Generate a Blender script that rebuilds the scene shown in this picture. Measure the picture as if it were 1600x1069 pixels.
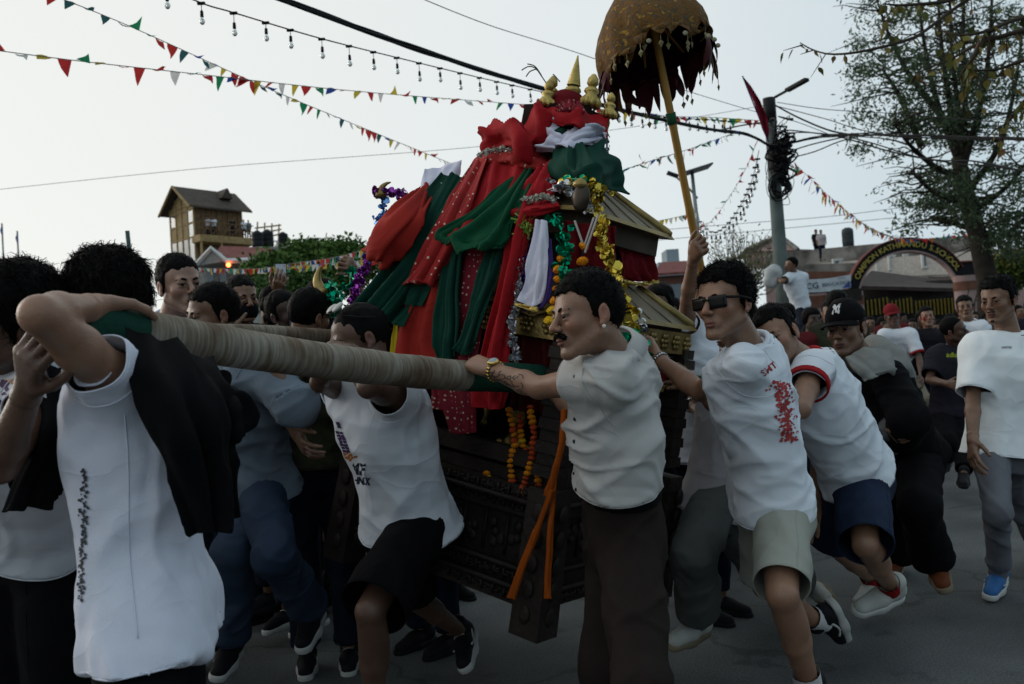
import bpy, math, random
import numpy as np
from mathutils import Vector, Matrix
random.seed(7); RNG = np.random.default_rng(7)
for _o in list(bpy.data.objects): bpy.data.objects.remove(_o)
SC = bpy.context.scene; COL = SC.collection
def V3(*a): return np.array(a[0] if len(a) == 1 else a, dtype=float)
def nrm(v): v = np.asarray(v, float); return v / max(np.linalg.norm(v), 1e-9)
# ------------------------------------------------------------------ camera
F = 1422.0; PITCH = math.atan(33.5 / 1422); ROLL = math.radians(3.7); CAMZ = 1.35
CAMP = V3(0, 0, CAMZ)
FWD = V3(0, math.cos(PITCH), math.sin(PITCH)); _up = V3(0, -math.sin(PITCH), math.cos(PITCH)); _rt = V3(1, 0, 0)
CY = _up * math.cos(ROLL) + _rt * math.sin(ROLL); CX = _rt * math.cos(ROLL) - _up * math.sin(ROLL)
cam = bpy.data.objects.new('camera', bpy.data.cameras.new('camera')); COL.objects.link(cam)
cam.matrix_world = Matrix(((CX[0], CY[0], -FWD[0], 0), (CX[1], CY[1], -FWD[1], 0), (CX[2], CY[2], -FWD[2], CAMZ), (0, 0, 0, 1)))
cam.data.sensor_width = 36; cam.data.lens = 32; cam.data.clip_end = 5000; cam.data.clip_start = 0.05
cam.data.dof.use_dof = True; cam.data.dof.focus_distance = 3.1; cam.data.dof.aperture_fstop = 5.0
SC.camera = cam
# ------------------------------------------------------------------ world: pale hazy evening sky, brighter towards the left
W = bpy.data.worlds.new("World"); SC.world = W; W.use_nodes = True
nt = W.node_tree; nt.nodes.clear()
_out = nt.nodes.new('ShaderNodeOutputWorld'); _bg = nt.nodes.new('ShaderNodeBackground')
_sky = nt.nodes.new('ShaderNodeTexSky'); _sky.sky_type = 'NISHITA'; _sky.sun_disc = False
SUN_EL, SUN_AZ = math.radians(16), math.radians(-62)      # azimuth from +Y, negative = to the left
_sky.sun_elevation = SUN_EL; _sky.sun_rotation = SUN_AZ; _sky.air_density = 1.0; _sky.dust_density = 4.0; _sky.altitude = 1300
_tc = nt.nodes.new('ShaderNodeTexCoord')
_dot = nt.nodes.new('ShaderNodeVectorMath'); _dot.operation = 'DOT_PRODUCT'
_dot.inputs[1].default_value = (math.sin(SUN_AZ) * 0.97, math.cos(SUN_AZ) * 0.97, 0.16)
nt.links.new(_tc.outputs['Generated'], _dot.inputs[0])
_rmp = nt.nodes.new('ShaderNodeValToRGB')
_e = _rmp.color_ramp.elements; _e[0].position = 0.0; _e[0].color = (.36, .48, .55, 1); _e[1].position = 1.0; _e[1].color = (.95, .95, .905, 1)
_m = _rmp.color_ramp.elements.new(0.5); _m.color = (.60, .72, .78, 1)
_m = _rmp.color_ramp.elements.new(0.68); _m.color = (.83, .885, .89, 1)
_m = _rmp.color_ramp.elements.new(0.86); _m.color = (.91, .93, .895, 1)
_map = nt.nodes.new('ShaderNodeMapRange'); _map.inputs[1].default_value = -1; _map.inputs[2].default_value = 1
nt.links.new(_dot.outputs['Value'], _map.inputs[0]); nt.links.new(_map.outputs[0], _rmp.inputs[0])
_mul = nt.nodes.new('ShaderNodeMix'); _mul.data_type = 'RGBA'; _mul.blend_type = 'MIX'; _mul.inputs['Factor'].default_value = 0.9
_gain = nt.nodes.new('ShaderNodeMix'); _gain.data_type = 'RGBA'; _gain.blend_type = 'MULTIPLY'; _gain.inputs['Factor'].default_value = 1.0
_gain.inputs['B'].default_value = (10.0, 10.0, 10.0, 1)     # haze radiance in the sky's own units (background strength 0.1)
nt.links.new(_rmp.outputs[0], _gain.inputs['A'])
nt.links.new(_sky.outputs[0], _mul.inputs['A']); nt.links.new(_gain.outputs['Result'], _mul.inputs['B'])
nt.links.new(_mul.outputs['Result'], _bg.inputs[0]); _bg.inputs[1].default_value = 0.1
nt.links.new(_bg.outputs[0], _out.inputs[0])
_l = bpy.data.lights.new('sun', 'SUN'); _l.energy = 0.9; _l.angle = math.radians(25); _l.color = (1, .93, .84)
sun = bpy.data.objects.new('sun', _l); COL.objects.link(sun)
_sd = Vector((math.sin(SUN_AZ) * math.cos(SUN_EL), math.cos(SUN_AZ) * math.cos(SUN_EL), math.sin(SUN_EL)))
sun.rotation_euler = _sd.to_track_quat('Z', 'Y').to_euler()
SC.view_settings.view_transform = 'Standard'; SC.view_settings.look = 'None'; SC.view_settings.gamma = 1
SC.view_settings.use_curve_mapping = False; SC.view_settings.exposure = 0.0
SC.cycles.max_bounces = 6; SC.cycles.diffuse_bounces = 2; SC.cycles.glossy_bounces = 2; SC.cycles.transmission_bounces = 3
# ------------------------------------------------------------------ pixel helpers (photo pixels, 1600x1069)
def P(px, py, d): return CAMP + ((px - 800) / F * d) * CX + ((534.5 - py) / F * d) * CY + d * FWD
def proj(p):
    q = np.asarray(p) - CAMP; d = q @ FWD
    return 800 + F * (q @ CX) / d, 534.5 - F * (q @ CY) / d, d
def bone(par, px, py, L, sg='n'):
    r = nrm(P(px, py, 1) - CAMP); oc = CAMP - par; b = r @ oc; c = oc @ oc - L * L; D = b * b - c
    if D < 0: t = -b
    else: t = -b + (math.sqrt(D) if sg == 'f' else -math.sqrt(D))
    return CAMP + r * t
# ------------------------------------------------------------------ noise
def _h(i, j, k, s):
    n = (i * 374761393 + j * 668265263 + k * 2147483647 + s * 1274126177) & 0xffffffff
    n = ((n ^ (n >> 13)) * 1274126177) & 0xffffffff
    return ((n ^ (n >> 16)) & 0xffff) / 32767.5 - 1.0
def vnoise(p, s=0):
    p = np.asarray(p, float); f = np.floor(p).astype(np.int64); t = p - f; t = t * t * (3 - 2 * t)
    i, j, k = f[:, 0], f[:, 1], f[:, 2]; x, y, z = t[:, 0], t[:, 1], t[:, 2]
    r = 0
    for a in (0, 1):
        for b in (0, 1):
            for c in (0, 1):
                r = r + _h(i + a, j + b, k + c, s) * (x if a else 1 - x) * (y if b else 1 - y) * (z if c else 1 - z)
    return r
def fbm(p, s=0, o=3):
    r = 0; a = 1.0
    for q in range(o): r = r + a * vnoise(p * 2 ** q, s + q); a *= .5
    return r
# ------------------------------------------------------------------ materials
MATS = {}
def mat(name, col, rough=.8, metal=0., var=.18, vscale=6., bump=0., bscale=60., spec=.10, folds=0., emit=None, col2=None, trans=0., weave=0, sheen=0., aniso=(1, 1, 1), coat=0.):
    if name in MATS: return MATS[name]
    m = bpy.data.materials.new(name); m.use_nodes = True; t = m.node_tree; b = t.nodes['Principled BSDF']
    b.inputs['Roughness'].default_value = rough; b.inputs['Metallic'].default_value = metal
    b.inputs['Specular IOR Level'].default_value = spec
    if sheen: b.inputs['Sheen Weight'].default_value = sheen
    if coat: b.inputs['Coat Weight'].default_value = coat
    c = V3(col); c2 = V3(col2) if col2 is not None else None
    tc = t.nodes.new('ShaderNodeTexCoord'); mp = t.nodes.new('ShaderNodeMapping'); mp.inputs['Scale'].default_value = aniso
    t.links.new(tc.outputs['Object'], mp.inputs[0])
    n = t.nodes.new('ShaderNodeTexNoise'); n.inputs['Scale'].default_value = vscale; n.inputs['Detail'].default_value = 5
    t.links.new(mp.outputs[0], n.inputs['Vector'])
    r = t.nodes.new('ShaderNodeValToRGB'); e = r.color_ramp.elements
    lo = c * (1 - var) if c2 is None else c; hi = np.minimum(c * (1 + var), .95) if c2 is None else c2
    e[0].position = .3; e[1].position = .7; e[0].color = (*lo, 1); e[1].color = (*hi, 1)
    t.links.new(n.outputs['Fac'], r.inputs[0]); t.links.new(r.outputs[0], b.inputs['Base Color'])
    if bump:
        if weave:
            w = t.nodes.new('ShaderNodeTexNoise'); w.inputs['Scale'].default_value = bscale; w.inputs['Detail'].default_value = 3; w.inputs['Roughness'].default_value = .7
        else:
            w = t.nodes.new('ShaderNodeTexNoise'); w.inputs['Scale'].default_value = bscale; w.inputs['Detail'].default_value = 4
        t.links.new(mp.outputs[0], w.inputs['Vector'])
        bp = t.nodes.new('ShaderNodeBump'); bp.inputs['Strength'].default_value = bump; bp.inputs['Distance'].default_value = .01
        t.links.new(w.outputs['Fac'], bp.inputs['Height']); t.links.new(bp.outputs[0], b.inputs['Normal'])
    if folds:
        fn = t.nodes.new('ShaderNodeTexNoise'); fn.inputs['Scale'].default_value = 3.2; fn.inputs['Detail'].default_value = 2; fn.inputs['Distortion'].default_value = .6; fm = t.nodes.new('ShaderNodeMapping'); fm.inputs['Scale'].default_value = (1, 1, 1.7); fm.inputs['Rotation'].default_value = (.5, .6, .2)
        t.links.new(tc.outputs['Object'], fm.inputs[0]); t.links.new(fm.outputs[0], fn.inputs['Vector'])
        f1 = t.nodes.new('ShaderNodeMath'); f1.operation = 'SUBTRACT'; f1.inputs[1].default_value = .5; t.links.new(fn.outputs['Fac'], f1.inputs[0]); f2 = t.nodes.new('ShaderNodeMath'); f2.operation = 'ABSOLUTE'; t.links.new(f1.outputs[0], f2.inputs[0])
        f3 = t.nodes.new('ShaderNodeMath'); f3.operation = 'POWER'; f3.inputs[1].default_value = .6; t.links.new(f2.outputs[0], f3.inputs[0])
        fb = t.nodes.new('ShaderNodeBump'); fb.inputs['Strength'].default_value = min(folds, 1); fb.inputs['Distance'].default_value = .030; fb.invert = True; t.links.new(f3.outputs[0], fb.inputs['Height'])
        if bump: t.links.new(bp.outputs[0], fb.inputs['Normal'])
        t.links.new(fb.outputs[0], b.inputs['Normal'])
    if emit is not None:
        b.inputs['Emission Color'].default_value = (*emit[:3], 1); b.inputs['Emission Strength'].default_value = emit[3]
    if trans: b.inputs['Transmission Weight'].default_value = trans
    MATS[name] = m; return m
def translucent(m, fac=.5):
    t = m.node_tree; b = t.nodes['Principled BSDF']; o = [n for n in t.nodes if n.type == 'OUTPUT_MATERIAL'][0]; x = t.nodes.new('ShaderNodeMixShader'); x.inputs[0].default_value = fac; tr = t.nodes.new('ShaderNodeBsdfTranslucent')
    t.links.new(b.inputs['Base Color'].links[0].from_socket, tr.inputs['Color']); t.links.new(b.outputs[0], x.inputs[1]); t.links.new(tr.outputs[0], x.inputs[2]); t.links.new(x.outputs[0], o.inputs['Surface']); return m
def dotted(name, col, dot, scale, thr=.22, rough=.75):
    """cloth with small printed motifs (cells of a 3d voronoi)"""
    if name in MATS: return MATS[name]
    m = mat(name, col, rough, var=.2, bump=.3, bscale=120); t = m.node_tree; b = t.nodes['Principled BSDF']
    src = b.inputs['Base Color'].links[0].from_socket
    v = t.nodes.new('ShaderNodeTexVoronoi'); v.inputs['Scale'].default_value = scale; v.inputs['Randomness'].default_value = .35
    u = t.nodes.new('ShaderNodeUVMap'); t.links.new(u.outputs[0], v.inputs['Vector'])
    l = t.nodes.new('ShaderNodeMath'); l.operation = 'LESS_THAN'; l.inputs[1].default_value = thr; t.links.new(v.outputs['Distance'], l.inputs[0])
    x = t.nodes.new('ShaderNodeMix'); x.data_type = 'RGBA'; x.inputs['B'].default_value = (*dot, 1)
    t.links.new(l.outputs[0], x.inputs['Factor']); t.links.new(src, x.inputs['A']); t.links.new(x.outputs['Result'], b.inputs['Base Color'])
    return m
# ------------------------------------------------------------------ objects
def mk_mesh(name, v, faces, smooth=True):
    me = bpy.data.meshes.new(name)
    if isinstance(faces, np.ndarray):
        nf, k = faces.shape
        me.vertices.add(len(v)); me.vertices.foreach_set('co', np.asarray(v, np.float32).ravel())
        me.loops.add(nf * k); me.loops.foreach_set('vertex_index', faces.astype(np.int32).ravel())
        me.polygons.add(nf); me.polygons.foreach_set('loop_start', np.arange(0, nf * k, k, dtype=np.int32))
        me.update(calc_edges=True)
    else:
        me.from_pydata([tuple(map(float, q)) for q in v], [], [tuple(map(int, f)) for f in faces]); me.update()
    if len(me.polygons): me.polygons.foreach_set('use_smooth', [bool(smooth)] * len(me.polygons)); me.update()
    return me
def obj(name, v, faces, m, parent=None, smooth=True, kind=None):
    me = v if faces is None else mk_mesh(name, v, faces, smooth)
    if m is not None and not me.materials: me.materials.append(m)
    o = bpy.data.objects.new(name, me); COL.objects.link(o)
    if parent is not None:
        o.parent = parent
        if parent.parent is None and parent.type == 'EMPTY': o.matrix_parent_inverse = parent_world(parent).inverted()
        else: o.matrix_parent_inverse = parent_world(parent).inverted()
    if kind: o['kind'] = kind
    return o
def parent_world(o):
    m = o.matrix_basis.copy()
    return (parent_world(o.parent) @ o.matrix_parent_inverse @ m) if o.parent else m
def thing(name, label, cat, loc=(0, 0, 0), group=None, kind=None):
    o = bpy.data.objects.new(name, None); COL.objects.link(o); o.location = tuple(map(float, loc)); o.empty_display_size = .1
    o['label'] = label; o['category'] = cat
    if group: o['group'] = group
    if kind: o['kind'] = kind
    return o
def tag(o, label=None, cat=None, group=None, kind=None):
    if label: o['label'] = label
    if cat: o['category'] = cat
    if group: o['group'] = group
    if kind: o['kind'] = kind
    return o
def inst(name, me, parent, M, m=None):
    """another object on a shared mesh, placed by a world matrix"""
    o = bpy.data.objects.new(name, me); COL.objects.link(o); o.parent = parent
    o.matrix_parent_inverse = parent_world(parent).inverted(); o.matrix_basis = M
    return o
def frame(c, x, y, z, s=1.0):
    sx = sy = sz = s
    if np.ndim(s): sx, sy, sz = s
    return Matrix(((x[0] * sx, y[0] * sy, z[0] * sz, c[0]), (x[1] * sx, y[1] * sy, z[1] * sz, c[1]), (x[2] * sx, y[2] * sy, z[2] * sz, c[2]), (0, 0, 0, 1)))
def copy_tree(o, parent=None):
    c = o.copy(); COL.objects.link(c)
    if parent is not None: c.parent = parent; c.matrix_parent_inverse = o.matrix_parent_inverse.copy()
    for ch in list(o.children): copy_tree(ch, c)
    return c
class MB:
    """collects boxes, tubes and lathes into ONE mesh"""
    def __init__(s): s.v = []; s.f = []
    def add(s, v, f):
        n = len(s.v); s.v += [tuple(map(float, q)) for q in v]; s.f += [tuple(int(i) + n for i in q) for q in f]; return s
    def box(s, c, half, R=None):
        R = np.eye(3) if R is None else np.asarray(R); c = V3(c)
        v = [c + R @ (V3(half) * V3(a, b, d)) for a in (-1, 1) for b in (-1, 1) for d in (-1, 1)]
        return s.add(v, [(0, 1, 3, 2), (4, 6, 7, 5), (0, 4, 5, 1), (2, 3, 7, 6), (0, 2, 6, 4), (1, 5, 7, 3)])
    def hexa(s, b4, t4):
        return s.add(list(b4) + list(t4), [(3, 2, 1, 0), (4, 5, 6, 7), (0, 1, 5, 4), (1, 2, 6, 5), (2, 3, 7, 6), (3, 0, 4, 7)])
    def tube(s, pts, r, n=8, cap=True):
        pts = [V3(p) for p in pts]; N = len(pts); rr = r if np.ndim(r) else [r] * N; rings = []; ref = None
        for i in range(N):
            t = nrm(pts[min(i + 1, N - 1)] - pts[max(i - 1, 0)])
            if ref is None: ref = V3(0, 0, 1) if abs(t[2]) < .9 else V3(1, 0, 0)
            u = nrm(np.cross(t, ref)); w = np.cross(u, t); ref = w
            rings.append([pts[i] + rr[i] * (math.cos(2 * math.pi * k / n) * u + math.sin(2 * math.pi * k / n) * w) for k in range(n)])
        v = [q for g in rings for q in g]
        f = [(i * n + k, i * n + (k + 1) % n, (i + 1) * n + (k + 1) % n, (i + 1) * n + k) for i in range(N - 1) for k in range(n)]
        if cap: f += [tuple(range(n - 1, -1, -1)), tuple((N - 1) * n + k for k in range(n))]
        return s.add(v, f)
    def ell(s, c, r, R=None, nu=14, nv=8):
        R = np.eye(3) if R is None else R; c = V3(c); v = []; f = []
        for j in range(nv + 1):
            th = math.pi * j / nv
            for i in range(nu):
                ph = 2 * math.pi * i / nu
                v.append(c + R @ (V3(r) * V3(math.sin(th) * math.cos(ph), math.sin(th) * math.sin(ph), math.cos(th))))
        for j in range(nv):
            for i in range(nu): f.append((j * nu + i, (j + 1) * nu + i, (j + 1) * nu + (i + 1) % nu, j * nu + (i + 1) % nu))
        return s.add(v, f)
    def lathe(s, c, prof, R=None, n=16):
        """prof: (radius, height) pairs"""
        R = np.eye(3) if R is None else R; c = V3(c); v = []; f = []
        for r, z in prof:
            for i in range(n): a = 2 * math.pi * i / n; v.append(c + R @ V3(r * math.cos(a), r * math.sin(a), z))
        for j in range(len(prof) - 1):
            for i in range(n): f.append((j * n + i, j * n + (i + 1) % n, (j + 1) * n + (i + 1) % n, (j + 1) * n + i))
        return s.add(v, f)
    def build(s, name, m, parent=None, smooth=False, kind=None): return obj(name, s.v, s.f, m, parent, smooth, kind)
def smooth_pts(pts, n):
    """Catmull-Rom through pts"""
    pts = np.asarray(pts, float); m = len(pts); out = []
    for t in np.linspace(0, m - 1, n):
        i = min(int(t), m - 2); u = t - i; a = pts[max(i - 1, 0)]; b = pts[i]; c = pts[i + 1]; d = pts[min(i + 2, m - 1)]
        out.append(.5 * (2 * b + (c - a) * u + (2 * a - 5 * b + 4 * c - d) * u * u + (3 * b - a - 3 * c + d) * u ** 3))
    return np.array(out)
def text_mesh(txt, size=1.0, extrude=0.0, bold=0.0):
    cu = bpy.data.curves.new('txt', 'FONT'); cu.body = txt; cu.size = size; cu.extrude = extrude; cu.align_x = 'CENTER'; cu.align_y = 'CENTER'; cu.offset = bold; cu.resolution_u = 2
    o = bpy.data.objects.new('txt', cu); COL.objects.link(o); dg = bpy.context.evaluated_depsgraph_get(); e = o.evaluated_get(dg); me = e.to_mesh()
    v = np.array([tuple(q.co) for q in me.vertices]) if len(me.vertices) else np.zeros((0, 3)); f = [tuple(p.vertices) for p in me.polygons]
    e.to_mesh_clear(); bpy.data.objects.remove(o); bpy.data.curves.remove(cu)
    return v, f
# ------------------------------------------------------------------ signed distance modelling
def rcone(a, b, ra, rb, k=.012):
    a = V3(a); b = V3(b); ab = b - a; L2 = max(ab @ ab, 1e-9)
    def fn(p):
        t = np.clip(((p - a) @ ab) / L2, 0, 1); q = p - a - t[:, None] * ab
        return np.sqrt((q * q).sum(1)) - (ra + t * (rb - ra))
    r = max(ra, rb); return ('u', fn, k, np.minimum(a, b) - r, np.maximum(a, b) + r)
def ellp(c, r, R=None, k=.012, op='u'):
    c = V3(c); r = V3(r); R = np.eye(3) if R is None else R
    def fn(p):
        q = (p - c) @ R; k0 = np.sqrt(((q / r) ** 2).sum(1)); k1 = np.sqrt(((q / (r * r)) ** 2).sum(1))
        return k0 * (k0 - 1) / np.maximum(k1, 1e-6)
    m = r.max(); return (op, fn, k, c - m, c + m)
def rbox(c, half, r, R=None, k=.004):
    c = V3(c); half = V3(half) - r; R = np.eye(3) if R is None else R
    def fn(p):
        q = np.abs((p - c) @ R) - half; return np.sqrt((np.maximum(q, 0) ** 2).sum(1)) + np.minimum(q.max(1), 0) - r
    m = np.linalg.norm(half) + r; return ('u', fn, k, c - m, c + m)
def cutp(prim, c, n):
    c = V3(c); n = nrm(n); f0 = prim[1]
    return (prim[0], lambda p: np.maximum(f0(p), (p - c) @ n), prim[2], prim[3], prim[4])
def loft(p0, p1, ts, cen, A, B, rt0, rt1, k=.02, e=2.3):
    """sections along p0->p1: half widths A (to the right axis) and B (front), centres shifted by cen (front offset)"""
    p0 = V3(p0); p1 = V3(p1); ax = p1 - p0; L = np.linalg.norm(ax); u = ax / L
    ts = np.array(ts); A = np.array(A); B = np.array(B); cen = np.array(cen)
    rt0 = nrm(rt0 - (rt0 @ u) * u); rt1 = nrm(rt1 - (rt1 @ u) * u)
    def fn(p):
        q = p - p0; t = (q @ u) / L; w = np.clip(t, 0, 1)[:, None]
        r = rt0 * (1 - w) + rt1 * w; r = r / np.linalg.norm(r, axis=1)[:, None]; f = np.cross(np.broadcast_to(u, r.shape), r)
        tc = np.clip(t, ts[0], ts[-1]); a = np.interp(tc, ts, A); b = np.interp(tc, ts, B); c = np.interp(tc, ts, cen)
        x = (q * r).sum(1); y = (q * f).sum(1) - c
        g = (np.abs(x / a) ** e + np.abs(y / b) ** e) ** (1 / e)
        d = (g - 1) * np.minimum(a, b) * 1.0
        d = np.where(g > .5, d, -.5 * np.minimum(a, b))
        return np.maximum(d, np.maximum((ts[0] - t) * L, (t - ts[-1]) * L))
    m = max(A.max(), B.max()) + abs(cen).max(); lo = p0 + u * L * ts[0]; hi = p0 + u * L * ts[-1]
    return ('u', fn, k, np.minimum(lo, hi) - m, np.maximum(lo, hi) + m)
def _op(d, v, op, k):
    if op == 'u':
        h = np.maximum(k - np.abs(d - v), 0) / k if k > 0 else 0; return np.minimum(d, v) - h * h * k * .25
    h = np.maximum(k - np.abs(-d - v), 0) / k if k > 0 else 0
    return np.maximum(d, -v) + h * h * k * .25
def mesh_sdf(prims, h, post=None):
    """sparse surface nets -> verts, quads"""
    lo = np.min([p[3] for p in prims if p[0] == 'u'], axis=0) - 3 * h; hi = np.max([p[4] for p in prims if p[0] == 'u'], axis=0) + 3 * h
    S = 5; H = S * h; n = np.ceil((hi - lo) / H).astype(int) + 1
    gi = np.stack(np.meshgrid(*[np.arange(q) for q in n], indexing='ij'), -1).reshape(-1, 3)
    cc = lo + (gi + .5) * H
    D = []; d = np.full(len(cc), 1e3)
    for op, fn, k, a, b in prims:
        v = fn(cc); D.append(v); d = _op(d, v, op, k)
    if post: d = post(cc, d)
    keep = np.abs(d) < H * 1.15; gi = gi[keep]; dk = d[keep]; K = len(gi)
    if K == 0: return np.zeros((0, 3)), np.zeros((0, 4), int)
    loc = np.stack(np.meshgrid(*[np.arange(S + 1)] * 3, indexing='ij'), -1).reshape(-1, 3)
    pts = lo + (gi[:, None, :] * S + loc[None]) * h; M = len(loc)
    fd = np.full((K, M), 1e3)
    for (op, fn, k, a, b), v in zip(prims, D):
        m = v[keep] < np.maximum(dk, 0) + 1.9 * H + 1.5 * k
        if m.any():
            w = fn(pts[m].reshape(-1, 3)).reshape(-1, M); fd[m] = _op(fd[m], w, op, k)
    if post: fd = post(pts.reshape(-1, 3), fd.ravel()).reshape(K, M)
    g = fd.reshape(K, S + 1, S + 1, S + 1)
    cs = [g[:, a:a + S, b:b + S, c:c + S] for a in (0, 1) for b in (0, 1) for c in (0, 1)]
    sg = np.stack([q < 0 for q in cs], -1); cnt = sg.sum(-1); act = (cnt > 0) & (cnt < 8)
    ki, xi, yi, zi = np.nonzero(act)
    cv = np.stack([q[act] for q in cs], -1)
    cor = np.array([(a, b, c) for a in (0, 1) for b in (0, 1) for c in (0, 1)], float)
    acc = np.zeros((len(ki), 3)); num = np.zeros(len(ki))
    for e0 in range(8):
        for bit in (4, 2, 1):
            if e0 & bit: continue
            e1 = e0 | bit; a = cv[:, e0]; b = cv[:, e1]; x = (a < 0) != (b < 0)
            t = np.where(x, a / np.where(x, a - b, 1), 0)
            acc += np.where(x[:, None], cor[e0] + t[:, None] * (cor[e1] - cor[e0]), 0); num += x
    cell = gi[ki] * S + np.stack([xi, yi, zi], -1)
    vert = lo + (cell + acc / num[:, None]) * h
    N = n * S + 2; key = (cell[:, 0] * N[1] + cell[:, 1]) * N[2] + cell[:, 2]
    order = np.argsort(key); sk = key[order]
    def look(c):
        q = (c[:, 0] * N[1] + c[:, 1]) * N[2] + c[:, 2]; i = np.clip(np.searchsorted(sk, q), 0, len(sk) - 1)
        return np.where(sk[i] == q, order[i], -1)
    quads = []
    s0 = cv[:, 0] < 0
    for ax, e1, o1, o2 in ((0, 4, (0, 1, 0), (0, 0, 1)), (1, 2, (0, 0, 1), (1, 0, 0)), (2, 1, (1, 0, 0), (0, 1, 0))):
        s1 = cv[:, e1] < 0; x = s0 != s1; c = cell[x]; fl = s0[x]; o1 = np.array(o1); o2 = np.array(o2)
        q = np.stack([look(c), look(c - o1), look(c - o1 - o2), look(c - o2)], -1)
        q = np.where(fl[:, None], q, q[:, ::-1]); q = q[(q >= 0).all(1)]; quads.append(q)
    return vert, np.concatenate(quads)
def vnormals(v, q):
    n = np.zeros_like(v); fn = np.cross(v[q[:, 2]] - v[q[:, 0]], v[q[:, 3]] - v[q[:, 1]])
    for i in range(4): np.add.at(n, q[:, i], fn)
    return n / np.maximum(np.linalg.norm(n, axis=1), 1e-12)[:, None]
def relax(v, q, it=1, w=.5):
    e = np.concatenate([q[:, [0, 1]], q[:, [1, 2]], q[:, [2, 3]], q[:, [3, 0]]])
    for _ in range(it):
        s = np.zeros_like(v); c = np.zeros(len(v)); np.add.at(s, e[:, 0], v[e[:, 1]]); np.add.at(c, e[:, 0], 1)
        np.add.at(s, e[:, 1], v[e[:, 0]]); np.add.at(c, e[:, 1], 1); v = v * (1 - w) + w * s / np.maximum(c, 1)[:, None]
    return v
def open_ends(v, q, planes, eps):
    """remove cap faces lying on the given cut planes (c, n, radius)"""
    keep = np.ones(len(q), bool); fc = v[q].mean(1)
    fn = np.cross(v[q[:, 2]] - v[q[:, 0]], v[q[:, 3]] - v[q[:, 1]]); fn /= np.maximum(np.linalg.norm(fn, axis=1), 1e-12)[:, None]
    for c, n, r in planes: keep &= ~((np.abs((fc - c) @ nrm(n)) < eps) & (np.linalg.norm(fc - c, axis=1) < r) & (np.abs(fn @ nrm(n)) > .55))
    return compact(v, q[keep])
def hem_lines(v, q, planes, h, name, m, parent, r=.0024):
    """straighten the open edges of a garment (in place) and add a stitched hem along each"""
    e = np.sort(np.concatenate([q[:, [0, 1]], q[:, [1, 2]], q[:, [2, 3]], q[:, [3, 0]]]), axis=1); u, c = np.unique(e, axis=0, return_counts=True); b = u[c == 1]
    nb = {}
    for i, j in b: nb.setdefault(int(i), []).append(int(j)); nb.setdefault(int(j), []).append(int(i))
    bv = np.array(sorted(nb))
    if not len(bv): return v
    for cc, n, rad in planes:
        n = nrm(n); d = (v[bv] - cc) @ n; s = set(int(i) for i in bv[(np.abs(d) < 3.0 * h) & (np.linalg.norm(v[bv] - cc, axis=1) < rad * 1.25)])
        if len(s) < 8: continue
        for i in s: v[i] -= ((v[i] - cc) @ n) * n * .9
        for it in range(6):
            w = {i: np.mean([v[j] for j in nb[i] if j in s] or [v[i]], axis=0) for i in s}
            for i in s: v[i] = .5 * v[i] + .5 * w[i]
        seen = set(); mb = MB()
        for st in list(s):
            if st in seen: continue
            loop = [st]; seen.add(st); cur = st
            while True:
                nx = [j for j in nb[cur] if j in s and j not in seen]
                if not nx: break
                cur = nx[0]; seen.add(cur); loop.append(cur)
            if len(loop) > 24 and not mb.v:
                p = [v[i] for i in loop]; p = p + [p[0]] if loop[0] in nb[loop[-1]] else p; mb.tube(p[::2] + ([p[-1]] if len(p) % 2 == 0 else []), r, 5, False)
        if mb.v and m is not None: mb.build(name, m, parent, True)
    return v
def compact(v, q):
    u, inv = np.unique(q, return_inverse=True); return v[u], inv.reshape(q.shape)
# ================================================================== SETTING
def zof(px, py, d): return P(px, py, d)[2]
M_ROAD = mat('asphalt', (.080, .085, .085), .85, var=.35, vscale=1.3, bump=.5, bscale=140, spec=.16)
_t = M_ROAD.node_tree; _b = _t.nodes['Principled BSDF']       # fine aggregate and dusty streaks
_n2 = _t.nodes.new('ShaderNodeTexNoise'); _n2.inputs['Scale'].default_value = 95; _n2.inputs['Detail'].default_value = 8; _n2.inputs['Roughness'].default_value = .75
_n3 = _t.nodes.new('ShaderNodeTexNoise'); _n3.inputs['Scale'].default_value = .35; _n3.inputs['Detail'].default_value = 6
_tc2 = _t.nodes.new('ShaderNodeTexCoord'); _t.links.new(_tc2.outputs['Object'], _n2.inputs[0]); _t.links.new(_tc2.outputs['Object'], _n3.inputs[0])
_mr = _t.nodes.new('ShaderNodeMapRange'); _mr.inputs[1].default_value = .25; _mr.inputs[2].default_value = .75; _mr.inputs[3].default_value = .25; _mr.inputs[4].default_value = 1.85
_mr3 = _t.nodes.new('ShaderNodeMapRange'); _mr3.inputs[1].default_value = .3; _mr3.inputs[2].default_value = .7; _mr3.inputs[3].default_value = .75; _mr3.inputs[4].default_value = 1.3
_t.links.new(_n2.outputs['Fac'], _mr.inputs[0]); _t.links.new(_n3.outputs['Fac'], _mr3.inputs[0])
_mm = _t.nodes.new('ShaderNodeMath'); _mm.operation = 'MULTIPLY'; _t.links.new(_mr.outputs[0], _mm.inputs[0]); _t.links.new(_mr3.outputs[0], _mm.inputs[1])
_mx = _t.nodes.new('ShaderNodeVectorMath'); _mx.operation = 'SCALE'; _t.links.new(_b.inputs['Base Color'].links[0].from_socket, _mx.inputs[0]); _t.links.new(_mm.outputs[0], _mx.inputs['Scale'])
_vo = _t.nodes.new('ShaderNodeTexVoronoi'); _vo.feature = 'DISTANCE_TO_EDGE'; _vo.inputs['Scale'].default_value = .75; _nw = _t.nodes.new('ShaderNodeTexNoise'); _nw.inputs['Scale'].default_value = 2.5; _nw.inputs['Detail'].default_value = 6
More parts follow.
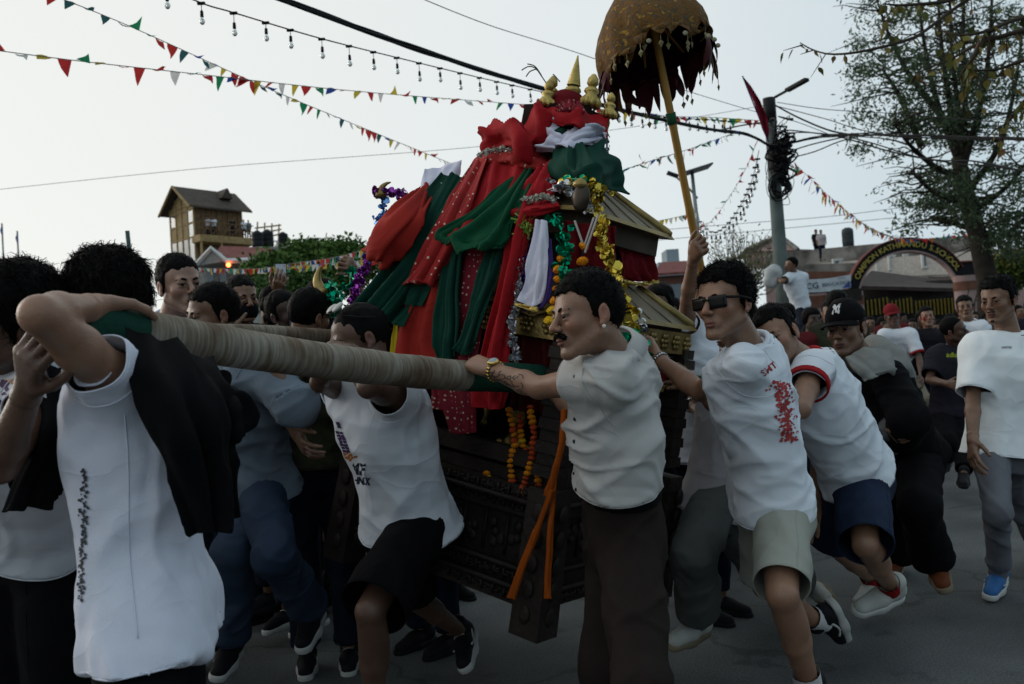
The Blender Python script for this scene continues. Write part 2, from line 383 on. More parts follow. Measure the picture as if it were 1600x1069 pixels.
_ad = _t.nodes.new('ShaderNodeVectorMath'); _ad.operation = 'MULTIPLY_ADD'; _ad.inputs[1].default_value = (.5, .5, .5); _t.links.new(_tc2.outputs['Object'], _nw.inputs[0]); _t.links.new(_nw.outputs['Color'], _ad.inputs[0]); _t.links.new(_tc2.outputs['Object'], _ad.inputs[2]); _t.links.new(_ad.outputs[0], _vo.inputs['Vector'])
_cr = _t.nodes.new('ShaderNodeMapRange'); _cr.inputs[1].default_value = .004; _cr.inputs[2].default_value = .016; _cr.inputs[3].default_value = .68; _cr.inputs[4].default_value = 1.0; _t.links.new(_vo.outputs['Distance'], _cr.inputs[0])
_n4 = _t.nodes.new('ShaderNodeTexNoise'); _n4.inputs['Scale'].default_value = 1.7; _n4.inputs['Detail'].default_value = 7; _n4.inputs['Roughness'].default_value = .65; _t.links.new(_tc2.outputs['Object'], _n4.inputs[0])
_st = _t.nodes.new('ShaderNodeMapRange'); _st.inputs[1].default_value = .60; _st.inputs[2].default_value = .68; _st.inputs[3].default_value = 1.0; _st.inputs[4].default_value = .62; _t.links.new(_n4.outputs['Fac'], _st.inputs[0])
_m2 = _t.nodes.new('ShaderNodeMath'); _m2.operation = 'MULTIPLY'; _t.links.new(_cr.outputs[0], _m2.inputs[0]); _t.links.new(_st.outputs[0], _m2.inputs[1])
_m3 = _t.nodes.new('ShaderNodeVectorMath'); _m3.operation = 'SCALE'; _t.links.new(_mx.outputs[0], _m3.inputs[0]); _t.links.new(_m2.outputs[0], _m3.inputs['Scale']); _t.links.new(_m3.outputs[0], _b.inputs['Base Color'])
g = obj('road', [(-900, -200, 0), (900, -200, 0), (900, 2500, 0), (-900, 2500, 0)], [(0, 1, 2, 3)], M_ROAD, kind='structure', smooth=False)

WOOD_Y = mat('timber_pale', (.30, .21, .10), .7, var=.25, vscale=3); WOOD_D = mat('timber_dark', (.16, .10, .055), .75, var=.3, vscale=4)
ROOF_B = mat('roof_brown', (.075, .06, .05), .7, var=.2, vscale=2, bump=.3, bscale=20); GLASS = mat('window_glass', (.10, .13, .15), .12, spec=.6, var=.1)
GLASS_L = mat('window_glass_pale', (.45, .5, .5), .15, spec=.6, var=.1)
CONC = mat('concrete', (.30, .29, .27), .9, var=.35, vscale=1.2, bump=.3, bscale=12); WHITEW = mat('white_wall', (.55, .55, .53), .85, var=.15, vscale=1.5)
BLACKP = mat('black_plastic', (.018, .019, .02), .5, var=.15); STEEL = mat('grey_steel', (.22, .24, .24), .5, metal=.4, var=.15)
REDROOF = mat('red_roof', (.16, .055, .05), .75, var=.25, vscale=3, bump=.3, bscale=25); GREYW = mat('grey_wall', (.30, .30, .28), .85, var=.2)
RUBBER = mat('cable_black', (.012, .013, .014), .55, var=.2)

# ---- wooden lookout tower
def tower():
    K = P(306, 400, 80)[:2]; A = P(383, 400, 84)[:2]; B = P(268, 400, 83.2)[:2]
    L1 = np.linalg.norm(A - K); L2 = np.linalg.norm(B - K); e1 = (A - K) / L1; e2 = (B - K) / L2
    T = lambda a, b, z: V3(K[0] + a * e1[0] + b * e2[0], K[1] + a * e1[1] + b * e2[1], z)
    R = np.column_stack([V3(*e1, 0), V3(*e2, 0), V3(0, 0, 1)])
    zB = zof(306, 368, 80); zE = zof(306, 317, 80); zR = zof(279, 296, 82); z1 = zB - 3.2; z0 = 0
    o = thing('lookout_tower', 'tall wooden lookout tower with brown gabled roof and balcony above the red roof', 'tower', T(0, 0, 0))
    bx = lambda mb, a0, a1, b0, b1, c0, c1: mb.box(T((a0 + a1) / 2, (b0 + b1) / 2, (c0 + c1) / 2), (abs(a1 - a0) / 2, abs(b1 - b0) / 2, abs(c1 - c0) / 2), R)
    w = .1
    # walls
    m = MB(); bx(m, .15, L1, w, L2, z0, zB - .6); m.build('lower_wall', WOOD_D, o)
    bd = MB(); nb = 9
    for i in range(nb):      # boarded right wall
        a0 = .2 + i * (L1 - .2) / nb; x = bx(MB(), a0, a0 + (L1 - .2) / nb - .05, .02 + .03 * (i % 2), .25, zB, zE); x.build('wall_board', WOOD_D, o)
    m = MB(); bx(m, .12, L1, .26, L2, zB, zE); m.build('core_wall', WOOD_D, o)
    # gable face (left): mullions and panes
    for i in range(5):
        b = .06 + i * (L2 - .12) / 4; top = zE + (zR - zE) * (1 - abs(b - L2 / 2) / (L2 / 2)) * .9
        bx(MB(), -.02, .14, b - .07, b + .07, z0, top).build('post', WOOD_Y, o)
    for z in (zB - 3.0, zB - .05, zB + 1.2, zB + 2.4, zE): bx(MB(), 0, .12, 0, L2, z - .07, z + .07).build('rail', WOOD_Y, o)
    pm = [WOOD_Y, WOOD_D, GLASS_L, WOOD_Y]
    for i in range(4):
        b0 = .13 + i * (L2 - .12) / 4; b1 = b0 + (L2 - .12) / 4 - .14
        for j, (za, zb_) in enumerate(((zB - 2.9, zB - .15), (zB + .02, zB + 1.1), (zB + 1.3, zB + 2.3), (zB + 2.5, zE - .1))):
            mt = GLASS_L if (i in (0,) and j in (0, 1, 2)) else (GLASS if (j == 0 or (i == 3 and j == 2)) else WOOD_Y)
            bx(MB(), .04, .09, b0, b1, za, zb_).build('pane' if mt is not WOOD_Y else 'panel', mt, o)
    gp = [T(.07, .05, zE), T(.07, L2 - .05, zE), T(.07, L2 / 2, zR - .25), T(.12, .05, zE), T(.12, L2 - .05, zE), T(.12, L2 / 2, zR - .25)]
    obj('gable', gp, [(0, 1, 2), (5, 4, 3), (0, 3, 4, 1), (1, 4, 5, 2), (2, 5, 3, 0)], WOOD_Y, o, False)
    # roof: two thick slopes
    ov = .7
    def slope(bA, zA, bB, zB2):
        n = .16; return MB().hexa([T(-ov, bA, zA), T(L1 + ov, bA, zA), T(L1 + ov, bB, zB2), T(-ov, bB, zB2)], [T(-ov, bA, zA + n), T(L1 + ov, bA, zA + n), T(L1 + ov, bB, zB2 + n), T(-ov, bB, zB2 + n)])
    dz = (zR - zE) / (L2 / 2)
    slope(-.6, zE - .6 * dz, L2 / 2, zR).build('roof', ROOF_B, o); slope(L2 + .6, zE - .6 * dz, L2 / 2 + .01, zR + .003).build('roof', ROOF_B, o)
    MB().tube([T(-ov - .03, -.65, zE - .62 * dz), T(-ov - .03, L2 / 2, zR + .1), T(-ov - .03, L2 + .65, zE - .62 * dz)], .12, 5).build('barge_board', WOOD_Y, o)
    MB().hexa([T(3.2, .4, zE + .9), T(4.4, .4, zE + .9), T(4.4, L2 / 2, zE + .9), T(3.2, L2 / 2, zE + .9)], [T(3.75, .3, zR + .1), T(3.85, .3, zR + .1), T(3.85, L2 / 2, zR + .1), T(3.75, L2 / 2, zR + .1)]).build('dormer', ROOF_B, o)
    # balcony on the right wall
    f = MB(); bx(f, -.3, L1 + .3, -1.5, 0, zB - .7, zB - .1); f.build('balcony_floor', WOOD_Y, o)
    for a in (-.2, 1.8, L1 + .1): bx(MB(), a, a + .16, -1.45, -1.29, z0, zB - .7).build('post', WOOD_Y, o)
    for z in (zB + .45, zB + 1.0): bx(MB(), -.2, L1 + .2, -1.46, -1.38, z, z + .07).build('rail', WOOD_D, o)
    for k in range(5):
        a = k * L1 / 5; MB().tube([T(a, -1.42, zB), T(a + L1 / 5, -1.42, zB + 1)], .04, 4).build('brace', WOOD_D, o); MB().tube([T(a, -1.42, zB + 1), T(a + L1 / 5, -1.42, zB)], .04, 4).build('brace', WOOD_D, o)
    # outside stair on the right
    for s in range(3): MB().tube([T(L1 - 2.5 + s * .9, -1.2 - .1 * s, zB - 4.5), T(L1 + 1.2 + s * .9, -1.2 - .1 * s, zB - .2)], .11, 4).build('stair_string', WOOD_Y, o)
    for k in range(3): MB().tube([T(L1 + .5, -1.2, zB - .2 + .55 * k), T(L1 + 3.4, -1.3, zB + .6 + .4 * k)], .07, 4).build('stair_rail', WOOD_Y, o)
    for k in range(4): MB().tube([T(L1 + .6 + .8 * k, -1.2, zB - .6), T(L1 + .8 + .8 * k, -1.25, zB + 1.5)], .07, 4).build('stair_post', WOOD_Y, o)
    return T, zB, L1
TOWER = tower()
# ---- red-roofed house with grey gable
def red_house():
    d = 55; o = thing('red_roofed_house', 'low grey house with red roof and small grey gable below the tower', 'house', P(360, 450, d) * V3(1, 1, 0))
    a, b, z1 = P(305, 430, d), P(425, 430, d + 1), zof(360, 410, d)
    c = (a + b) / 2
    MB().box((c[0], c[1] + 3, z1 / 2), (abs(b[0] - a[0]) / 2, 3, z1 / 2)).build('wall', GREYW, o)
    r0, r1 = P(330, 408, d - .6), P(438, 406, d - .6); q0, q1 = P(345, 388, d + 3), P(425, 391, d + 3)
    th = V3(0, 0, .15)
    MB().hexa([r0, r1, q1, q0], [r0 + th, r1 + th, q1 + th, q0 + th]).build('roof', REDROOF, o)
    g = [P(306, 416, d - 1), P(352, 408, d - 1), P(330, 389, d - 1)]; gb = [q + V3(0, 2.2, 0) for q in g]
    obj('gable', g + gb, [(0, 1, 2), (5, 4, 3), (0, 3, 4, 1), (1, 4, 5, 2), (2, 5, 3, 0)], GREYW, o, False)
    MB().tube([P(303, 417, d - 1.1), P(330, 388, d - 1.1), P(354, 408, d - 1.1), P(425, 405, d - 1.1)], .16, 4).build('fascia', WHITEW, o)
    for px in (325, 345, 385, 405):
        p0, p1 = P(px, 440, d - .05), P(px + 9, 424, d - .05); MB().box((p0 + p1) / 2, (abs(p1[0] - p0[0]) / 2, .06, abs(p1[2] - p0[2]) / 2)).build('window', GLASS, o)
    l = MB().ell(P(357, 414, d - 1.3), (.13, .13, .13)).build('lamp', mat('red_lamp', (.8, .1, .03), .4, emit=(1, .16, .04, 9)), None, True); tag(l, 'small glowing red orange lamp under the eave of the red roofed house', 'lamp')
red_house()
# ---- pale flat-roofed building with black tanks
def flat_block():
    d = 75; o = thing('flat_roofed_building', 'white flat roofed building behind the green trees with roof railing', 'building', P(460, 450, d) * V3(1, 1, 0))
    a, b = P(392, 395, d), P(500, 380, d)
    z = zof(440, 392, d); MB().box(((a[0] + b[0]) / 2, d + 3, z / 2), ((b[0] - a[0]) / 2, 3, z / 2)).build('wall', WHITEW, o)
    MB().box(((a[0] + b[0]) / 2, d + 2.8, z + .15), ((b[0] - a[0]) / 2 + .3, 3.2, .15)).build('roof_slab', WHITEW, o)
    for i in range(7):
        x = a[0] + (i + .5) * (b[0] - a[0]) / 7; MB().box((x, d - .02, z - 1.6), (.35, .05, .55)).build('window', GLASS, o)
        MB().box((x, d + .3, z + .55), (.05, .05, .3)).build('rail_post', WHITEW, o)
    MB().box(((a[0] + b[0]) / 2, d + .3, z + .9), ((b[0] - a[0]) / 2, .06, .06)).build('rail', WHITEW, o)
    for k, (px, dd, s, lb) in enumerate(((403, 70, 1.0, 'black water tank, first from the tower stair on the roof edge'), (419, 71, 1.08, 'black water tank, tallest and middle of the three beside the tower'), (443, 73, .95, 'grey black water tank farthest from the tower stair'))):
        t = thing('water_tank', lb, 'water tank', P(px, 386, dd), group='water tanks beside the tower'); c = P(px, 387, dd)
        MB().lathe(c, [(0, 0), (.42 * s, 0), (.44 * s, .2), (.44 * s, .45), (.41 * s, .5), (.44 * s, .55), (.44 * s, .8), (.41 * s, .85), (.44 * s, .9), (.42 * s, 1.12 * s), (.2, 1.25 * s), (.12, 1.32 * s), (0, 1.33 * s)], n=14).build('tank_body', BLACKP, t, True)
        MB().box(c - V3(0, 0, .5), (.5, .5, .5)).build('stand', CONC, t)
flat_block()
# ---- posts and flags at far left
for px, py, d, lb in ((200, 362, 14, 'green grey metal post end above the heads near the dark hair'),):
    o = thing('post', lb, 'post', P(206, 440, d) * V3(1, 1, 0)); MB().tube([P(206, 440, d) * V3(1, 1, 0), P(205, 420, d), P(199, 361, d)], .035, 8).build('pole', mat('green_grey_paint', (.05, .085, .085), .5), o, True)
FLB = mat('flag_blue', (.05, .09, .25), .8)
for px, py, h, lb in ((3, 352, 60, 'thin pole with furled blue flag at the far edge of the sky, the taller one'), (27, 364, 45, 'shorter thin pole with small blue flag beside the taller one')):
    d = 40; o = thing('flag_pole', lb, 'flag', P(px + 3, 440, d) * V3(1, 1, 0)); MB().tube([P(px + 3, 440, d) * V3(1, 1, 0), P(px, py - 3, d)], .035, 6).build('pole', STEEL, o)
    a = [P(px - .5, py, d), P(px - 3, py + 8, d), P(px + .5, py + 19, d), P(px + 1, py + 8, d - .15)]; obj('flag_cloth', a, [(0, 1, 3), (1, 2, 3), (0, 3, 2)], FLB, o, False)
# ---- far building and brick roof seen between the shrine and the umbrella pole
o = thing('office_building', 'pale blue grey block far behind the umbrella pole', 'building', P(1048, 450, 150) * V3(1, 1, 0))
a, b = P(1026, 412, 150), P(1068, 411, 150); z = a[2]; MB().box(((a[0] + b[0]) / 2, 152, z / 2), ((b[0] - a[0]) / 2, 4, z / 2)).build('wall', mat('blue_grey_wall', (.26, .31, .34), .8), o)
MB().box(((a[0] + b[0]) / 2 + .5, 152, z + 1.1), ((b[0] - a[0]) / 2 - 1.2, 2.5, 1.1)).build('top_storey', mat('blue_grey_wall', None), o)
for j in range(2):
    for i in range(5): MB().box((a[0] + (i + .5) * (b[0] - a[0]) / 5, 147.97, z - 1.3 - 2.6 * j), (.32, .06, .5)).build('window', GLASS, o)
o = thing('brick_house', 'low house with rust red roof behind the umbrella carrier', 'house', P(1055, 450, 60) * V3(1, 1, 0))
a, b = P(1022, 432, 60), P(1088, 428, 60); MB().box(((a[0] + b[0]) / 2, 63, a[2] / 2), ((b[0] - a[0]) / 2, 3, a[2] / 2)).build('wall', mat('rust_brick', (.13, .065, .05), .85), o)
q0, q1 = P(1034, 413, 64), P(1074, 411, 64); MB().hexa([a - V3(.2, .4, 0), b + V3(.2, -.4, 0), q1, q0], [a - V3(.2, .4, -.15), b + V3(.2, -.4, .15), q1 + V3(0, 0, .15), q0 + V3(0, 0, .15)]).build('roof', REDROOF, o)
MB().box((a + b) / 2 - V3(0, 0, 1.1), (.6, .08, .5)).build('window', GLASS, o)

# ---- the school: main block, pink wing, canopy, gate arch, banner
PINK = mat('pink_plaster', (.33, .235, .225), .85, var=.2, vscale=2); TERRA = mat('terracotta_paint', (.15, .07, .05), .8, var=.2)
CREAM = mat('cream_wall', (.50, .46, .42), .85, var=.15); STAINED = mat('stained_concrete', (.035, .033, .03), .92, vscale=1.1, col2=(.30, .285, .26), bump=.5, bscale=7)
def school():
    d0, d1 = 54, 46
    o = thing('school_building', 'long school building with stained concrete parapet and pink and cream walls behind the gate arch', 'building', P(1380, 480, 50) * V3(1, 1, 0))
    def wall(name, pxa, pxb, pya, pyb, ya, yb, m, th=1.5, da=None, db=None):
        """wall strip between px pxa..pxb; top pya at a, pyb at b; bottom ya, yb (photo pixels)"""
        f = lambda px: d0 + (d1 - d0) * (px - 1170) / 400 if da is None else da + (db - da) * (px - pxa) / (pxb - pxa)
        A, B = f(pxa), f(pxb); c = [P(pxa, ya, A), P(pxb, yb, B), P(pxb, pyb, B), P(pxa, pya, A)]
        c[0][:2] = c[3][:2]; c[1][:2] = c[2][:2]
        n = nrm(np.cross(V3(0, 0, 1), c[1] - c[0])) * th
        return MB().hexa([c[0], c[1], c[1] + n, c[0] + n], [c[3], c[2], c[2] + n, c[3] + n]).build(name, m, o)
    wall('parapet', 1195, 1530, 397, 366, 418, 392, STAINED, 3)
    wall('ledge', 1195, 1530, 415.5, 390, 420, 394.5, CONC, .0, 51.5, 44.6) if False else None
    wall('upper_wall', 1200, 1600, 418, 386, 452, 440, CREAM, 2.5)
    wall('eave_slab', 1195, 1340, 414, 411, 425, 424, STAINED, 3.5, 48, 46)
    wall('fascia', 1200, 1345, 425, 424, 437, 434, TERRA, .5, 46.5, 45.5)
    wall('lower_wall', 1195, 1345, 437, 434, 560, 560, PINK, 1.5, 48, 46); wall('lower_wall', 1345, 1600, 452, 445, 560, 560, PINK, 1.5, 47, 44); wall('sill_band', 1345, 1600, 434, 424, 438, 428, STAINED, .8, 49.5, 44.5)
    wall('pink_wing', 1165, 1240, 391, 389, 420, 418, PINK, 5, 60, 57)
    # pink gable roof on the wing
    a = P(1162, 393, 59.5), P(1245, 391, 56.5), P(1216, 371, 58); 
    n = V3(.5, 5, 0); obj('gable', list(a) + [q + n for q in a], [(0, 1, 2), (5, 4, 3), (0, 3, 4, 1), (1, 4, 5, 2), (2, 5, 3, 0)], PINK, o, False)
    MB().tube([a[0] - V3(0, .2, 0), a[2] - V3(0, .2, -.1), a[1] - V3(0, .2, 0)], .18, 4).build('gable_coping', STAINED, o)
    # windows: frame > pane
    f = lambda px: d0 + (d1 - d0) * (px - 1170) / 400
    for px, py, w, h, k in ((1317, 411, 30, 11, 3), (1378, 413, 18, 18, 2), (1400, 410, 22, 21, 3), (1419, 409, 12, 21, 2), (1455, 407, 28, 20, 3)):
        D = f(px) - .12; c = P(px, py, D); W_, H_ = w / F * D / 2, h / F * D / 2
        fr = MB()
        fr.box(c + V3(0, 0, H_), (W_ + .06, .08, .06)); fr.box(c - V3(0, 0, H_), (W_ + .06, .08, .06))
        for i in range(k + 1): fr.box(c + V3(-W_ + 2 * W_ * i / k, 0, 0), (.05, .08, H_ - .06))
        F_ = fr.build('window', WHITEW, o)
        for i in range(k): MB().box(c + V3(-W_ + 2 * W_ * (i + .5) / k, .02, 0), (W_ / k - .05, .03, H_ - .06)).build('pane', GLASS, F_)
    # sloping dark canopy behind the gate
    CAN = mat('canopy_brown', (.055, .042, .038), .7, var=.3, vscale=3, bump=.4, bscale=14)
    q = [P(1338, 452, 38), P(1496, 456, 38), P(1502, 446, 42), P(1362, 428, 42)]; th = V3(0, 0, .15); MB().hexa(q, [x + th for x in q]).build('canopy', CAN, o)
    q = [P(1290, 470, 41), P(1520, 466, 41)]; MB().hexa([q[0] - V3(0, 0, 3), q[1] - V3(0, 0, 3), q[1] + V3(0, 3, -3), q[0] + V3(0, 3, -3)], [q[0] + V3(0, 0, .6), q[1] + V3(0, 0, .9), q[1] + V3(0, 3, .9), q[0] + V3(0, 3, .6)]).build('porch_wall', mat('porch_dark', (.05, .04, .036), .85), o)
    # roof tank
    t = thing('water_tank', 'dark grey water tank on the school roof parapet', 'water tank', P(1325, 377, 51)); c = P(1325, 377, 51)
    MB().lathe(c, [(0, -.3), (.3, -.3), (.32, .0), (.31, .2), (.32, .22), (.31, .4), (.32, .42), (.3, .66), (.14, .76), (0, .77)], n=14).build('tank_body', mat('tank_grey', (.05, .06, .065), .5), t, True)
    MB().box(c - V3(0, 0, .36), (.3, .3, .06)).build('stand', CONC, t)
school()
def gate():
    d = 35; o = thing('gate_arch', 'black school gate arch with yellow lettering on pink columns', 'gate', P(1425, 560, d) * V3(1, 1, 0))
    BLK = mat('arch_black', (.012, .014, .016), .6, var=.2); ORG = mat('arch_rim', (.13, .045, .04), .7); YEL = mat('letter_yellow', (.42, .34, .08), .6, var=.1)
    c = P(1421, 462, d); px = d / F; X = CX * px; Y = CY * px; N = -FWD * V3(1, 1, 0); N = nrm(N)
    def arc(th, rx, ry): return c + X * rx * math.cos(th) + Y * ry * math.sin(th)
    def ring(r0, r1, dep, n=30, a0=math.pi, a1=.52):
        v = []; f = []
        for i in range(n + 1):
            t = a0 + (a1 - a0) * i / n
            for rr in (r0, r1):
                for s in (0, 1): v.append(arc(t, *rr) + N * dep[s])
        for i in range(n):
            b = i * 4; f += [(b + 1, b + 3, b + 7, b + 5), (b, b + 4, b + 6, b + 2), (b + 2, b + 6, b + 7, b + 3), (b, b + 1, b + 5, b + 4)]
        f += [(0, 2, 3, 1), (n * 4, n * 4 + 1, n * 4 + 3, n * 4 + 2)]
        return v, f
    v, f = ring((80, 71), (95, 89), (-.25, .0)); obj('arch_band', v, f, BLK, o, False)
    v, f = ring((95.2, 89.2), (97, 91), (-.28, .05)); obj('arch_rim', v, f, ORG, o, False)
    v, f = ring((77.5, 68.5), (79.8, 70.8), (-.3, .03), a1=.35); obj('arch_soffit', v, f, PINK, o, False)
    # flat extension to the right
    q = [P(1494, 430, d), P(1560, 428, d), P(1560, 407, d), P(1500, 410, d)]; MB().hexa([q[0] - N * .25, q[1] - N * .25, q[1], q[0]], [q[3] - N * .25, q[2] - N * .25, q[2], q[3]]).build('side_beam', BLK, o)
    MB().tube([P(1499, 409.5, d - .05), P(1560, 406, d - .05)], .04, 4).build('beam_rim', ORG, o)
    # lettering along the arc
    txt = 'CAMPION KATHMANDU S.SCHOOL'; ws = [(.32 if ch in ' I' else .30 if ch == '.' else .95 if ch in 'MNOHDU' else .75) for ch in txt]; cw = np.cumsum(ws); mid = (cw - np.array(ws) / 2) / cw[-1]; ths = math.radians(161) + (math.radians(30) - math.radians(161)) * mid; V = []; Fc = []
    for ch, th in zip(txt, ths):
        if ch == ' ': continue
        tv, tf = text_mesh(ch, 1.0, .02, .006)
        p = arc(th, 87.5, 80); tg = nrm(arc(th - .02, 87.5, 80) - arc(th + .02, 87.5, 80)); nn = nrm(np.cross(N, tg))
        s = 12.5 * px; n0 = len(V); V += [p + N * .05 + tg * q[0] * s + nn * q[1] * s + N * (q[2] + .02) * .3 for q in tv]; Fc += [tuple(i + n0 for i in q) for q in tf]
    obj('lettering', V, Fc, YEL, o, False)
    # columns with a red band
    for pxl in (1511, 1332):
        r = .42; b = P(pxl, 480, d); b[2] = 0; tp = zof(pxl, 431 if pxl > 1400 else 456, d)
        col = MB().lathe(b, [(r, 0), (r, tp)], n=20).build('column', PINK, o, True); zb = zof(pxl, 447 if pxl > 1400 else 470, d)
        MB().lathe(b, [(r + .02, zb - .17), (r + .02, zb + .17)], n=20).build('band', TERRA, col, True)
    # barred gate leaves
    LEAF = mat('gate_black', (.013, .013, .013), .5)
    for x0, x1 in ((1345, 1388), (1390, 1425), (1427, 1500)):
        a, b = P(x0, 472, d + 2), P(x1, 466, d + 2); a2, b2 = a.copy(), b.copy(); a2[2] = b2[2] = .1
        lf = MB().hexa([a2, b2, b2 + V3(0, .06, 0), a2 + V3(0, .06, 0)], [a + V3(0, 0, .12), b + V3(0, 0, .12), b + V3(0, .06, .12), a + V3(0, .06, .12)]).build('gate_leaf', LEAF, o)
        n = int((x1 - x0) / 5.4)
        for i in range(n):
            p = a + (b - a) * (i + .5) / n; MB().box(p - V3(0, .06, .28), (.022, .03, .32)).build('bar', mat('bar_yellow', (.20, .155, .03), .6), lf)
gate()
def banner():
    d = 31; o = thing('banner', 'white CG EDUCATION banner stretched beside the gate arch', 'banner', P(1295, 445, d))
    q = [P(1263, 457, d + .5), P(1329.5, 449.5, d), P(1329, 429, d), P(1255, 437, d + .5)]
    v = []; n = 12
    for j in range(5):
        for i in range(n + 1):
            u, w = i / n, j / 4; p = (q[0] * (1 - u) + q[1] * u) * (1 - w) + (q[3] * (1 - u) + q[2] * u) * w; v.append(p + V3(0, .03 * math.sin(u * 9 + w * 3), -.03 * math.sin(u * math.pi) * 1.5))
    f = [(j * (n + 1) + i, j * (n + 1) + i + 1, (j + 1) * (n + 1) + i + 1, (j + 1) * (n + 1) + i) for j in range(4) for i in range(n)]
    obj('banner_cloth', v, f, mat('banner_white', (.50, .58, .64), .7, var=.06), o)
    NAVY = mat('banner_navy', (.02, .04, .12), .6); X = nrm(q[1] - q[0]); Yv = nrm(q[3] - q[0] - X * ((q[3] - q[0]) @ X)); N = -np.cross(X, Yv); N = N if N[1] < 0 else -N
    c0 = (q[0] + q[2]) / 2
    for tx, dx, dy, s in (('CG', -.56, -.02, .30), ('EDUCATION', .24, -.03, .165), ('PRIVATE', .42, .15, .06)):
        tv, tf = text_mesh(tx, s, .005, 0)
        obj('lettering', [c0 + X * (dx + t[0]) + Yv * (dy + t[1]) + N * (.06 + t[2]) for t in tv], tf, NAVY, o, False)
    tri = [q[1] + Yv * .02 - X * .02, q[1] + Yv * .22 - X * .02, q[1] + Yv * .02 - X * .3]; obj('corner_print', [t + N * .05 for t in tri], [(0, 1, 2)], mat('banner_blue', (.06, .1, .35), .6), o, False)
    o2 = thing('signboard', 'small dark shop board with yellow letters under the CG EDUCATION banner', 'sign', P(1300, 466, 33)); a = P(1305, 463, 33)
    MB().box(a, (.95, .05, .22)).build('board', mat('board_dark', (.03, .03, .025), .6), o2)
    tv, tf = text_mesh('CAMPION', .22, .005, .01); obj('lettering', [a + V3(t[0] - .3, -.07, t[1]) for t in tv], tf, mat('letter_yellow', None), o2, False)
banner()
o = thing('gate_post', 'square pink post with dark red band under the banner', 'post', P(1268, 480, 33) * V3(1, 1, 0)); c = P(1268, 460, 33); MB().box((c[0], c[1], c[2] / 2), (.42, .4, c[2] / 2)).build('column', PINK, o); MB().box((c[0], c[1], zof(1268, 473, 33)), (.45, .43, .22)).build('band', TERRA, o)

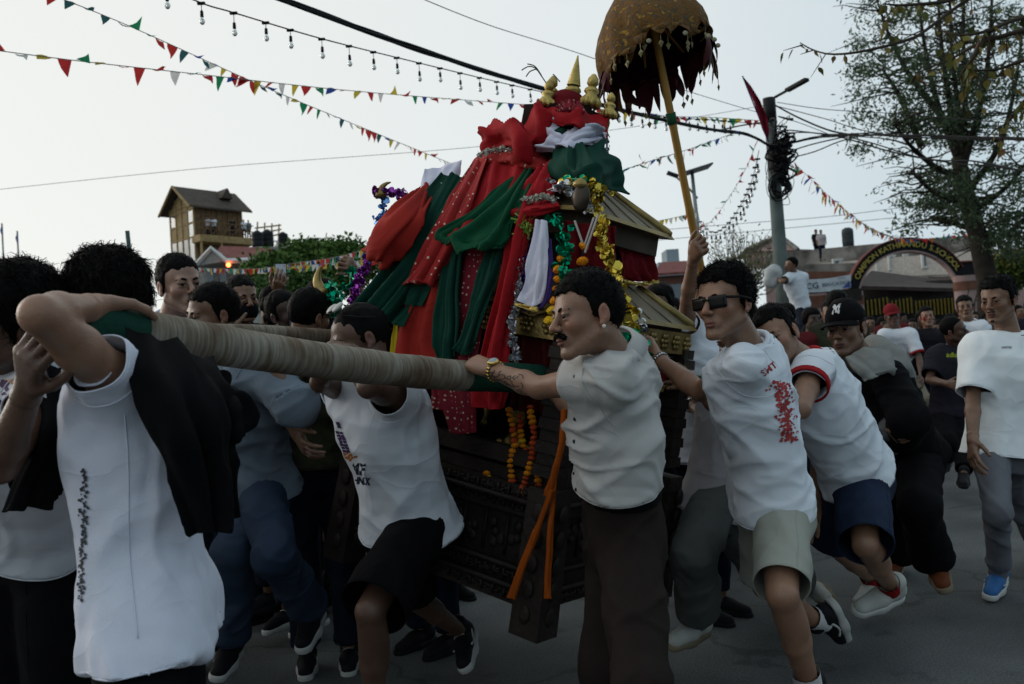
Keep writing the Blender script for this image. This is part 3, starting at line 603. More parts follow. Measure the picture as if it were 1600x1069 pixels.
# ---- utility pole with tangle, coil, lamp arm
def utility_pole():
    d = 15; top, bot = P(1205, 155, d), P(1238, 667, d); bot[2] = 0; top[1] = bot[1]
    o = thing('utility_pole', 'grey utility pole wrapped in tangled black cables with a street lamp arm', 'utility pole', bot)
    ax = nrm(top - bot); L = np.linalg.norm(top - bot)
    MB().tube([bot, bot + ax * L * .5, top], [.135, .115, .09], 14).build('pole', mat('pole_paint', (.10, .125, .12), .6, var=.3, vscale=3), o, True)
    MB().tube([top - ax * .35, top + ax * .05], [.105, .105], 12).build('pole_cap', BLACKP, o, True)
    arm = MB(); a0 = P(1211, 152, d); a1 = P(1258, 126, d - .6); arm.tube([a0, a1], .022, 6); arm.box(P(1245, 133, d - .4), (.22, .05, .025), np.column_stack([nrm(a1 - a0), nrm(np.cross(V3(0, 0, 1), a1 - a0)), nrm(np.cross(a1 - a0, np.cross(V3(0, 0, 1), a1 - a0)))])); arm.build('lamp_arm', RUBBER, o)
    arm = MB(); arm.tube([P(1216, 182, d), P(1230, 186, d - .1), P(1239, 187, d - .1)], [.012, .02, .03], 6); arm.build('bracket', RUBBER, o)
    tg = MB(); rs = random.Random(3)
    for k in range(46):     # messy wraps and loops round the mid part
        y0 = rs.uniform(195, 262); cpx = 1209 + (y0 - 155) * .064
        w = rs.uniform(8, 32) * (1 if rs.random() < .85 else -.6); hgt = rs.uniform(-18, 22)
        pts = [P(cpx + rs.uniform(-5, 5), y0, d - rs.uniform(.1, .3)), P(cpx + w * .6, y0 + hgt * .3 + rs.uniform(-8, 8), d - rs.uniform(.1, .4)), P(cpx + w, y0 + hgt, d - rs.uniform(-.1, .4)), P(cpx + w * .3 + 3, y0 + hgt + rs.uniform(-5, 14), d - .2), P(cpx + rs.uniform(-6, 6), y0 + rs.uniform(10, 30), d - .15)]
        tg.tube(smooth_pts(pts, 14), rs.choice([.006, .009, .014, .02]), 4)
    tg.build('cable_tangle', RUBBER, o)
    for k in range(6):
        c = P(1216 + rs.uniform(-3, 3), 236 + k * 5, d - .02); MB().lathe(c, [(.13 + .03 * rs.random(), -.14), (.15, 0), (.12, .14)], n=10).build('junction_box', RUBBER, o, True)
    co = MB()
    for k in range(14):
        c0 = P(1219 + rs.uniform(-5, 6), 291 + rs.uniform(-5, 5), d - .15 - .01 * k); r = rs.uniform(10, 17) / F * d; e = rs.uniform(.9, 1.15)
        co.tube([c0 + r * (CX * math.cos(t) * .85 + CY * math.sin(t) * e) + FWD * .03 * math.sin(2 * t) for t in np.linspace(0, 2 * math.pi, 22)], .011, 4, False)
    co.build('cable_coil', RUBBER, o)
    lp = MB()
    for pts in ([(1222, 250), (1238, 258), (1243, 272), (1232, 280)], [(1224, 268), (1240, 280), (1236, 300), (1226, 312)], [(1204, 240), (1197, 280), (1200, 305), (1212, 315)], [(1206, 225), (1196, 262), (1203, 290)], [(1228, 300), (1234, 318), (1222, 320)]):
        lp.tube(smooth_pts([P(*q, d - .2) for q in pts], 14), .005, 4)
    lp.build('loose_loop', RUBBER, o)
    fl = thing('flag', 'limp red flag with blue border hanging beside the top of the utility pole', 'flag', P(1200, 205, d - .2))
    rows = [[(1161, 121), (1163, 122)], [(1168, 137), (1173, 134)], [(1178, 160), (1188, 158)], [(1185, 180), (1199, 185)], [(1190, 200), (1202, 205)], [(1198, 218), (1200, 218)]]
    v = []; 
    for r_, (a, b) in enumerate(rows):
        for i in range(5): t = i / 4; v.append(P(a[0] + (b[0] - a[0]) * t, a[1] + (b[1] - a[1]) * t, d - .3 + .08 * math.sin(i * 2.2 + r_)))
    obj('flag_cloth', v, [(r_ * 5 + i, r_ * 5 + i + 1, r_ * 5 + i + 6, r_ * 5 + i + 5) for r_ in range(5) for i in range(4)], mat('flag_crimson', (.20, .012, .03), .8), fl)
    MB().tube([P(1160, 119, d - .3), P(1201, 222, d - .25)], .012, 5).build('stick', mat('flag_border', (.02, .03, .14), .7), fl)
utility_pole()
def solar_lamp():
    d = 22; o = thing('street_lamp', 'solar street lamp with tilted panel behind the umbrella pole', 'street lamp', P(1102, 440, d) * V3(1, 1, 0))
    MB().tube([P(1107, 500, d) * V3(1, 1, 0), P(1092, 380, d), P(1081, 266, d)], [.07, .06, .04], 8).build('pole', STEEL, o, True)
    a, b = P(1066, 273, d), P(1110, 259, d); x = nrm(b - a); y = V3(0, 1, 0); z = np.cross(x, y)
    MB().box((a + b) / 2, (np.linalg.norm(b - a) / 2, .3, .02), np.column_stack([x, y, z])).build('solar_panel', mat('panel_dark', (.06, .07, .08), .3), o)
    MB().tube([P(1090, 310, d), P(1075, 293, d), P(1057, 277, d)], .025, 6).build('arm', STEEL, o)
    MB().box(P(1051, 273, d), (.14, .08, .035), np.column_stack([nrm(P(1060, 277, d) - P(1043, 271, d)), y, nrm(np.cross(P(1060, 277, d) - P(1043, 271, d), y))])).build('lamp_head', BLACKP, o)
solar_lamp()
# ---- cables
def curve_px(pts, n=40):
    a = smooth_pts(pts, n); return [P(*q) for q in a]
def cable(label, pts, r, strands=1, n=40):
    o = thing('power_cable', label, 'cable', P(*pts[0])); w = curve_px(pts, n)
    if strands == 1: MB().tube(w, r, 5).build('cable', RUBBER, o, True)
    else:
        for s in range(strands):
            ph = s * 6.28 / strands; q = [p + 1.25 * r * (CY * math.cos(ph + i * .22) + FWD * math.sin(ph + i * .22)) * (1 + .5 * math.sin(i * .5 + s)) for i, p in enumerate(w)]
            MB().tube(q, r * random.uniform(.7, 1.1), 6).build('cable', RUBBER, o, True)
cable('thick bundle of black cables crossing the sky from the top edge to the utility pole', [(380, -25, 6.0), (560, 45, 7.2), (700, 92, 8.5), (860, 142, 10), (960, 170, 11.2), (1100, 200, 13.2), (1165, 210, 14.5), (1208, 232, 14.8)], .012, 5, 60)
cable('single thin wire above the thick cable bundle running from the top edge past the umbrella', [(640, -10, 9), (760, 38, 10), (900, 82, 11.5), (1060, 138, 13), (1205, 182, 14.8)], .005)
cable('faint thin wire low across the pale sky from the far edge to the utility pole', [(-10, 297, 14), (330, 262, 14), (740, 230, 14), (1000, 197, 14.6), (1206, 163, 14.9)], .004)
cable('thick black cable leaving the utility pole level towards the tall tree', [(1222, 226, 15), (1290, 213, 14), (1345, 210, 13), (1420, 213, 12), (1620, 217, 10)], .012, 4, 50)
cable('black cable sloping down from the pole top to the cable joint', [(1212, 165, 14.8), (1250, 185, 14.4), (1300, 205, 13.8), (1350, 213, 13)], .014)
cable('sagging black cable dropping from the joint across the tree trunk', [(1225, 205, 14.8), (1310, 213, 13.6), (1440, 247, 12), (1530, 256, 11), (1620, 270, 10)], .013, 2)
cable('thin wire highest on the right side of the utility pole', [(1214, 160, 15), (1290, 171, 14), (1400, 178, 13), (1620, 196, 10)], .006)
cable('thin wire second from the top beside the tree', [(1214, 166, 15), (1290, 186, 14), (1345, 203, 13), (1420, 216, 12)], .007)
cable('slack wire hanging just under the cable joint beside the pole', [(1222, 250, 15), (1270, 238, 14.4), (1310, 222, 13.8), (1350, 211, 13)], .010)
cable('short slack wire from bracket to cable joint', [(1222, 183, 15), (1260, 196, 14.5), (1300, 212, 14)], .006)
cable('slack cable leaving the tangle on the pole under the level one', [(1224, 240, 15), (1268, 226, 14.4), (1320, 214, 13.6)], .011)
cable('pair of faint wires low above the school roof', [(1000, 362, 40), (1150, 350, 40), (1300, 338, 40), (1440, 320, 40)], .012)
cable('lower faint wire above the school roof under the pair', [(1000, 378, 40), (1150, 364, 40), (1300, 350, 40), (1400, 340, 40)], .012)
cable('short cable branching from the bundle to the pole bracket', [(1120, 205, 13.6), (1160, 196, 14.4), (1206, 190, 14.8)], .012)
# ---- bunting
FLC = [mat('bunting_red', (.42, .035, .035), .8, var=.1), mat('bunting_blue', (.03, .07, .32), .8, var=.1), mat('bunting_white', (.60, .62, .62), .8, var=.1), mat('bunting_yellow', (.50, .40, .05), .8, var=.1), mat('bunting_green', (.02, .22, .10), .8, var=.1), mat('bunting_teal', (.03, .10, .11), .8, var=.1), mat('bunting_orange', (.5, .14, .03), .8, var=.1)]
for _m in FLC: translucent(_m, .5)
def flag_mesh(k, rect=False):
    v = []; n = 4; f = []
    for j in range(n + 1):
        w = .5 if rect else .5 * (1 - j / n * .97)
        for i in range(4):
            x = (i / 3 - .5) * 2 * w; v.append((x, .12 * math.sin(2.2 * j / n * (1 + .4 * k) + x * 3 + k), -j / n * (1.0 if rect else 1.15)))
    for j in range(n):
        for i in range(3): f.append((j * 4 + i, j * 4 + i + 1, (j + 1) * 4 + i + 1, (j + 1) * 4 + i))
    return mk_mesh('flag', v, f)
FLM = {}
def flagm(k, c, rect):
    key = (k, c, rect)
    if key not in FLM: FLM[key] = flag_mesh(k, rect); FLM[key].materials.append(FLC[c])
    return FLM[key]
def bunting(label, pts, size, gap, seed, cols=(0, 1, 2, 3, 4), wind=.9, rect=False, cap=300):
    rs = random.Random(seed); o = thing('bunting', label, 'bunting', P(*pts[0]), group='strings of bunting flags'); w = np.array(curve_px(pts, 120))
    MB().tube(w[::2], .004, 4).build('cord', mat('cord_grey', (.2, .2, .2), .8), o)
    seg = np.linalg.norm(np.diff(w, axis=0), axis=1); cum = np.concatenate([[0], np.cumsum(seg)]); L = cum[-1]; k = 0; s = gap * .5
    while s < L and k < cap:
        p = np.array([np.interp(s, cum, w[:, i]) for i in range(3)]); q = np.array([np.interp(min(s + .05, L), cum, w[:, i]) for i in range(3)]); t = nrm(q - p) if np.linalg.norm(q - p) > 1e-6 else V3(1, 0, 0)
        a = rs.gauss(0, wind); dn = nrm(V3(0, 0, 1) - t * t[2]); nn = np.cross(t, dn); z = dn * math.cos(a) + nn * math.sin(a); y = np.cross(z, t)
        sc = size * rs.uniform(.8, 1.1); M = frame(p, t, y, z, (sc, sc, sc * rs.uniform(.75, 1.1)))
        inst('flag', flagm(rs.randrange(3), cols[k % len(cols)] if rs.random() < .8 else rs.choice(cols), rect), o, M); s += gap * rs.uniform(.85, 1.15); k += 1
bunting('bunting string falling steeply from the top edge to the red cloth on the shrine', [(70, -12, 7), (200, 40, 7.6), (400, 130, 9), (560, 197, 10.6), (708, 257, 12.5)], .105, .135, 1, (0, 5, 1, 5, 2, 3, 4, 0), .9)
bunting('bunting string crossing the left sky almost level towards the brass finials', [(-20, 77, 7), (120, 95, 7.5), (300, 115, 8.3), (560, 143, 10), (880, 168, 12)], .115, .16, 2, (0, 2, 3, 0, 4, 1, 0, 3), 1.25)
bunting('bunting string continuing behind the finials to the utility pole', [(930, 170, 12.5), (1040, 181, 13.5), (1120, 184, 14.4), (1205, 190, 15)], .14, .18, 3, (0, 1, 4, 3, 0), .7)
bunting('bunting string rising from the shrine roof towards the thick cable', [(955, 273, 9), (1000, 257, 10), (1080, 232, 12), (1155, 205, 14.3)], .105, .15, 4, (4, 5, 0, 4, 1, 5, 0), 1.0)
bunting('low bunting string in front of the red roofed house and green trees', [(305, 419, 19), (400, 420, 17), (470, 410, 15), (530, 401, 13.5), (585, 385, 12)], .11, .12, 5, (0, 2, 0, 4, 2, 3, 1, 2, 0, 3), .25, True)
bunting('short low bunting string beside the raised hand and purple tinsel', [(440, 418, 15), (500, 413, 13.5), (550, 409, 12.5), (600, 398, 12)], .10, .13, 6, (2, 3, 1, 0, 3, 4), .3, True)
bunting('bunting string low between shrine roof and umbrella pole', [(990, 352, 17), (1040, 343, 17), (1085, 333, 17.5)], .11, .12, 7, (2, 3, 2, 4, 0, 3), .4)
bunting('red bunting string dropping from the utility pole to the solar lamp', [(1184, 218, 15), (1163, 268, 16), (1130, 322, 18), (1104, 352, 20), (1080, 356, 21.5)], .13, .2, 8, (0, 4, 0, 0, 2), 1.0)
bunting('bunting string from the utility pole down to the gate arch and up along it', [(1240, 254, 15), (1290, 302, 18), (1350, 350, 24), (1400, 371, 30), (1440, 373, 34), (1500, 366, 33), (1560, 346, 30), (1620, 326, 27)], .2, .24, 9, (0, 4, 1, 0, 5, 0, 3, 6), .6)
# ---- bulb strings
def bulb_string(label, pts, ts, drop, r, loose=.0):
    o = thing('bulb_string', label, 'string lights', P(*pts[0]), group='strings of bulbs'); w = np.array(curve_px(pts, 160)); MB().tube(w[::2], .006, 5).build('cord', RUBBER, o, True)
    pr = np.array([proj(p)[0] if drop > .01 else 0 for p in w])
    for px in ts:
        i = int(np.argmin(np.abs(pr - px))); p = w[i]; dr = drop * random.uniform(.6, 1.1)
        s = MB(); s.tube([p, p - V3(0, 0, dr)], .003, 4); s.lathe(p - V3(0, 0, dr), [(.004, .012), (r * .55, .006), (r * .62, -r * 1.6), (r * .4, -r * 1.9)], n=8); s.box(p - V3(0, 0, .004), (r * 1.3, r * .5, r * .4)); so = s.build('bulb_socket', RUBBER, o, True)
        MB().lathe(p - V3(0, 0, dr + r * 1.9), [(r * .4, 0), (r * .95, -r * 1.0), (r * .95, -r * 1.7), (r * .5, -r * 2.4), (0, -r * 2.5)], n=8).build('bulb', mat('bulb_glass', (.72, .75, .74), .1, var=.02, trans=.6), so, True)
bulb_string('string of dangling bulbs crossing the upper sky to the brass finials', [(200, -45, 6.2), (310, 3, 6.8), (365, 20, 7), (500, 60, 7.8), (640, 95, 9), (760, 124, 10.2), (870, 149, 11.4)], [261, 313, 364, 413, 455, 501, 545, 584, 620, 654, 687, 718, 749, 774, 800, 827, 850], .085, .022)
bulb_string('string of dangling bulbs behind the umbrella fringe near the utility pole', [(950, 168, 12), (1040, 183, 13), (1120, 188, 14), (1205, 196, 15)], [966, 985, 1003, 1022, 1040, 1056, 1076, 1090, 1103, 1116, 1128, 1132, 1140], .1, .026)
bulb_string('slack string of bulbs hanging from the utility pole to the solar lamp', [(1186, 235, 15), (1172, 290, 16), (1145, 340, 18), (1118, 363, 19.5), (1096, 350, 21), (1090, 330, 21.5)], [1183, 1180, 1177, 1173, 1170, 1166, 1161, 1156, 1150, 1145, 1139, 1132, 1125, 1118, 1111, 1104, 1098, 1094], .12, .035)
# ---- trees
LEAFM = {}
def leaf_quads(pts, nrms_seed, size, asp, rs, droop=.3):
    """numpy leaf quads (diamonds) at pts"""
    n = len(pts); d = rs.normal(size=(n, 3)); d[:, 2] -= droop; d /= np.linalg.norm(d, axis=1)[:, None]; u = rs.normal(size=(n, 3)); u = np.cross(d, u); u /= np.linalg.norm(u, axis=1)[:, None]
    s = size * rs.uniform(.6, 1.3, n)[:, None]; a = pts; b = pts + d * s * .5 + u * s * asp; c = pts + d * s; e = pts + d * s * .5 - u * s * asp
    v = np.stack([a, b, c, e], 1).reshape(-1, 3); f = np.arange(4 * n).reshape(-1, 4); return v, f
def grow(mb, p, dr, L, r, lev, rs, tips, spread=.5, up=.15, taper=.62, kids=3):
    n = 5; pts = [p]; d = nrm(dr)
    for i in range(n): d = nrm(d + rs.normal(size=3) * .12 + V3(0, 0, up * .3)); pts.append(pts[-1] + d * L / n)
    mb.tube(pts, list(np.linspace(r, r * taper, n + 1)), 6 if lev > 1 else 4)
    if lev == 0: tips += pts[2:]; return
    if lev == 1: tips += pts[3:]
    for k in range(kids):
        q = pts[rs.integers(2, n + 1)]; nd = nrm(d + rs.normal(size=3) * spread + V3(0, 0, up)); grow(mb, q, nd, L * rs.uniform(.55, .8), r * taper * .75, lev - 1, rs, tips, spread, up, taper, kids)
def big_tree():
    d = 27; rs = np.random.default_rng(5); b = P(1548, 560, d); b[2] = 0
    o = thing('tall_tree', 'tall feathery dark tree with many stems towering behind the school gate', 'tree', b)
    BARK = mat('bark_dark', (.035, .03, .025), .9, var=.3, vscale=4, bump=.5, bscale=14)
    tk = MB(); q = lambda x, y, k=0: P(x, y, d + k)
    tk.tube([b, q(1543, 440), q(1528, 370), q(1508, 300), q(1497, 245)], [.36, .30, .27, .25, .2], 10)
    stems = []
    for pts in ([(1497, 250), (1470, 180), (1452, 110), (1440, 40), (1428, -60)], [(1495, 245), (1482, 150), (1470, 60), (1462, -70)], [(1500, 250), (1497, 170), (1488, 90), (1482, -60)], [(1503, 250), (1508, 160), (1505, 60), (1508, -80)], [(1505, 260), (1530, 170), (1545, 80), (1552, -60)], [(1512, 300), (1560, 230), (1585, 140), (1600, 30)], [(1520, 330), (1575, 290), (1620, 230)], [(1505, 280), (1460, 260), (1420, 225), (1395, 190)], [(1515, 320), (1460, 300), (1425, 270)], [(1525, 360), (1490, 350), (1452, 340)], [(1535, 390), (1580, 360), (1610, 330)], [(1470, 180), (1430, 130), (1395, 70), (1370, 0)], [(1440, 230), (1405, 150), (1380, 110)]):
        k = rs.uniform(-1.2, 1.2); w = smooth_pts([V3(*q(x, y, k * i / 2)) for i, (x, y) in enumerate(pts)], 12); tk.tube(w, list(np.linspace(.11, .025, 12)), 6); stems.append(w)
    tips = []
    for w in stems:
        for i in range(2, 12):
            for r_ in range(3):
                dd = nrm(V3(rs.normal() * 1.0, rs.normal() * 1.0, rs.uniform(-.1, .5))); L = rs.uniform(.7, 1.9)
                pts = [w[i] + dd * L * t + V3(0, 0, -.12 * t * t * L + .05 * rs.normal()) for t in np.linspace(0, 1, 5)]; tk.tube(pts, list(np.linspace(.03, .006, 5)), 4); tips += pts[1:]
    tk.build('trunk', BARK, o, True)
    # feathery sprays in zones matched to the crown: outline left edge steps in and out
    cl = []
    zones = [(1375, 20, 45, 28, 90), (1345, 62, 22, 14, 40), (1400, 95, 60, 25, 110), (1345, 110, 22, 10, 40), (1390, 145, 62, 16, 90), (1350, 182, 30, 9, 40), (1415, 195, 70, 18, 110), (1385, 240, 30, 9, 36), (1450, 60, 70, 55, 200), (1530, 60, 70, 70, 230), (1470, 150, 70, 50, 180), (1560, 170, 55, 70, 220), (1460, 285, 60, 25, 150), (1435, 325, 40, 14, 60), (1475, 355, 60, 25, 170), (1545, 300, 60, 45, 230), (1410, 355, 22, 8, 26), (1480, 315, 50, 22, 110), (1580, 370, 40, 35, 150), (1590, 60, 40, 60, 120), (1500, 210, 60, 25, 110), (1350, 235, 25, 6, 16), (1370, 80, 30, 30, 50)]
    for x, y, rx, ry, n in zones:
        for k in range(int(n * 1.15)):
            a, r_ = rs.uniform(0, 6.28), math.sqrt(rs.uniform()); cl.append(P(x + rx * r_ * math.cos(a), y + ry * r_ * math.sin(a), d + rs.uniform(-2.2, 2.2)))
    cl = np.array(cl + list(np.array(tips)[rs.integers(0, len(tips), 700)]))
    f = fbm(cl * .9, 3); cl = cl[f > .10]
    C = np.repeat(cl, 16, 0) + rs.normal(size=(len(cl) * 16, 3)) * V3(.19, .19, .10)
    v, q_ = leaf_quads(C, 0, .15, .17, rs, .1); sel = rs.uniform(size=len(q_)) < .62
    LD = mat('leaf_dark', (.052, .080, .048), .7, var=.35, vscale=.8); LL = mat('leaf_mid', (.09, .13, .065), .7, var=.35, vscale=.8)
    translucent(LD, .35); translucent(LL, .35)
    a, b_ = compact(v, q_[sel]); obj('crown', a, b_, LD, o, False); a, b_ = compact(v, q_[~sel]); obj('crown', a, b_, LL, o, False)
big_tree()
def bushy(label, cx, cy, d, rx, ry, n, cols, seed, cat='tree', group=None):
    rs = np.random.default_rng(seed); b = P(cx, cy, d); b[2] = 0; c = P(cx, cy, d)
    o = thing('leafy_tree', label, cat, b, group); tk = MB(); tips = []; k = d / F
    grow(tk, b, V3(0, 0, 1), max(c[2] * .6, .6), .12, 2, rs, tips, .6, .2); tk.build('trunk', mat('bark_brown', (.05, .04, .03), .9), o, True)
    cl = rs.normal(size=(n, 3)); cl /= np.linalg.norm(cl, axis=1)[:, None]; cl = cl * rs.uniform(.35, 1.0, n)[:, None] ** .6
    cl *= (1 + .28 * vnoise(cl * 2.3, seed))[:, None]
    cl = c + cl * V3(rx * k, rx * k * .8, ry * k); cl = cl[fbm(cl * 1.6, seed) > -.55]
    C = np.repeat(cl, 10, 0) + rs.normal(size=(len(cl) * 10, 3)) * .13; v, q = leaf_quads(C, 0, .17, .3, rs)
    s = rs.uniform(size=len(q)) < .55; a, b_ = compact(v, q[s]); obj('crown', a, b_, cols[0], o, False); a, b_ = compact(v, q[~s]); obj('crown', a, b_, cols[1], o, False)
G1 = mat('leaf_green', (.05, .10, .025), .65, var=.35, vscale=1); G2 = mat('leaf_bright', (.09, .15, .035), .65, var=.3, vscale=1); G3 = mat('leaf_yellow', (.13, .13, .03), .65, var=.3)
TG = 'green trees behind the low bunting'
bushy('rounded green tree beside the red roofed house, lowest of the row', 425, 430, 26, 42, 30, 700, (G1, G2), 11, group=TG)
bushy('rounded green tree in the middle of the row behind the low bunting', 487, 412, 28, 45, 34, 800, (G1, G2), 12, group=TG)
bushy('green tree tallest in the row, next to the shrine cloth', 542, 415, 27, 40, 36, 750, (G1, G2), 13, group=TG)
bushy('dark green tree lower behind the phone held up', 455, 455, 24, 60, 26, 600, (G1, G1), 14, group=TG)
bushy('yellow green shrub beside the gate beam under the tall tree', 1582, 420, 30, 34, 24, 420, (G1, G3), 15)
def bare_bush():
    rs = np.random.default_rng(9); d = 21; b = P(1160, 500, d); b[2] = 0; o = thing('bare_tree', 'thin bare twiggy tree with few pale buds behind the sunglasses man', 'tree', b); tk = MB()
    tk.tube([b, P(1160, 470, d), P(1158, 440, d)], [.12, .1, .08], 8); ends = []
    for k in range(110):
        x1, y1 = rs.uniform(1098, 1218), rs.uniform(356, 425) ; y1 += abs(x1 - 1160) * .35
        dd = rs.uniform(-1.2, 1.2); p0 = P(1158 + rs.uniform(-8, 8), rs.uniform(425, 470), d); p1 = P(x1, y1, d + dd); mid = (p0 + p1) / 2 + V3(rs.normal() * .12, 0, -.12)
        pts = smooth_pts([p0, mid, p1], 8); tk.tube(pts, list(np.linspace(.016, .004, 8)), 4); ends += list(pts[3:])
        for s in range(3):
            q = pts[rs.integers(3, 8)]; tk.tube([q, q + V3(rs.normal() * .16, 0, rs.uniform(.1, .35))], [.006, .003], 4); ends.append(q + V3(0, 0, .2))
    tk.build('trunk', mat('twig_grey', (.12, .11, .085), .9), o, True)
    e = np.array(ends); e = e[rs.integers(0, len(e), 900)] + rs.normal(size=(900, 3)) * .08; v, f = leaf_quads(e, 0, .07, .3, rs); obj('crown', v, f, mat('bud_green', (.14, .16, .06), .7), o, False)
bare_bush()
def near_branch():
    rs = np.random.default_rng(21); o = thing('tree_branch', 'overhanging branch with sparse yellow green leaves reaching in from the upper corner', 'tree', P(1700, -40, 6.5)); bk = MB(); d = 6.5
    paths = [[(1700, -70), (1560, -20), (1508, 2), (1450, 45), (1420, 62), (1350, 80), (1300, 85), (1270, 78), (1250, 67)], [(1720, 20), (1600, 28), (1545, 48), (1500, 55), (1462, 45)], [(1700, 20), (1590, 50), (1530, 68), (1490, 90), (1430, 115)], [(1720, 70), (1610, 92), (1560, 108), (1520, 110)], [(1560, -60), (1500, -5), (1420, 8), (1380, 6)], [(1545, 48), (1520, 90), (1500, 118)], [(1640, 120), (1600, 160), (1575, 190), (1560, 200)]]
    pts_all = []
    for i, pth in enumerate(paths):
        w = smooth_pts([P(x, y, d + .25 * math.sin(i * 2 + j)) for j, (x, y) in enumerate(pth)], 24); bk.tube(w, list(np.linspace(.022 if i else .018, .004, 24)), 6); pts_all += [(w[k], w[min(k + 1, 23)] - w[k - 1]) for k in range(5, 24)]
        for k in range(6, 24, 2):
            dd = nrm(V3(rs.normal(), rs.normal() * .5, rs.normal() - .3)); L = rs.uniform(.05, .3); tw = [w[k] + dd * L * t + V3(0, 0, -.04 * t) for t in (0, .5, 1)]; bk.tube(tw, [.005, .004, .002], 4); pts_all += [(tw[2], dd), (tw[1], dd)]
    bk.build('branch', mat('bark_brown', None), o, True)
    lv = [(0, 0, 0), (.3, .25, .06), (.36, .55, .03), (.2, .85, 0), (0, 1.25, -.1), (-.2, .85, 0), (-.36, .55, .03), (-.3, .25, .06), (0, .6, -.05)]
    lf = [(0, 1, 8), (1, 2, 8), (2, 3, 8), (3, 4, 8), (4, 5, 8), (5, 6, 8), (6, 7, 8), (7, 0, 8)]
    ms = []
    for k, c in enumerate(((.14, .125, .03), (.09, .10, .03), (.17, .13, .04), (.11, .06, .025))):
        me = mk_mesh('leaf', lv, lf); me.materials.append(mat('fig_leaf_%s' % ['olive', 'green', 'gold', 'rust'][k], c, .6, var=.25, vscale=8)); ms.append(me)
    idx = rs.permutation(len(pts_all))[:170]
    for i in list(idx):
        p, t = pts_all[i]; s = rs.uniform(.035, .075); dn = nrm(V3(rs.normal() * .6, rs.normal() * .6, -1)); x = nrm(np.cross(dn, rs.normal(size=3))); z = np.cross(x, dn)
        inst('leaf', ms[int(rs.choice(4, p=[.4, .3, .2, .1]))], o, frame(p + V3(0, 0, -.01), x, dn, z, s))
near_branch()
# ================================================================== SHRINE (tilted palanquin carried on two poles)
U_ = nrm([.6, .8, -.08]); V_ = V3(.8, -.6, -.2); V_ = nrm(V_ - (V_ @ U_) * U_); N_ = np.cross(V_, U_)
HA, HB = .46, .42
SO = P(825, 985, 3.25) - HA * V_ + HB * U_
SR = np.column_stack([V_, U_, N_])
S = lambda x, y, z: SO + x * V_ + y * U_ + z * N_
CARV = mat('carved_wood', (.022, .016, .013), .55, var=.35, vscale=9, bump=.5, bscale=45, spec=.2)
BRASS = mat('old_brass', (.24, .175, .065), .42, metal=.85, var=.35, vscale=7, bump=.25, bscale=50); BRASS_D = mat('dull_brass_sheet', (.16, .13, .085), .5, metal=.7, var=.4, vscale=5, bump=.25, bscale=40)
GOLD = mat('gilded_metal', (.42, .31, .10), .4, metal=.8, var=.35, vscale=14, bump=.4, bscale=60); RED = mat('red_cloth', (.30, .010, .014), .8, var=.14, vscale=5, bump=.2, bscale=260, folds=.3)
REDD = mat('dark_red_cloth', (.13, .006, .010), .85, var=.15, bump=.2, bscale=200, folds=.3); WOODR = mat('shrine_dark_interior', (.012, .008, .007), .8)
shrine = thing('palanquin_shrine', 'carved wooden palanquin shrine with two brass roofs buried under coloured cloths', 'shrine', SO)
def sbox(name, x, y, z, hx, hy, hz, m, par=shrine, bev=None): return MB().box(S(x, y, z), (hx, hy, hz), SR).build(name, m, par)
steps = [(.115, .50, .46, .030), (.175, .475, .435, .028), (.30, .44, .40, .095), (.425, .475, .435, .028), (.48, .50, .46, .025), (.53, .46, .42, .023)]
for z, a, b, h in steps: sbox('plinth_step', 0, 0, z, a, b, h, CARV)
for z, a, b in ((.205, .48, .44), (.395, .46, .42), (.455, .51, .47), (.145, .505, .465)):
    MB().tube([S(-a, -b, z), S(a, -b, z), S(a, b, z)], .011, 6).build('moulding', CARV, shrine, True)
def relief(name, face, z0, z1, lo, hi, dep, n, seed):
    """carved panel: frame, scrolls and bosses standing off the plinth"""
    rs = random.Random(seed); m = MB(); q = (lambda t, z, o: S(t, -dep - o, z)) if face == 'f' else (lambda t, z, o: S(dep + o, t, z))
    R = SR if face == 'f' else np.column_stack([U_, V_, N_])
    w = (hi - lo) / n
    for i in range(n):
        c = lo + (i + .5) * w; zc = (z0 + z1) / 2; h = (z1 - z0) / 2
        for k in range(3): a = rs.uniform(0, 6.28); m.ell(q(c + .28 * w * math.cos(a + k * 2.1), zc + .5 * h * math.sin(a + k * 2.1), .004), (.2 * w, .012, .28 * h), R, 8, 5)
        m.ell(q(c, zc, .006), (.16 * w, .016, .22 * h), R, 8, 5)
        m.tube([q(c - w * .5, z0 + .1 * h, .008), q(c - w * .5, z1 - .1 * h, .008)], .006, 4)
    m.build(name, CARV, shrine, True)
relief('carved_panel', 'f', .22, .385, -.42, .40, .40, 8, 1); relief('carved_panel', 'r', .22, .385, -.36, .38, .44, 7, 2)
relief('carved_band', 'f', .10, .135, -.44, .42, .462, 16, 3); relief('carved_band', 'r', .10, .135, -.4, .4, .502, 14, 4); relief('carved_band', 'f', .46, .50, -.44, .42, .462, 18, 5)
relief('carved_band', 'f', .155, .195, -.44, .42, .436, 20, 6); relief('carved_band', 'f', .41, .44, -.44, .42, .436, 20, 7)
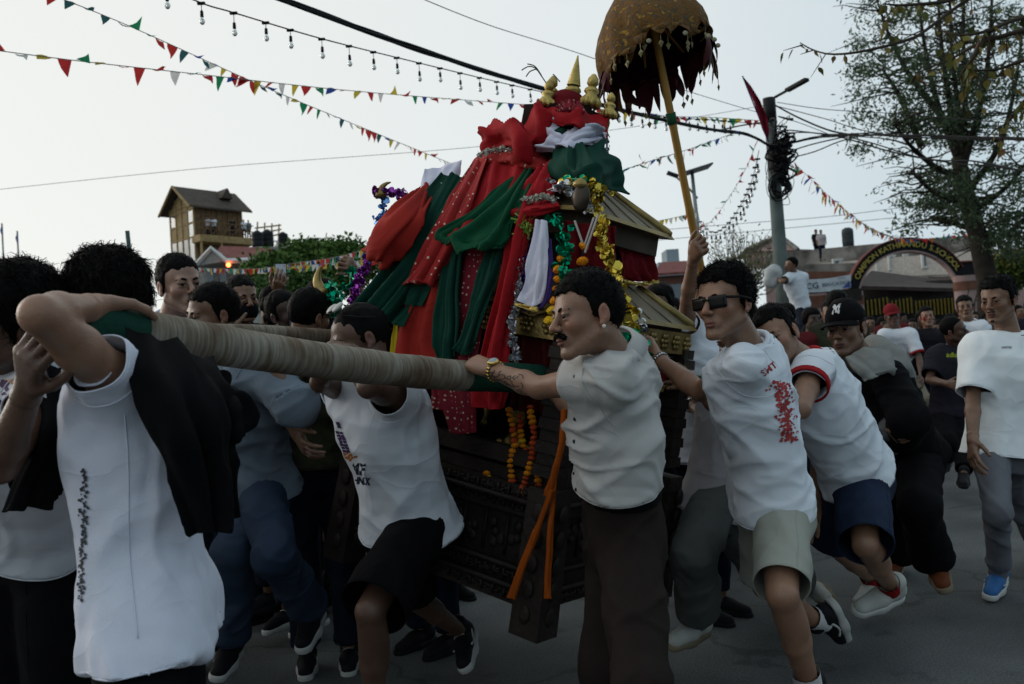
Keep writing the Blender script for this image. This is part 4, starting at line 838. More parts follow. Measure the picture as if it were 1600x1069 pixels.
for sx in (-1, 1):
    for sy in (-1, 1):
        x, y = sx * HA, sy * HB; m = MB(); sp = .035 * sx, .02 * sy
        q = lambda z, h, k: [S(x + sp[0] * k + a * h, y + sp[1] * k + b * h, z) for a, b in ((-1, -1), (1, -1), (1, 1), (-1, 1))]
        m.hexa(q(0, .062, 1), q(.52, .056, .5)); pl = m.build('corner_post', CARV, shrine)
        m = MB()
        for k in range(12): z = .56 + k * .042; m.hexa(q(z, .044 if k % 2 else .052, .2), q(z + .04, .044 if k % 2 else .05, .2))
        m.build('turned_shaft', CARV, pl)
        for k in range(5): MB().ell(S(x + sp[0] * .8, y - .060 + sp[1], .08 + k * .09), (.026, .010, .035), SR, 8, 5).build('boss', CARV, pl, True); MB().ell(S(x + .060 + sp[0], y + sp[1], .08 + k * .09), (.010, .026, .035), SR, 8, 5).build('boss', CARV, pl, True)
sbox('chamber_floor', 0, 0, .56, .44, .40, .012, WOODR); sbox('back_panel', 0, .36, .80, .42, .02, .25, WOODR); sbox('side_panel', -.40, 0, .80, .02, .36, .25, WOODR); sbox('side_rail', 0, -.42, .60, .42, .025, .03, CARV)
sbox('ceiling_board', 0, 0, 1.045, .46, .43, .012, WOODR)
# lintel band of beaten brass
for face in ('f', 'r'):
    if face == 'f': bx = sbox('brass_lintel', 0, -.455, 1.085, .47, .012, .045, BRASS)
    else: bx = sbox('brass_lintel', .49, 0, 1.085, .012, .43, .045, BRASS)
    R = SR if face == 'f' else np.column_stack([U_, V_, N_]); q = (lambda t, z: S(t, -.47, z)) if face == 'f' else (lambda t, z: S(.505, t, z))
    for i in range(9):
        t = -.40 + i * .1; m = MB()
        for k in range(6): a = k * 1.047; m.ell(q(t + .022 * math.cos(a), 1.085 + .022 * math.sin(a)), (.012, .008, .012), R, 7, 5)
        m.ell(q(t, 1.085), (.011, .011, .011), R, 7, 5); m.build('rosette', BRASS, bx, True)
def roof(z0, a0, b0, z1, a1, b1, name):
    th = .018; lo = [S(-a0, -b0, z0), S(a0, -b0, z0), S(a0, b0, z0), S(-a0, b0, z0)]; hi = [S(-a1, -b1, z1), S(a1, -b1, z1), S(a1, b1, z1), S(-a1, b1, z1)]
    r = MB().hexa(lo, hi).build(name, BRASS_D, shrine)
    MB().box(S(0, 0, z0 - .05), (a0 - .03, b0 - .03, .045), SR).build('eave_board', mat('eave_brown', (.055, .042, .03), .6, var=.3, vscale=6), r)
    MB().hexa([S(-a0 - .02, -b0 - .02, z0 - .014), S(a0 + .02, -b0 - .02, z0 - .014), S(a0 + .02, b0 + .02, z0 - .014), S(-a0 - .02, b0 + .02, z0 - .014)], [p + N_ * .004 + (p - S(0, 0, z0)) * .02 for p in lo]).build('eave_sheet', BRASS, r)
    for i in range(4):
        d = nrm(lo[i] - hi[i]); MB().tube([hi[i], hi[i] + (lo[i] - hi[i]) * .5, lo[i] - d * .02, lo[i] + d * .01 + N_ * .008], [.016, .02, .024, .014], 10).build('ridge', BRASS, r, True)
    for sgn in (0, 1, 2, 3):        # plain sheet seams
        A, B, C, D = lo[sgn], lo[(sgn + 1) % 4], hi[(sgn + 1) % 4], hi[sgn]; m = MB()
        for k in range(1, 5): u = k / 5; m.tube([A + (B - A) * u, D + (C - D) * u], .005, 4)
        m.build('seam', BRASS_D, r, True)
roof(1.16, .49, .45, 1.30, .30, .27, 'lower_roof'); roof(1.53, .375, .345, 1.68, .17, .15, 'upper_roof')
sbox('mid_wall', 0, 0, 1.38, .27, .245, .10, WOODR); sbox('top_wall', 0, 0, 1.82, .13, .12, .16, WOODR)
v, f = mesh_sdf([rcone(S(0, -.02, 1.62), S(0, 0, 1.98), .17, .09, .05), rcone(S(-.1, -.05, 1.6), S(-.16, -.16, 1.42), .10, .08, .06), rcone(S(-.2, -.1, 1.50), S(-.3, -.25, 1.25), .08, .08, .05)], .02); obj('cloth_core', v, f, REDD, shrine)
# ---- finials
def finial(label, x, y, z, s, tall=True, R=SR):
    o = thing('brass_finial', label, 'finial', S(x, y, z), group=None)
    MB().lathe(S(x, y, z), [(0, 0), (.05 * s, 0), (.062 * s, .02 * s), (.05 * s, .05 * s), (.03 * s, .07 * s), (.045 * s, .085 * s), (.04 * s, .1 * s), (.022 * s, .115 * s)], R, 14).build('vase', GOLD, o, True)
    if tall:
        pr = []; 
        for k in range(7): r = .038 - .0035 * k; pr += [(r * s, (.115 + .017 * k) * s), ((r - .004) * s, (.128 + .017 * k) * s)]
        MB().lathe(S(x, y, z), pr + [(.008 * s, .25 * s), (.004 * s, .275 * s), (0, .277 * s)], R, 14).build('spire', GOLD, o, True)
    else: MB().lathe(S(x, y, z), [(.022 * s, .115 * s), (.034 * s, .13 * s), (.03 * s, .16 * s), (.012 * s, .185 * s), (0, .19 * s)], R, 12).build('bud', GOLD, o, True)
    m = MB()
    for k in range(9):
        a = k * .698; c = S(x, y, z) + SR @ (V3(.05 * math.cos(a), .05 * math.sin(a), .02) * s); m.ell(c, (.018 * s, .018 * s, .03 * s), SR, 8, 5)
    m.build('petal', GOLD, o, True)
finial('tall ringed brass spire finial in the centre of the shrine top', .02, 0, 1.995, .78)
finial('small brass bud finial nearer the dangling bulbs on the shrine top', -.075, -.02, 2.0, .66, False); finial('short brass finial on the umbrella side of the shrine top', .10, .02, 2.0, .72, False)
finial('small brass finial lowest on the umbrella side of the shrine top', .16, .08, 1.97, .55, False); finial('small brass finial tucked in front of the tall ringed spire', -.03, -.10, 1.97, .6, False)
tw = thing('dry_twig', 'thin dry twig curling up beside the brass finials', 'twig', S(-.12, 0, 2.0)); m = MB()
for pts in ([(868, 150), (852, 128), (838, 108), (826, 104), (815, 110)], [(838, 108), (828, 112), (822, 120)], [(846, 118), (836, 104), (824, 100)], [(875, 128), (868, 120), (864, 116)]): m.tube(smooth_pts([P(x, y, 3.75) for x, y in pts], 10), .0025, 4)
m.build('stem', mat('twig_dry', (.10, .10, .08), .8), tw, True)
# ---- carrying poles
def wrapped_pole(label, pts, rad, seg):
    o = thing('carrying_pole', label, 'pole', pts[0]); w = smooth_pts(pts, 60); L = np.concatenate([[0], np.cumsum(np.linalg.norm(np.diff(w, axis=0), axis=1))])
    for a, b, m, nm in seg:
        s0, s1 = L[-1] * a, L[-1] * b; n = max(int((s1 - s0) / .006), 8); ss = np.linspace(s0, s1, n); q = np.stack([np.interp(ss, L, w[:, i]) for i in range(3)], 1)
        rr = rad * (1 + .03 * vnoise(np.stack([ss * 9, ss * 0, ss * 0], 1), 2) + (.006 * vnoise(np.stack([ss * 90, ss * 0, ss * 0], 1), 5)))
        obj_ = MB().tube(q, list(rr), 28).build(nm, m, o, True)
    return o
ROPE = mat('rope_wrap', (.16, .115, .075), .85, vscale=6, col2=(.34, .29, .235), bump=.4, bscale=30, aniso=(1, 1, 1))
def rope_material():
    m = ROPE; t = m.node_tree; b = t.nodes['Principled BSDF']; tc = t.nodes.new('ShaderNodeTexCoord')
    mp = t.nodes.new('ShaderNodeMapping'); mp.vector_type = 'POINT'; d = nrm(P(870, 588, 3.3) - P(130, 497, 1.9)); q = Vector(d).rotation_difference(Vector((1, 0, 0))); mp.inputs['Rotation'].default_value = q.to_euler(); mp.inputs['Scale'].default_value = (1, 1, 1)
    t.links.new(tc.outputs['Object'], mp.inputs[0]); sp = t.nodes.new('ShaderNodeVectorMath'); sp.operation = 'MULTIPLY'; sp.inputs[1].default_value = (150, 9, 9); t.links.new(mp.outputs[0], sp.inputs[0])
    n = t.nodes.new('ShaderNodeTexNoise'); n.inputs['Scale'].default_value = 1; n.inputs['Detail'].default_value = 4; t.links.new(sp.outputs[0], n.inputs['Vector'])
    n2 = t.nodes.new('ShaderNodeTexNoise'); n2.inputs['Scale'].default_value = 6; n2.inputs['Detail'].default_value = 6; t.links.new(tc.outputs['Object'], n2.inputs['Vector'])
    r = t.nodes.new('ShaderNodeValToRGB'); e = r.color_ramp.elements; e[0].position = .22; e[0].color = (.085, .062, .042, 1); e[1].position = .72; e[1].color = (.25, .21, .17, 1); t.links.new(n.outputs['Fac'], r.inputs[0])
    r2 = t.nodes.new('ShaderNodeValToRGB'); e = r2.color_ramp.elements; e[0].position = .40; e[0].color = (.62, .52, .43, 1); e[1].position = .60; e[1].color = (1.25, 1.36, 1.4, 1); t.links.new(n2.outputs['Fac'], r2.inputs[0])
    x = t.nodes.new('ShaderNodeMix'); x.data_type = 'RGBA'; x.blend_type = 'MULTIPLY'; x.inputs['Factor'].default_value = 1; t.links.new(r.outputs[0], x.inputs['A']); t.links.new(r2.outputs[0], x.inputs['B']); t.links.new(x.outputs['Result'], b.inputs['Base Color'])
    bp = t.nodes['Bump'] if 'Bump' in t.nodes else None
    if bp: t.links.new(n.outputs['Fac'], bp.inputs['Height']); bp.inputs['Distance'].default_value = .002
rope_material()
GRN = mat('green_wrap_cloth', (.010, .048, .032), .8, var=.15, bump=.4, bscale=90)
pA = [P(118, 500, 1.88), P(300, 533, 2.14), P(560, 571, 2.58), P(735, 588, 3.0), P(868, 592, 3.34), P(868, 592, 3.34) + U_ * 1.5]
wrapped_pole('thick rope wrapped carrying pole with green cloth bands across the foreground', pA, .050, [(.0, .046, GRN, 'green_band'), (.046, .40, ROPE, 'rope_wrap'), (.40, 1.0, GRN, 'green_band')])
sh = -V_ * .93
pB = [P(250, 523, 3.0), P(400, 521, 3.42), P(520, 528, 3.85), P(560, 534, 4.0), P(560, 534, 4.0) + U_ * 1.5]
wrapped_pole('second rope wrapped carrying pole seen just above the thick near pole', pB, .034, [(.0, .6, ROPE, 'rope_wrap'), (.6, 1.0, GRN, 'green_band')])

# ================================================================== CLOTHS
def onf(px, py, off):
    """world point where the photo ray meets the shrine plane y = -HB - off"""
    r = P(px, py, 1) - CAMP; t = (-HB - off - (CAMP - SO) @ U_) / (r @ U_); return CAMP + r * t
def grid_resample(rows, nu, nv):
    a = np.array([smooth_pts(r, nu) for r in rows]); return np.array([smooth_pts(a[:, i], nv) for i in range(nu)]).transpose(1, 0, 2)
def cloth(name, label, rows, m, folds=4, amp=.015, seed=0, nu=60, nv=70, ramp=(.5, 1.0), cat='cloth', plane=True, group=None, parent=None, hem=None, crease=.5):
    g = np.array([[onf(*q) if plane else P(*q) for q in r] for r in rows]); G = grid_resample(g, nu, nv)
    du = np.gradient(G, axis=1); dv = np.gradient(G, axis=0); n = np.cross(du, dv); n /= np.maximum(np.linalg.norm(n, axis=2, keepdims=True), 1e-9)
    if n[nv // 2, nu // 2] @ (CAMP - G[nv // 2, nu // 2]) < 0: n = -n
    uu, vv = np.meshgrid(np.linspace(0, 1, nu), np.linspace(0, 1, nv)); rp = ramp[0] + (ramp[1] - ramp[0]) * vv
    nz = vnoise(np.stack([uu * folds * .9, vv * 1.6, 0 * uu + seed], -1).reshape(-1, 3), seed).reshape(nv, nu)
    ph = 2 * math.pi * (folds * uu + .55 * nz + .1 * folds * vv * (random.Random(seed).random() - .5))
    w = np.sin(ph) + .35 * np.sin(2.3 * ph + 1.3 + seed)
    nz2 = vnoise(np.stack([uu * folds * 3 + vv * 2, vv * 5, 0 * uu + seed + 9], -1).reshape(-1, 3), seed + 3).reshape(nv, nu)
    cr = 1 - np.abs(vnoise(np.stack([uu * folds * 1.2 + vv * 1.5, vv * 1.8 - uu, 0 * uu + seed + 4], -1).reshape(-1, 3), seed + 8).reshape(nv, nu)) * 2
    G = G + n * ((1.2 * amp * rp) * w + amp * .5 * nz2 + amp * crease * np.clip(cr, 0, 1) ** 3)[..., None]
    wl = np.concatenate([[0], np.cumsum(np.linalg.norm(np.diff(G[nv // 2], axis=0), axis=1))]); hl = np.concatenate([[0], np.cumsum(np.linalg.norm(np.diff(G[:, nu // 2], axis=0), axis=1))])
    v = G.reshape(-1, 3); f = np.array([(j * nu + i, j * nu + i + 1, (j + 1) * nu + i + 1, (j + 1) * nu + i) for j in range(nv - 1) for i in range(nu - 1)])
    me = mk_mesh(name, v, f); uv = me.uv_layers.new(name='UVMap'); li = np.zeros(len(me.loops), np.int32); me.loops.foreach_get('vertex_index', li)
    uvs = np.stack([wl[li % nu], hl[li // nu]], -1).astype(np.float32); uv.data.foreach_set('uv', uvs.ravel())
    o = obj(name, me, None, m, parent)
    if parent is None: tag(o, label, cat, group)
    sm = o.modifiers.new('thickness', 'SOLIDIFY'); sm.thickness = .004; sm.offset = -1
    return o
GREEN = mat('green_cloth', (.004, .058, .026), .8, var=.14, vscale=5, bump=.2, bscale=260, folds=.3); GREEND = mat('dark_green_cloth', (.006, .042, .028), .82, var=.14, bump=.2, bscale=260, folds=.3)
REDM = mat('brick_red_cloth', (.28, .020, .014), .8, var=.12, vscale=5, bump=.2, bscale=260, folds=.3); WHT = mat('white_cloth', (.62, .61, .72), .8, var=.06, bump=.15, bscale=200, folds=.3); PURP = mat('purple_cloth', (.07, .04, .20), .75, var=.15)
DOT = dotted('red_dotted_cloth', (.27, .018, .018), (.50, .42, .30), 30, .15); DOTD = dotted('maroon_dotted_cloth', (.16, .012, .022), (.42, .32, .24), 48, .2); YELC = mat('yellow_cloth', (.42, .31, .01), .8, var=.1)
# inner under-cloth that closes the front of the body
cloth('red_cloth', 'flat brick red cloth panel hanging behind the carrying pole on the shrine front', [[(672, 330, .02), (700, 320, .0), (745, 310, -.02)], [(650, 420, .10), (680, 420, .10), (720, 420, .09)], [(622, 520, .10), (655, 525, .10), (705, 530, .09)], [(618, 600, .09), (655, 602, .09), (700, 604, .09)]], REDM, 1.5, .010, 1)
cloth('green_cloth', 'wide dark green cloth sweeping down the shadow side of the shrine to the shaded runner', [[(690, 272, -.1), (715, 275, -.1), (745, 285, -.12)], [(650, 335, .04), (680, 340, .05), (705, 350, .04)], [(602, 415, .12), (640, 425, .13), (668, 435, .10)], [(556, 485, .14), (590, 498, .15), (632, 512, .12)]], GREEND, 3.2, .020, 2, ramp=(.2, 1.2))
cloth('green_cloth', 'short green cloth end under the dotted red strip', [[(640, 415, .11), (662, 418, .11), (688, 418, .1)], [(632, 445, .12), (650, 448, .12), (676, 450, .11)], [(622, 474, .12), (640, 477, .12), (662, 479, .11)]], GREEND, 2, .008, 3, 40, 40)
cloth('red_cloth', 'billowing red cloth bulging out at the far edge of the shrine towards the tower', [[(655, 293, -.05), (668, 297, -.05), (678, 305, -.06)], [(620, 315, .08), (640, 335, .16), (662, 335, .1)], [(584, 350, .14), (610, 370, .24), (640, 375, .15)], [(570, 388, .16), (592, 402, .24), (617, 400, .16)], [(574, 395, .15), (592, 412, .19), (606, 418, .16)]], REDM, 1.4, .016, 4, crease=1.2)
cloth('white_cloth', 'white cloth fold between the billowing red cloth and the shrine shoulder', [[(664, 268, -.1), (690, 258, -.15), (722, 255, -.2)], [(658, 300, -.02), (688, 288, -.08), (715, 275, -.14)], [(660, 322, 0), (680, 310, -.03), (700, 298, -.08)]], WHT, 1.6, .012, 5, 40, 40)
cloth('dotted_cloth', 'red cloth strip with pale dots falling diagonally from the shrine shoulder', [[(738, 254, -.22), (750, 250, -.22), (766, 246, -.2)], [(705, 305, .03), (722, 305, .05), (742, 310, .04)], [(672, 365, .12), (694, 372, .15), (716, 378, .13)], [(640, 430, .145), (660, 436, .16), (684, 434, .14)], [(634, 446, .145), (650, 442, .16), (672, 434, .14)]], DOT, 1.3, .012, 6)
cloth('red_cloth', 'plain red cloth fanning down beside the dotted strip', [[(752, 256, -.20), (785, 246, -.22), (832, 250, -.22)], [(735, 310, .02), (760, 312, .03), (790, 310, .02)], [(700, 350, .10), (722, 350, .12), (745, 350, .10)], [(684, 350, .12), (700, 368, .14), (722, 392, .12)]], RED, 2.2, .014, 7)
cloth('dotted_cloth', 'maroon dotted cloth hanging straight between two green cloths', [[(720, 380, .09), (745, 380, .09), (765, 385, .09)], [(716, 470, .10), (738, 470, .10), (758, 470, .10)], [(690, 560, .10), (712, 560, .10), (745, 560, .10)], [(684, 600, .10), (712, 604, .10), (742, 600, .10)], [(705, 677, .10), (722, 679, .10), (741, 676, .10)]], DOTD, 2, .008, 8)
cloth('dotted_cloth', 'short maroon dotted cloth end below the carrying pole', [[(668, 560, .09), (690, 562, .095), (712, 562, .09)], [(674, 610, .09), (690, 612, .095), (706, 612, .09)], [(673, 638, .09), (690, 641, .095), (704, 642, .09)]], DOTD, 1.5, .006, 9, 40, 40)
cloth('green_cloth', 'narrow dark green cloth hanging straight down to the moustached man hand', [[(700, 370, .11), (712, 372, .12), (726, 376, .11)], [(690, 440, .12), (702, 445, .13), (718, 445, .12)], [(683, 510, .12), (700, 515, .13), (718, 510, .12)], [(688, 560, .12), (698, 566, .13), (712, 558, .12)]], GREEND, 2, .014, 10)
cloth('green_cloth', 'second narrow dark green cloth crossing behind the hand towards the red cloth', [[(764, 375, .12), (775, 378, .12), (786, 378, .12)], [(746, 440, .12), (757, 445, .13), (771, 448, .12)], [(728, 505, .12), (738, 510, .13), (752, 505, .12)], [(716, 548, .12), (724, 555, .13), (738, 552, .12)]], GREEND, 1.6, .012, 11)
cloth('green_cloth', 'bright green cloth fan spread over the middle of the shrine front', [[(822, 262, -.2), (832, 258, -.2), (846, 268, -.2)], [(772, 305, .05), (796, 315, .09), (822, 315, .05)], [(725, 345, .12), (760, 362, .16), (800, 362, .13)], [(688, 366, .14), (738, 382, .19), (782, 386, .16)], [(690, 370, .14), (742, 390, .19), (776, 390, .16)]], GREEN, 3.4, .020, 12, 80, 60, ramp=(.3, 1.3))
cloth('red_cloth', 'long red cloth hanging full length beside the silver tinsel', [[(842, 262, -.2), (858, 262, -.22), (880, 275, -.22)], [(805, 320, .06), (828, 325, .08), (846, 325, .04)], [(788, 420, .12), (803, 420, .14), (818, 418, .10)], [(762, 530, .12), (780, 530, .13), (798, 530, .11)], [(744, 600, .12), (768, 604, .13), (795, 604, .11)], [(742, 636, .12), (768, 640, .13), (786, 638, .11)]], RED, 2.3, .016, 13, 60, 100)
cloth('yellow_cloth', 'thin strip of yellow cloth at the edge of the brick red panel', [[(618, 490, .08), (621, 490, .08), (625, 492, .08)], [(612, 540, .08), (616, 540, .08), (622, 540, .08)], [(608, 580, .08), (616, 580, .08), (622, 582, .08)]], YELC, 1, .003, 14, 12, 30)
# wraps round the top: swollen bands following the tapering tower
wrap = cloth
TOPF = lambda px, py, o: (px, py, o)
wrap('red_cloth', 'bunched red cloth knotted at the top with a lobe sticking out towards the bulbs', [[(832, 170, -.38), (800, 195, -.34), (768, 205, -.32), (760, 215, -.36)], [(850, 168, -.30), (822, 195, -.22), (785, 205, -.16), (761, 220, -.3)], [(852, 185, -.24), (835, 215, -.16), (805, 220, -.12), (764, 236, -.28)], [(850, 215, -.25), (840, 236, -.2), (812, 238, -.16), (775, 242, -.3)]], RED, 2.4, .026, 20, crease=1.5)
wrap('red_cloth', 'red cloth band wound round the shrine top under the brass finials', [[(835, 172, -.36), (860, 164, -.34), (905, 170, -.36), (945, 185, -.5)], [(838, 180, -.26), (865, 178, -.22), (905, 188, -.24), (946, 205, -.46)], [(842, 186, -.24), (868, 192, -.2), (905, 205, -.22), (945, 226, -.46)]], RED, 2, .016, 21, crease=1.3)
wrap('dotted_cloth', 'frilly dark red cloth bunched right under the brass finials', [[(872, 168, -.3), (888, 158, -.28), (908, 166, -.3)], [(870, 172, -.26), (890, 170, -.24), (912, 176, -.26)], [(872, 178, -.24), (890, 178, -.22), (912, 182, -.24)]], DOTD, 6, .012, 22)
wrap('white_cloth', 'white cloth wound round the shrine top between red and green', [[(855, 196, -.24), (880, 206, -.24), (915, 198, -.26), (938, 210, -.42)], [(850, 215, -.2), (880, 220, -.18), (912, 216, -.22), (938, 222, -.42)], [(845, 238, -.2), (875, 232, -.17), (905, 226, -.22), (936, 228, -.42)]], WHT, 2, .018, 23, crease=1.6)
wrap('green_cloth', 'small green cloth patch showing between the red and white wraps', [[(852, 196, -.27), (870, 194, -.25), (892, 200, -.25)], [(852, 206, -.25), (870, 206, -.22), (895, 208, -.23)], [(856, 216, -.25), (870, 214, -.22), (890, 212, -.24)]], GREEND, 2, .01, 24, 30, 30)
wrap('green_cloth', 'big dark green cloth wrapped round the shrine neck above the gold tinsel', [[(850, 234, -.26), (880, 230, -.2), (915, 228, -.22), (945, 232, -.44)], [(862, 250, -.14), (890, 255, -.06), (925, 255, -.1), (955, 258, -.4)], [(880, 272, -.1), (905, 285, -.02), (935, 285, -.06), (962, 284, -.38)], [(892, 285, -.12), (910, 296, -.06), (938, 298, -.1), (960, 296, -.38)]], GREEND, 2.6, .022, 25, crease=1.4)
wrap('dotted_cloth', 'dotted red cloth band wound round the shrine shoulder', [[(738, 250, -.28), (775, 238, -.24), (815, 236, -.22), (850, 246, -.24)], [(738, 258, -.22), (775, 248, -.17), (815, 246, -.14), (858, 256, -.16)], [(745, 268, -.22), (775, 260, -.18), (815, 258, -.16), (868, 270, -.16)]], DOT, 1.8, .012, 26)
wrap('red_cloth', 'red cloth slipping down from the shoulder band over the upper roof', [[(840, 252, -.2), (862, 256, -.16), (882, 272, -.16)], [(832, 285, -.06), (850, 290, -.02), (868, 296, -.04)], [(815, 320, .0), (835, 325, .04), (852, 322, .02)]], RED, 2.2, .015, 27, 40, 40)
wrap('red_cloth', 'twisted red cloth rope tied level above the marigold garlands', [[(800, 326, .09), (835, 322, .1), (872, 316, .06)], [(801, 332, .11), (836, 327, .12), (874, 321, .08)], [(803, 338, .09), (838, 333, .1), (876, 327, .06)]], RED, .6, .006, 28, 40, 14)
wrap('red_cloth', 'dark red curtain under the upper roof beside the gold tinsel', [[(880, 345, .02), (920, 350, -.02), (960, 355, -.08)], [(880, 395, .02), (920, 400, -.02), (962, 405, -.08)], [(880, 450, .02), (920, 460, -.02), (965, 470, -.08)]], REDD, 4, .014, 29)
# right side face curtain with gold trim: on plane x = const
def onr(px, py, off):
    r = P(px, py, 1) - CAMP; t = (HA + off - (CAMP - SO) @ V_) / (r @ V_); return CAMP + r * t
def cloth_r(name, label, rows, m, folds, amp, seed, **k):
    g = [[tuple(proj(onr(*q))) for q in r] for r in rows]; return cloth(name, label, g, m, folds, amp, seed, plane=False, **k)
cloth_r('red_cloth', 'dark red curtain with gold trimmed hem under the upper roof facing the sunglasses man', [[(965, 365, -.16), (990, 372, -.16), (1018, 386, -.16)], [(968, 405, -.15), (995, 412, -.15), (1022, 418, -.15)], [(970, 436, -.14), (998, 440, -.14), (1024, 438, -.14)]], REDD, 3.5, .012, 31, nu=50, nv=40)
tr = cloth_r('gold_edging', 'strip of gold trim along the hem of the dark red curtain', [[(972, 436, -.13), (998, 441, -.13), (1025, 437, -.13)], [(972, 441, -.13), (998, 446, -.13), (1026, 442, -.13)]], mat('gold_trim', (.50, .36, .10), .4, metal=.6, var=.3, vscale=60), 3.5, .012, 31, nu=50, nv=6)
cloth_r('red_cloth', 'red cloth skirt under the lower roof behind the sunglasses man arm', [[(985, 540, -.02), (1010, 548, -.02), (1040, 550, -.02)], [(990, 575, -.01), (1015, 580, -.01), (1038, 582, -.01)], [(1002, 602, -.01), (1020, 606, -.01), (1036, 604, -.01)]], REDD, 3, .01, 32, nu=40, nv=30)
cloth_r('gold_edging', 'short gold trim on the red skirt by the green tinsel', [[(1016, 600, .0), (1028, 606, .0), (1046, 598, .0)], [(1018, 606, .0), (1030, 612, .0), (1048, 603, .0)]], mat('gold_trim', None), 2, .006, 33, nu=24, nv=6)
cloth('white_cloth', 'white sash with purple edge and gold end hanging beside the marigolds', [[(838, 345, .10), (846, 345, .10), (854, 346, .10)], [(828, 400, .12), (842, 402, .13), (856, 402, .12)], [(822, 445, .12), (838, 450, .13), (852, 448, .12)], [(812, 470, .12), (830, 480, .13), (846, 472, .12)]], WHT, 1.6, .010, 34, 40, 50)
cloth('purple_cloth', 'purple edging hanging along the white sash', [[(852, 370, .09), (857, 372, .09), (862, 374, .09)], [(855, 420, .10), (859, 422, .1), (864, 424, .09)], [(843, 466, .11), (850, 468, .11), (858, 466, .1)], [(838, 480, .11), (843, 482, .11), (850, 474, .1)]], PURP, 1, .006, 35, 20, 50)
cloth('gold_edging', 'gold trim at the end of the white sash', [[(808, 472, .13), (828, 478, .14), (840, 480, .13)], [(808, 478, .13), (828, 486, .14), (840, 488, .13)]], mat('gold_trim', None), 1.6, .008, 36, 24, 8)
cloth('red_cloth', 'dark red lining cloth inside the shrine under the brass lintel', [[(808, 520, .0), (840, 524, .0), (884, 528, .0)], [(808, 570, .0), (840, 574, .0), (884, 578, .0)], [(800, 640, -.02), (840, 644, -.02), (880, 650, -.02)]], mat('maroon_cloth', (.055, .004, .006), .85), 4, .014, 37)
# wavy brass canopy sheet above the lintel
cloth('brass_sheet', 'wavy beaten brass sheet hanging out above the lintel', [[(800, 470, .0), (845, 478, .02), (905, 474, .0)], [(800, 482, .05), (845, 488, .08), (905, 484, .05)], [(798, 492, .07), (845, 492, .10), (908, 496, .07)]], BRASS, 2.2, .008, 38, 50, 20, cat='brass sheet')
# orange sash tied round the post
OR = mat('orange_sash', (.36, .075, .008), .8, var=.2, bump=.3, bscale=80)
def sash(label, pts, w, seed):
    rows = [[(x - w * .5, y, o), (x, y, o + .01), (x + w * .5, y, o)] for x, y, o in pts]; return cloth('orange_sash', label, rows, OR, 1.2, .006, seed, 12, 60, cat='sash')
sash('orange sash hanging in a thick fold down the corner post to the knot', [(882, 640, .14), (878, 690, .14), (868, 740, .14), (858, 775, .14)], 10, 41)
sash('orange sash tail slanting from the knot to the plinth edge', [(862, 765, .15), (838, 830, .13), (815, 890, .12), (799, 935, .12)], 5.5, 42)
sash('orange sash tail falling straight down the post from the knot', [(866, 765, .13), (862, 820, .12), (858, 880, .11), (855, 935, .1)], 4.5, 43)
# ---- marigold garlands and offerings
def flower_mesh():
    v, q = mesh_sdf([ellp((0, 0, 0), (1, 1, .8))], .16, lambda p, d: d + .16 * np.sin(p[:, 0] * 9 + 3 * np.sin(p[:, 2] * 5)) * np.sin(p[:, 1] * 9 + 2) * 1.0); return mk_mesh('flower', v, q)
FLW = []
for nm, c in (('marigold_orange', (.75, .25, .012)), ('marigold_yellow', (.70, .42, .02)), ('marigold_red', (.48, .07, .02))):
    me = flower_mesh(); me.materials.append(mat(nm, c, .75, var=.3, vscale=3, bump=.6, bscale=6)); FLW.append(me)
def garland(label, pts, r, cols, seed, front=True, step=1.5):
    rs = random.Random(seed); w = smooth_pts([onf(*q) for q in pts], 40); L = np.concatenate([[0], np.cumsum(np.linalg.norm(np.diff(w, axis=0), axis=1))])
    o = thing('marigold_garland', label, 'garland', w[0]); MB().tube(w[::3], .003, 4).build('string', RUBBER, o)
    n = max(int(L[-1] / (r * step)), 2)
    for i in range(n):
        s = L[-1] * i / (n - 1); p = V3(*[np.interp(s, L, w[:, k]) for k in range(3)]); z = nrm([rs.gauss(0, .3), rs.gauss(0, .3), 1]); x = nrm(np.cross(z, [rs.random(), 1, .2])); sc = r * rs.uniform(.85, 1.15)
        inst('flower', FLW[rs.choice(cols)], o, frame(p + V3(rs.gauss(0, .1), rs.gauss(0, .1), 0) * r, x, np.cross(z, x), z, (sc, sc, sc * .8)))
garland('marigold garland hanging beside the white sash', [(878, 405, .11), (872, 440, .12), (866, 475, .12), (858, 500, .12)], .020, (0, 0, 1), 1)
garland('short orange marigold garland under the crossed strings', [(912, 385, .08), (908, 410, .09), (902, 432, .1)], .020, (0, 0, 1), 2)
garland('marigold garland deep inside the dark shrine chamber', [(796, 640, .02), (804, 690, .02), (798, 730, .02), (806, 768, .02)], .0135, (0, 2, 0), 3, step=1.25)
garland('second marigold garland inside the chamber beside the post', [(828, 636, .03), (834, 690, .03), (824, 740, .03), (812, 776, .03)], .0135, (2, 0, 2), 4, step=1.25)
garland('heap of red and orange flowers strung along the chamber floor', [(690, 742, .0), (740, 758, .01), (780, 770, .01), (838, 780, .01)], .0135, (2, 2, 0), 5, step=1.25)
garland('dark red flower string over the chamber sill', [(690, 730, -.04), (720, 740, -.03), (760, 744, -.04), (830, 756, -.03)], .0135, (2, 2, 2, 0), 6, step=1.25)
garland('third marigold garland inside the chamber, tangled with red flowers', [(812, 650, .0), (818, 700, .0), (838, 735, .01), (842, 775, .01)], .0135, (2, 0, 2, 1), 7, step=1.25)
garland('short orange flower loop over the coconut on the chamber sill', [(760, 740, .02), (772, 762, .03), (790, 770, .03), (800, 752, .02)], .0135, (0, 1, 2), 8, step=1.25)
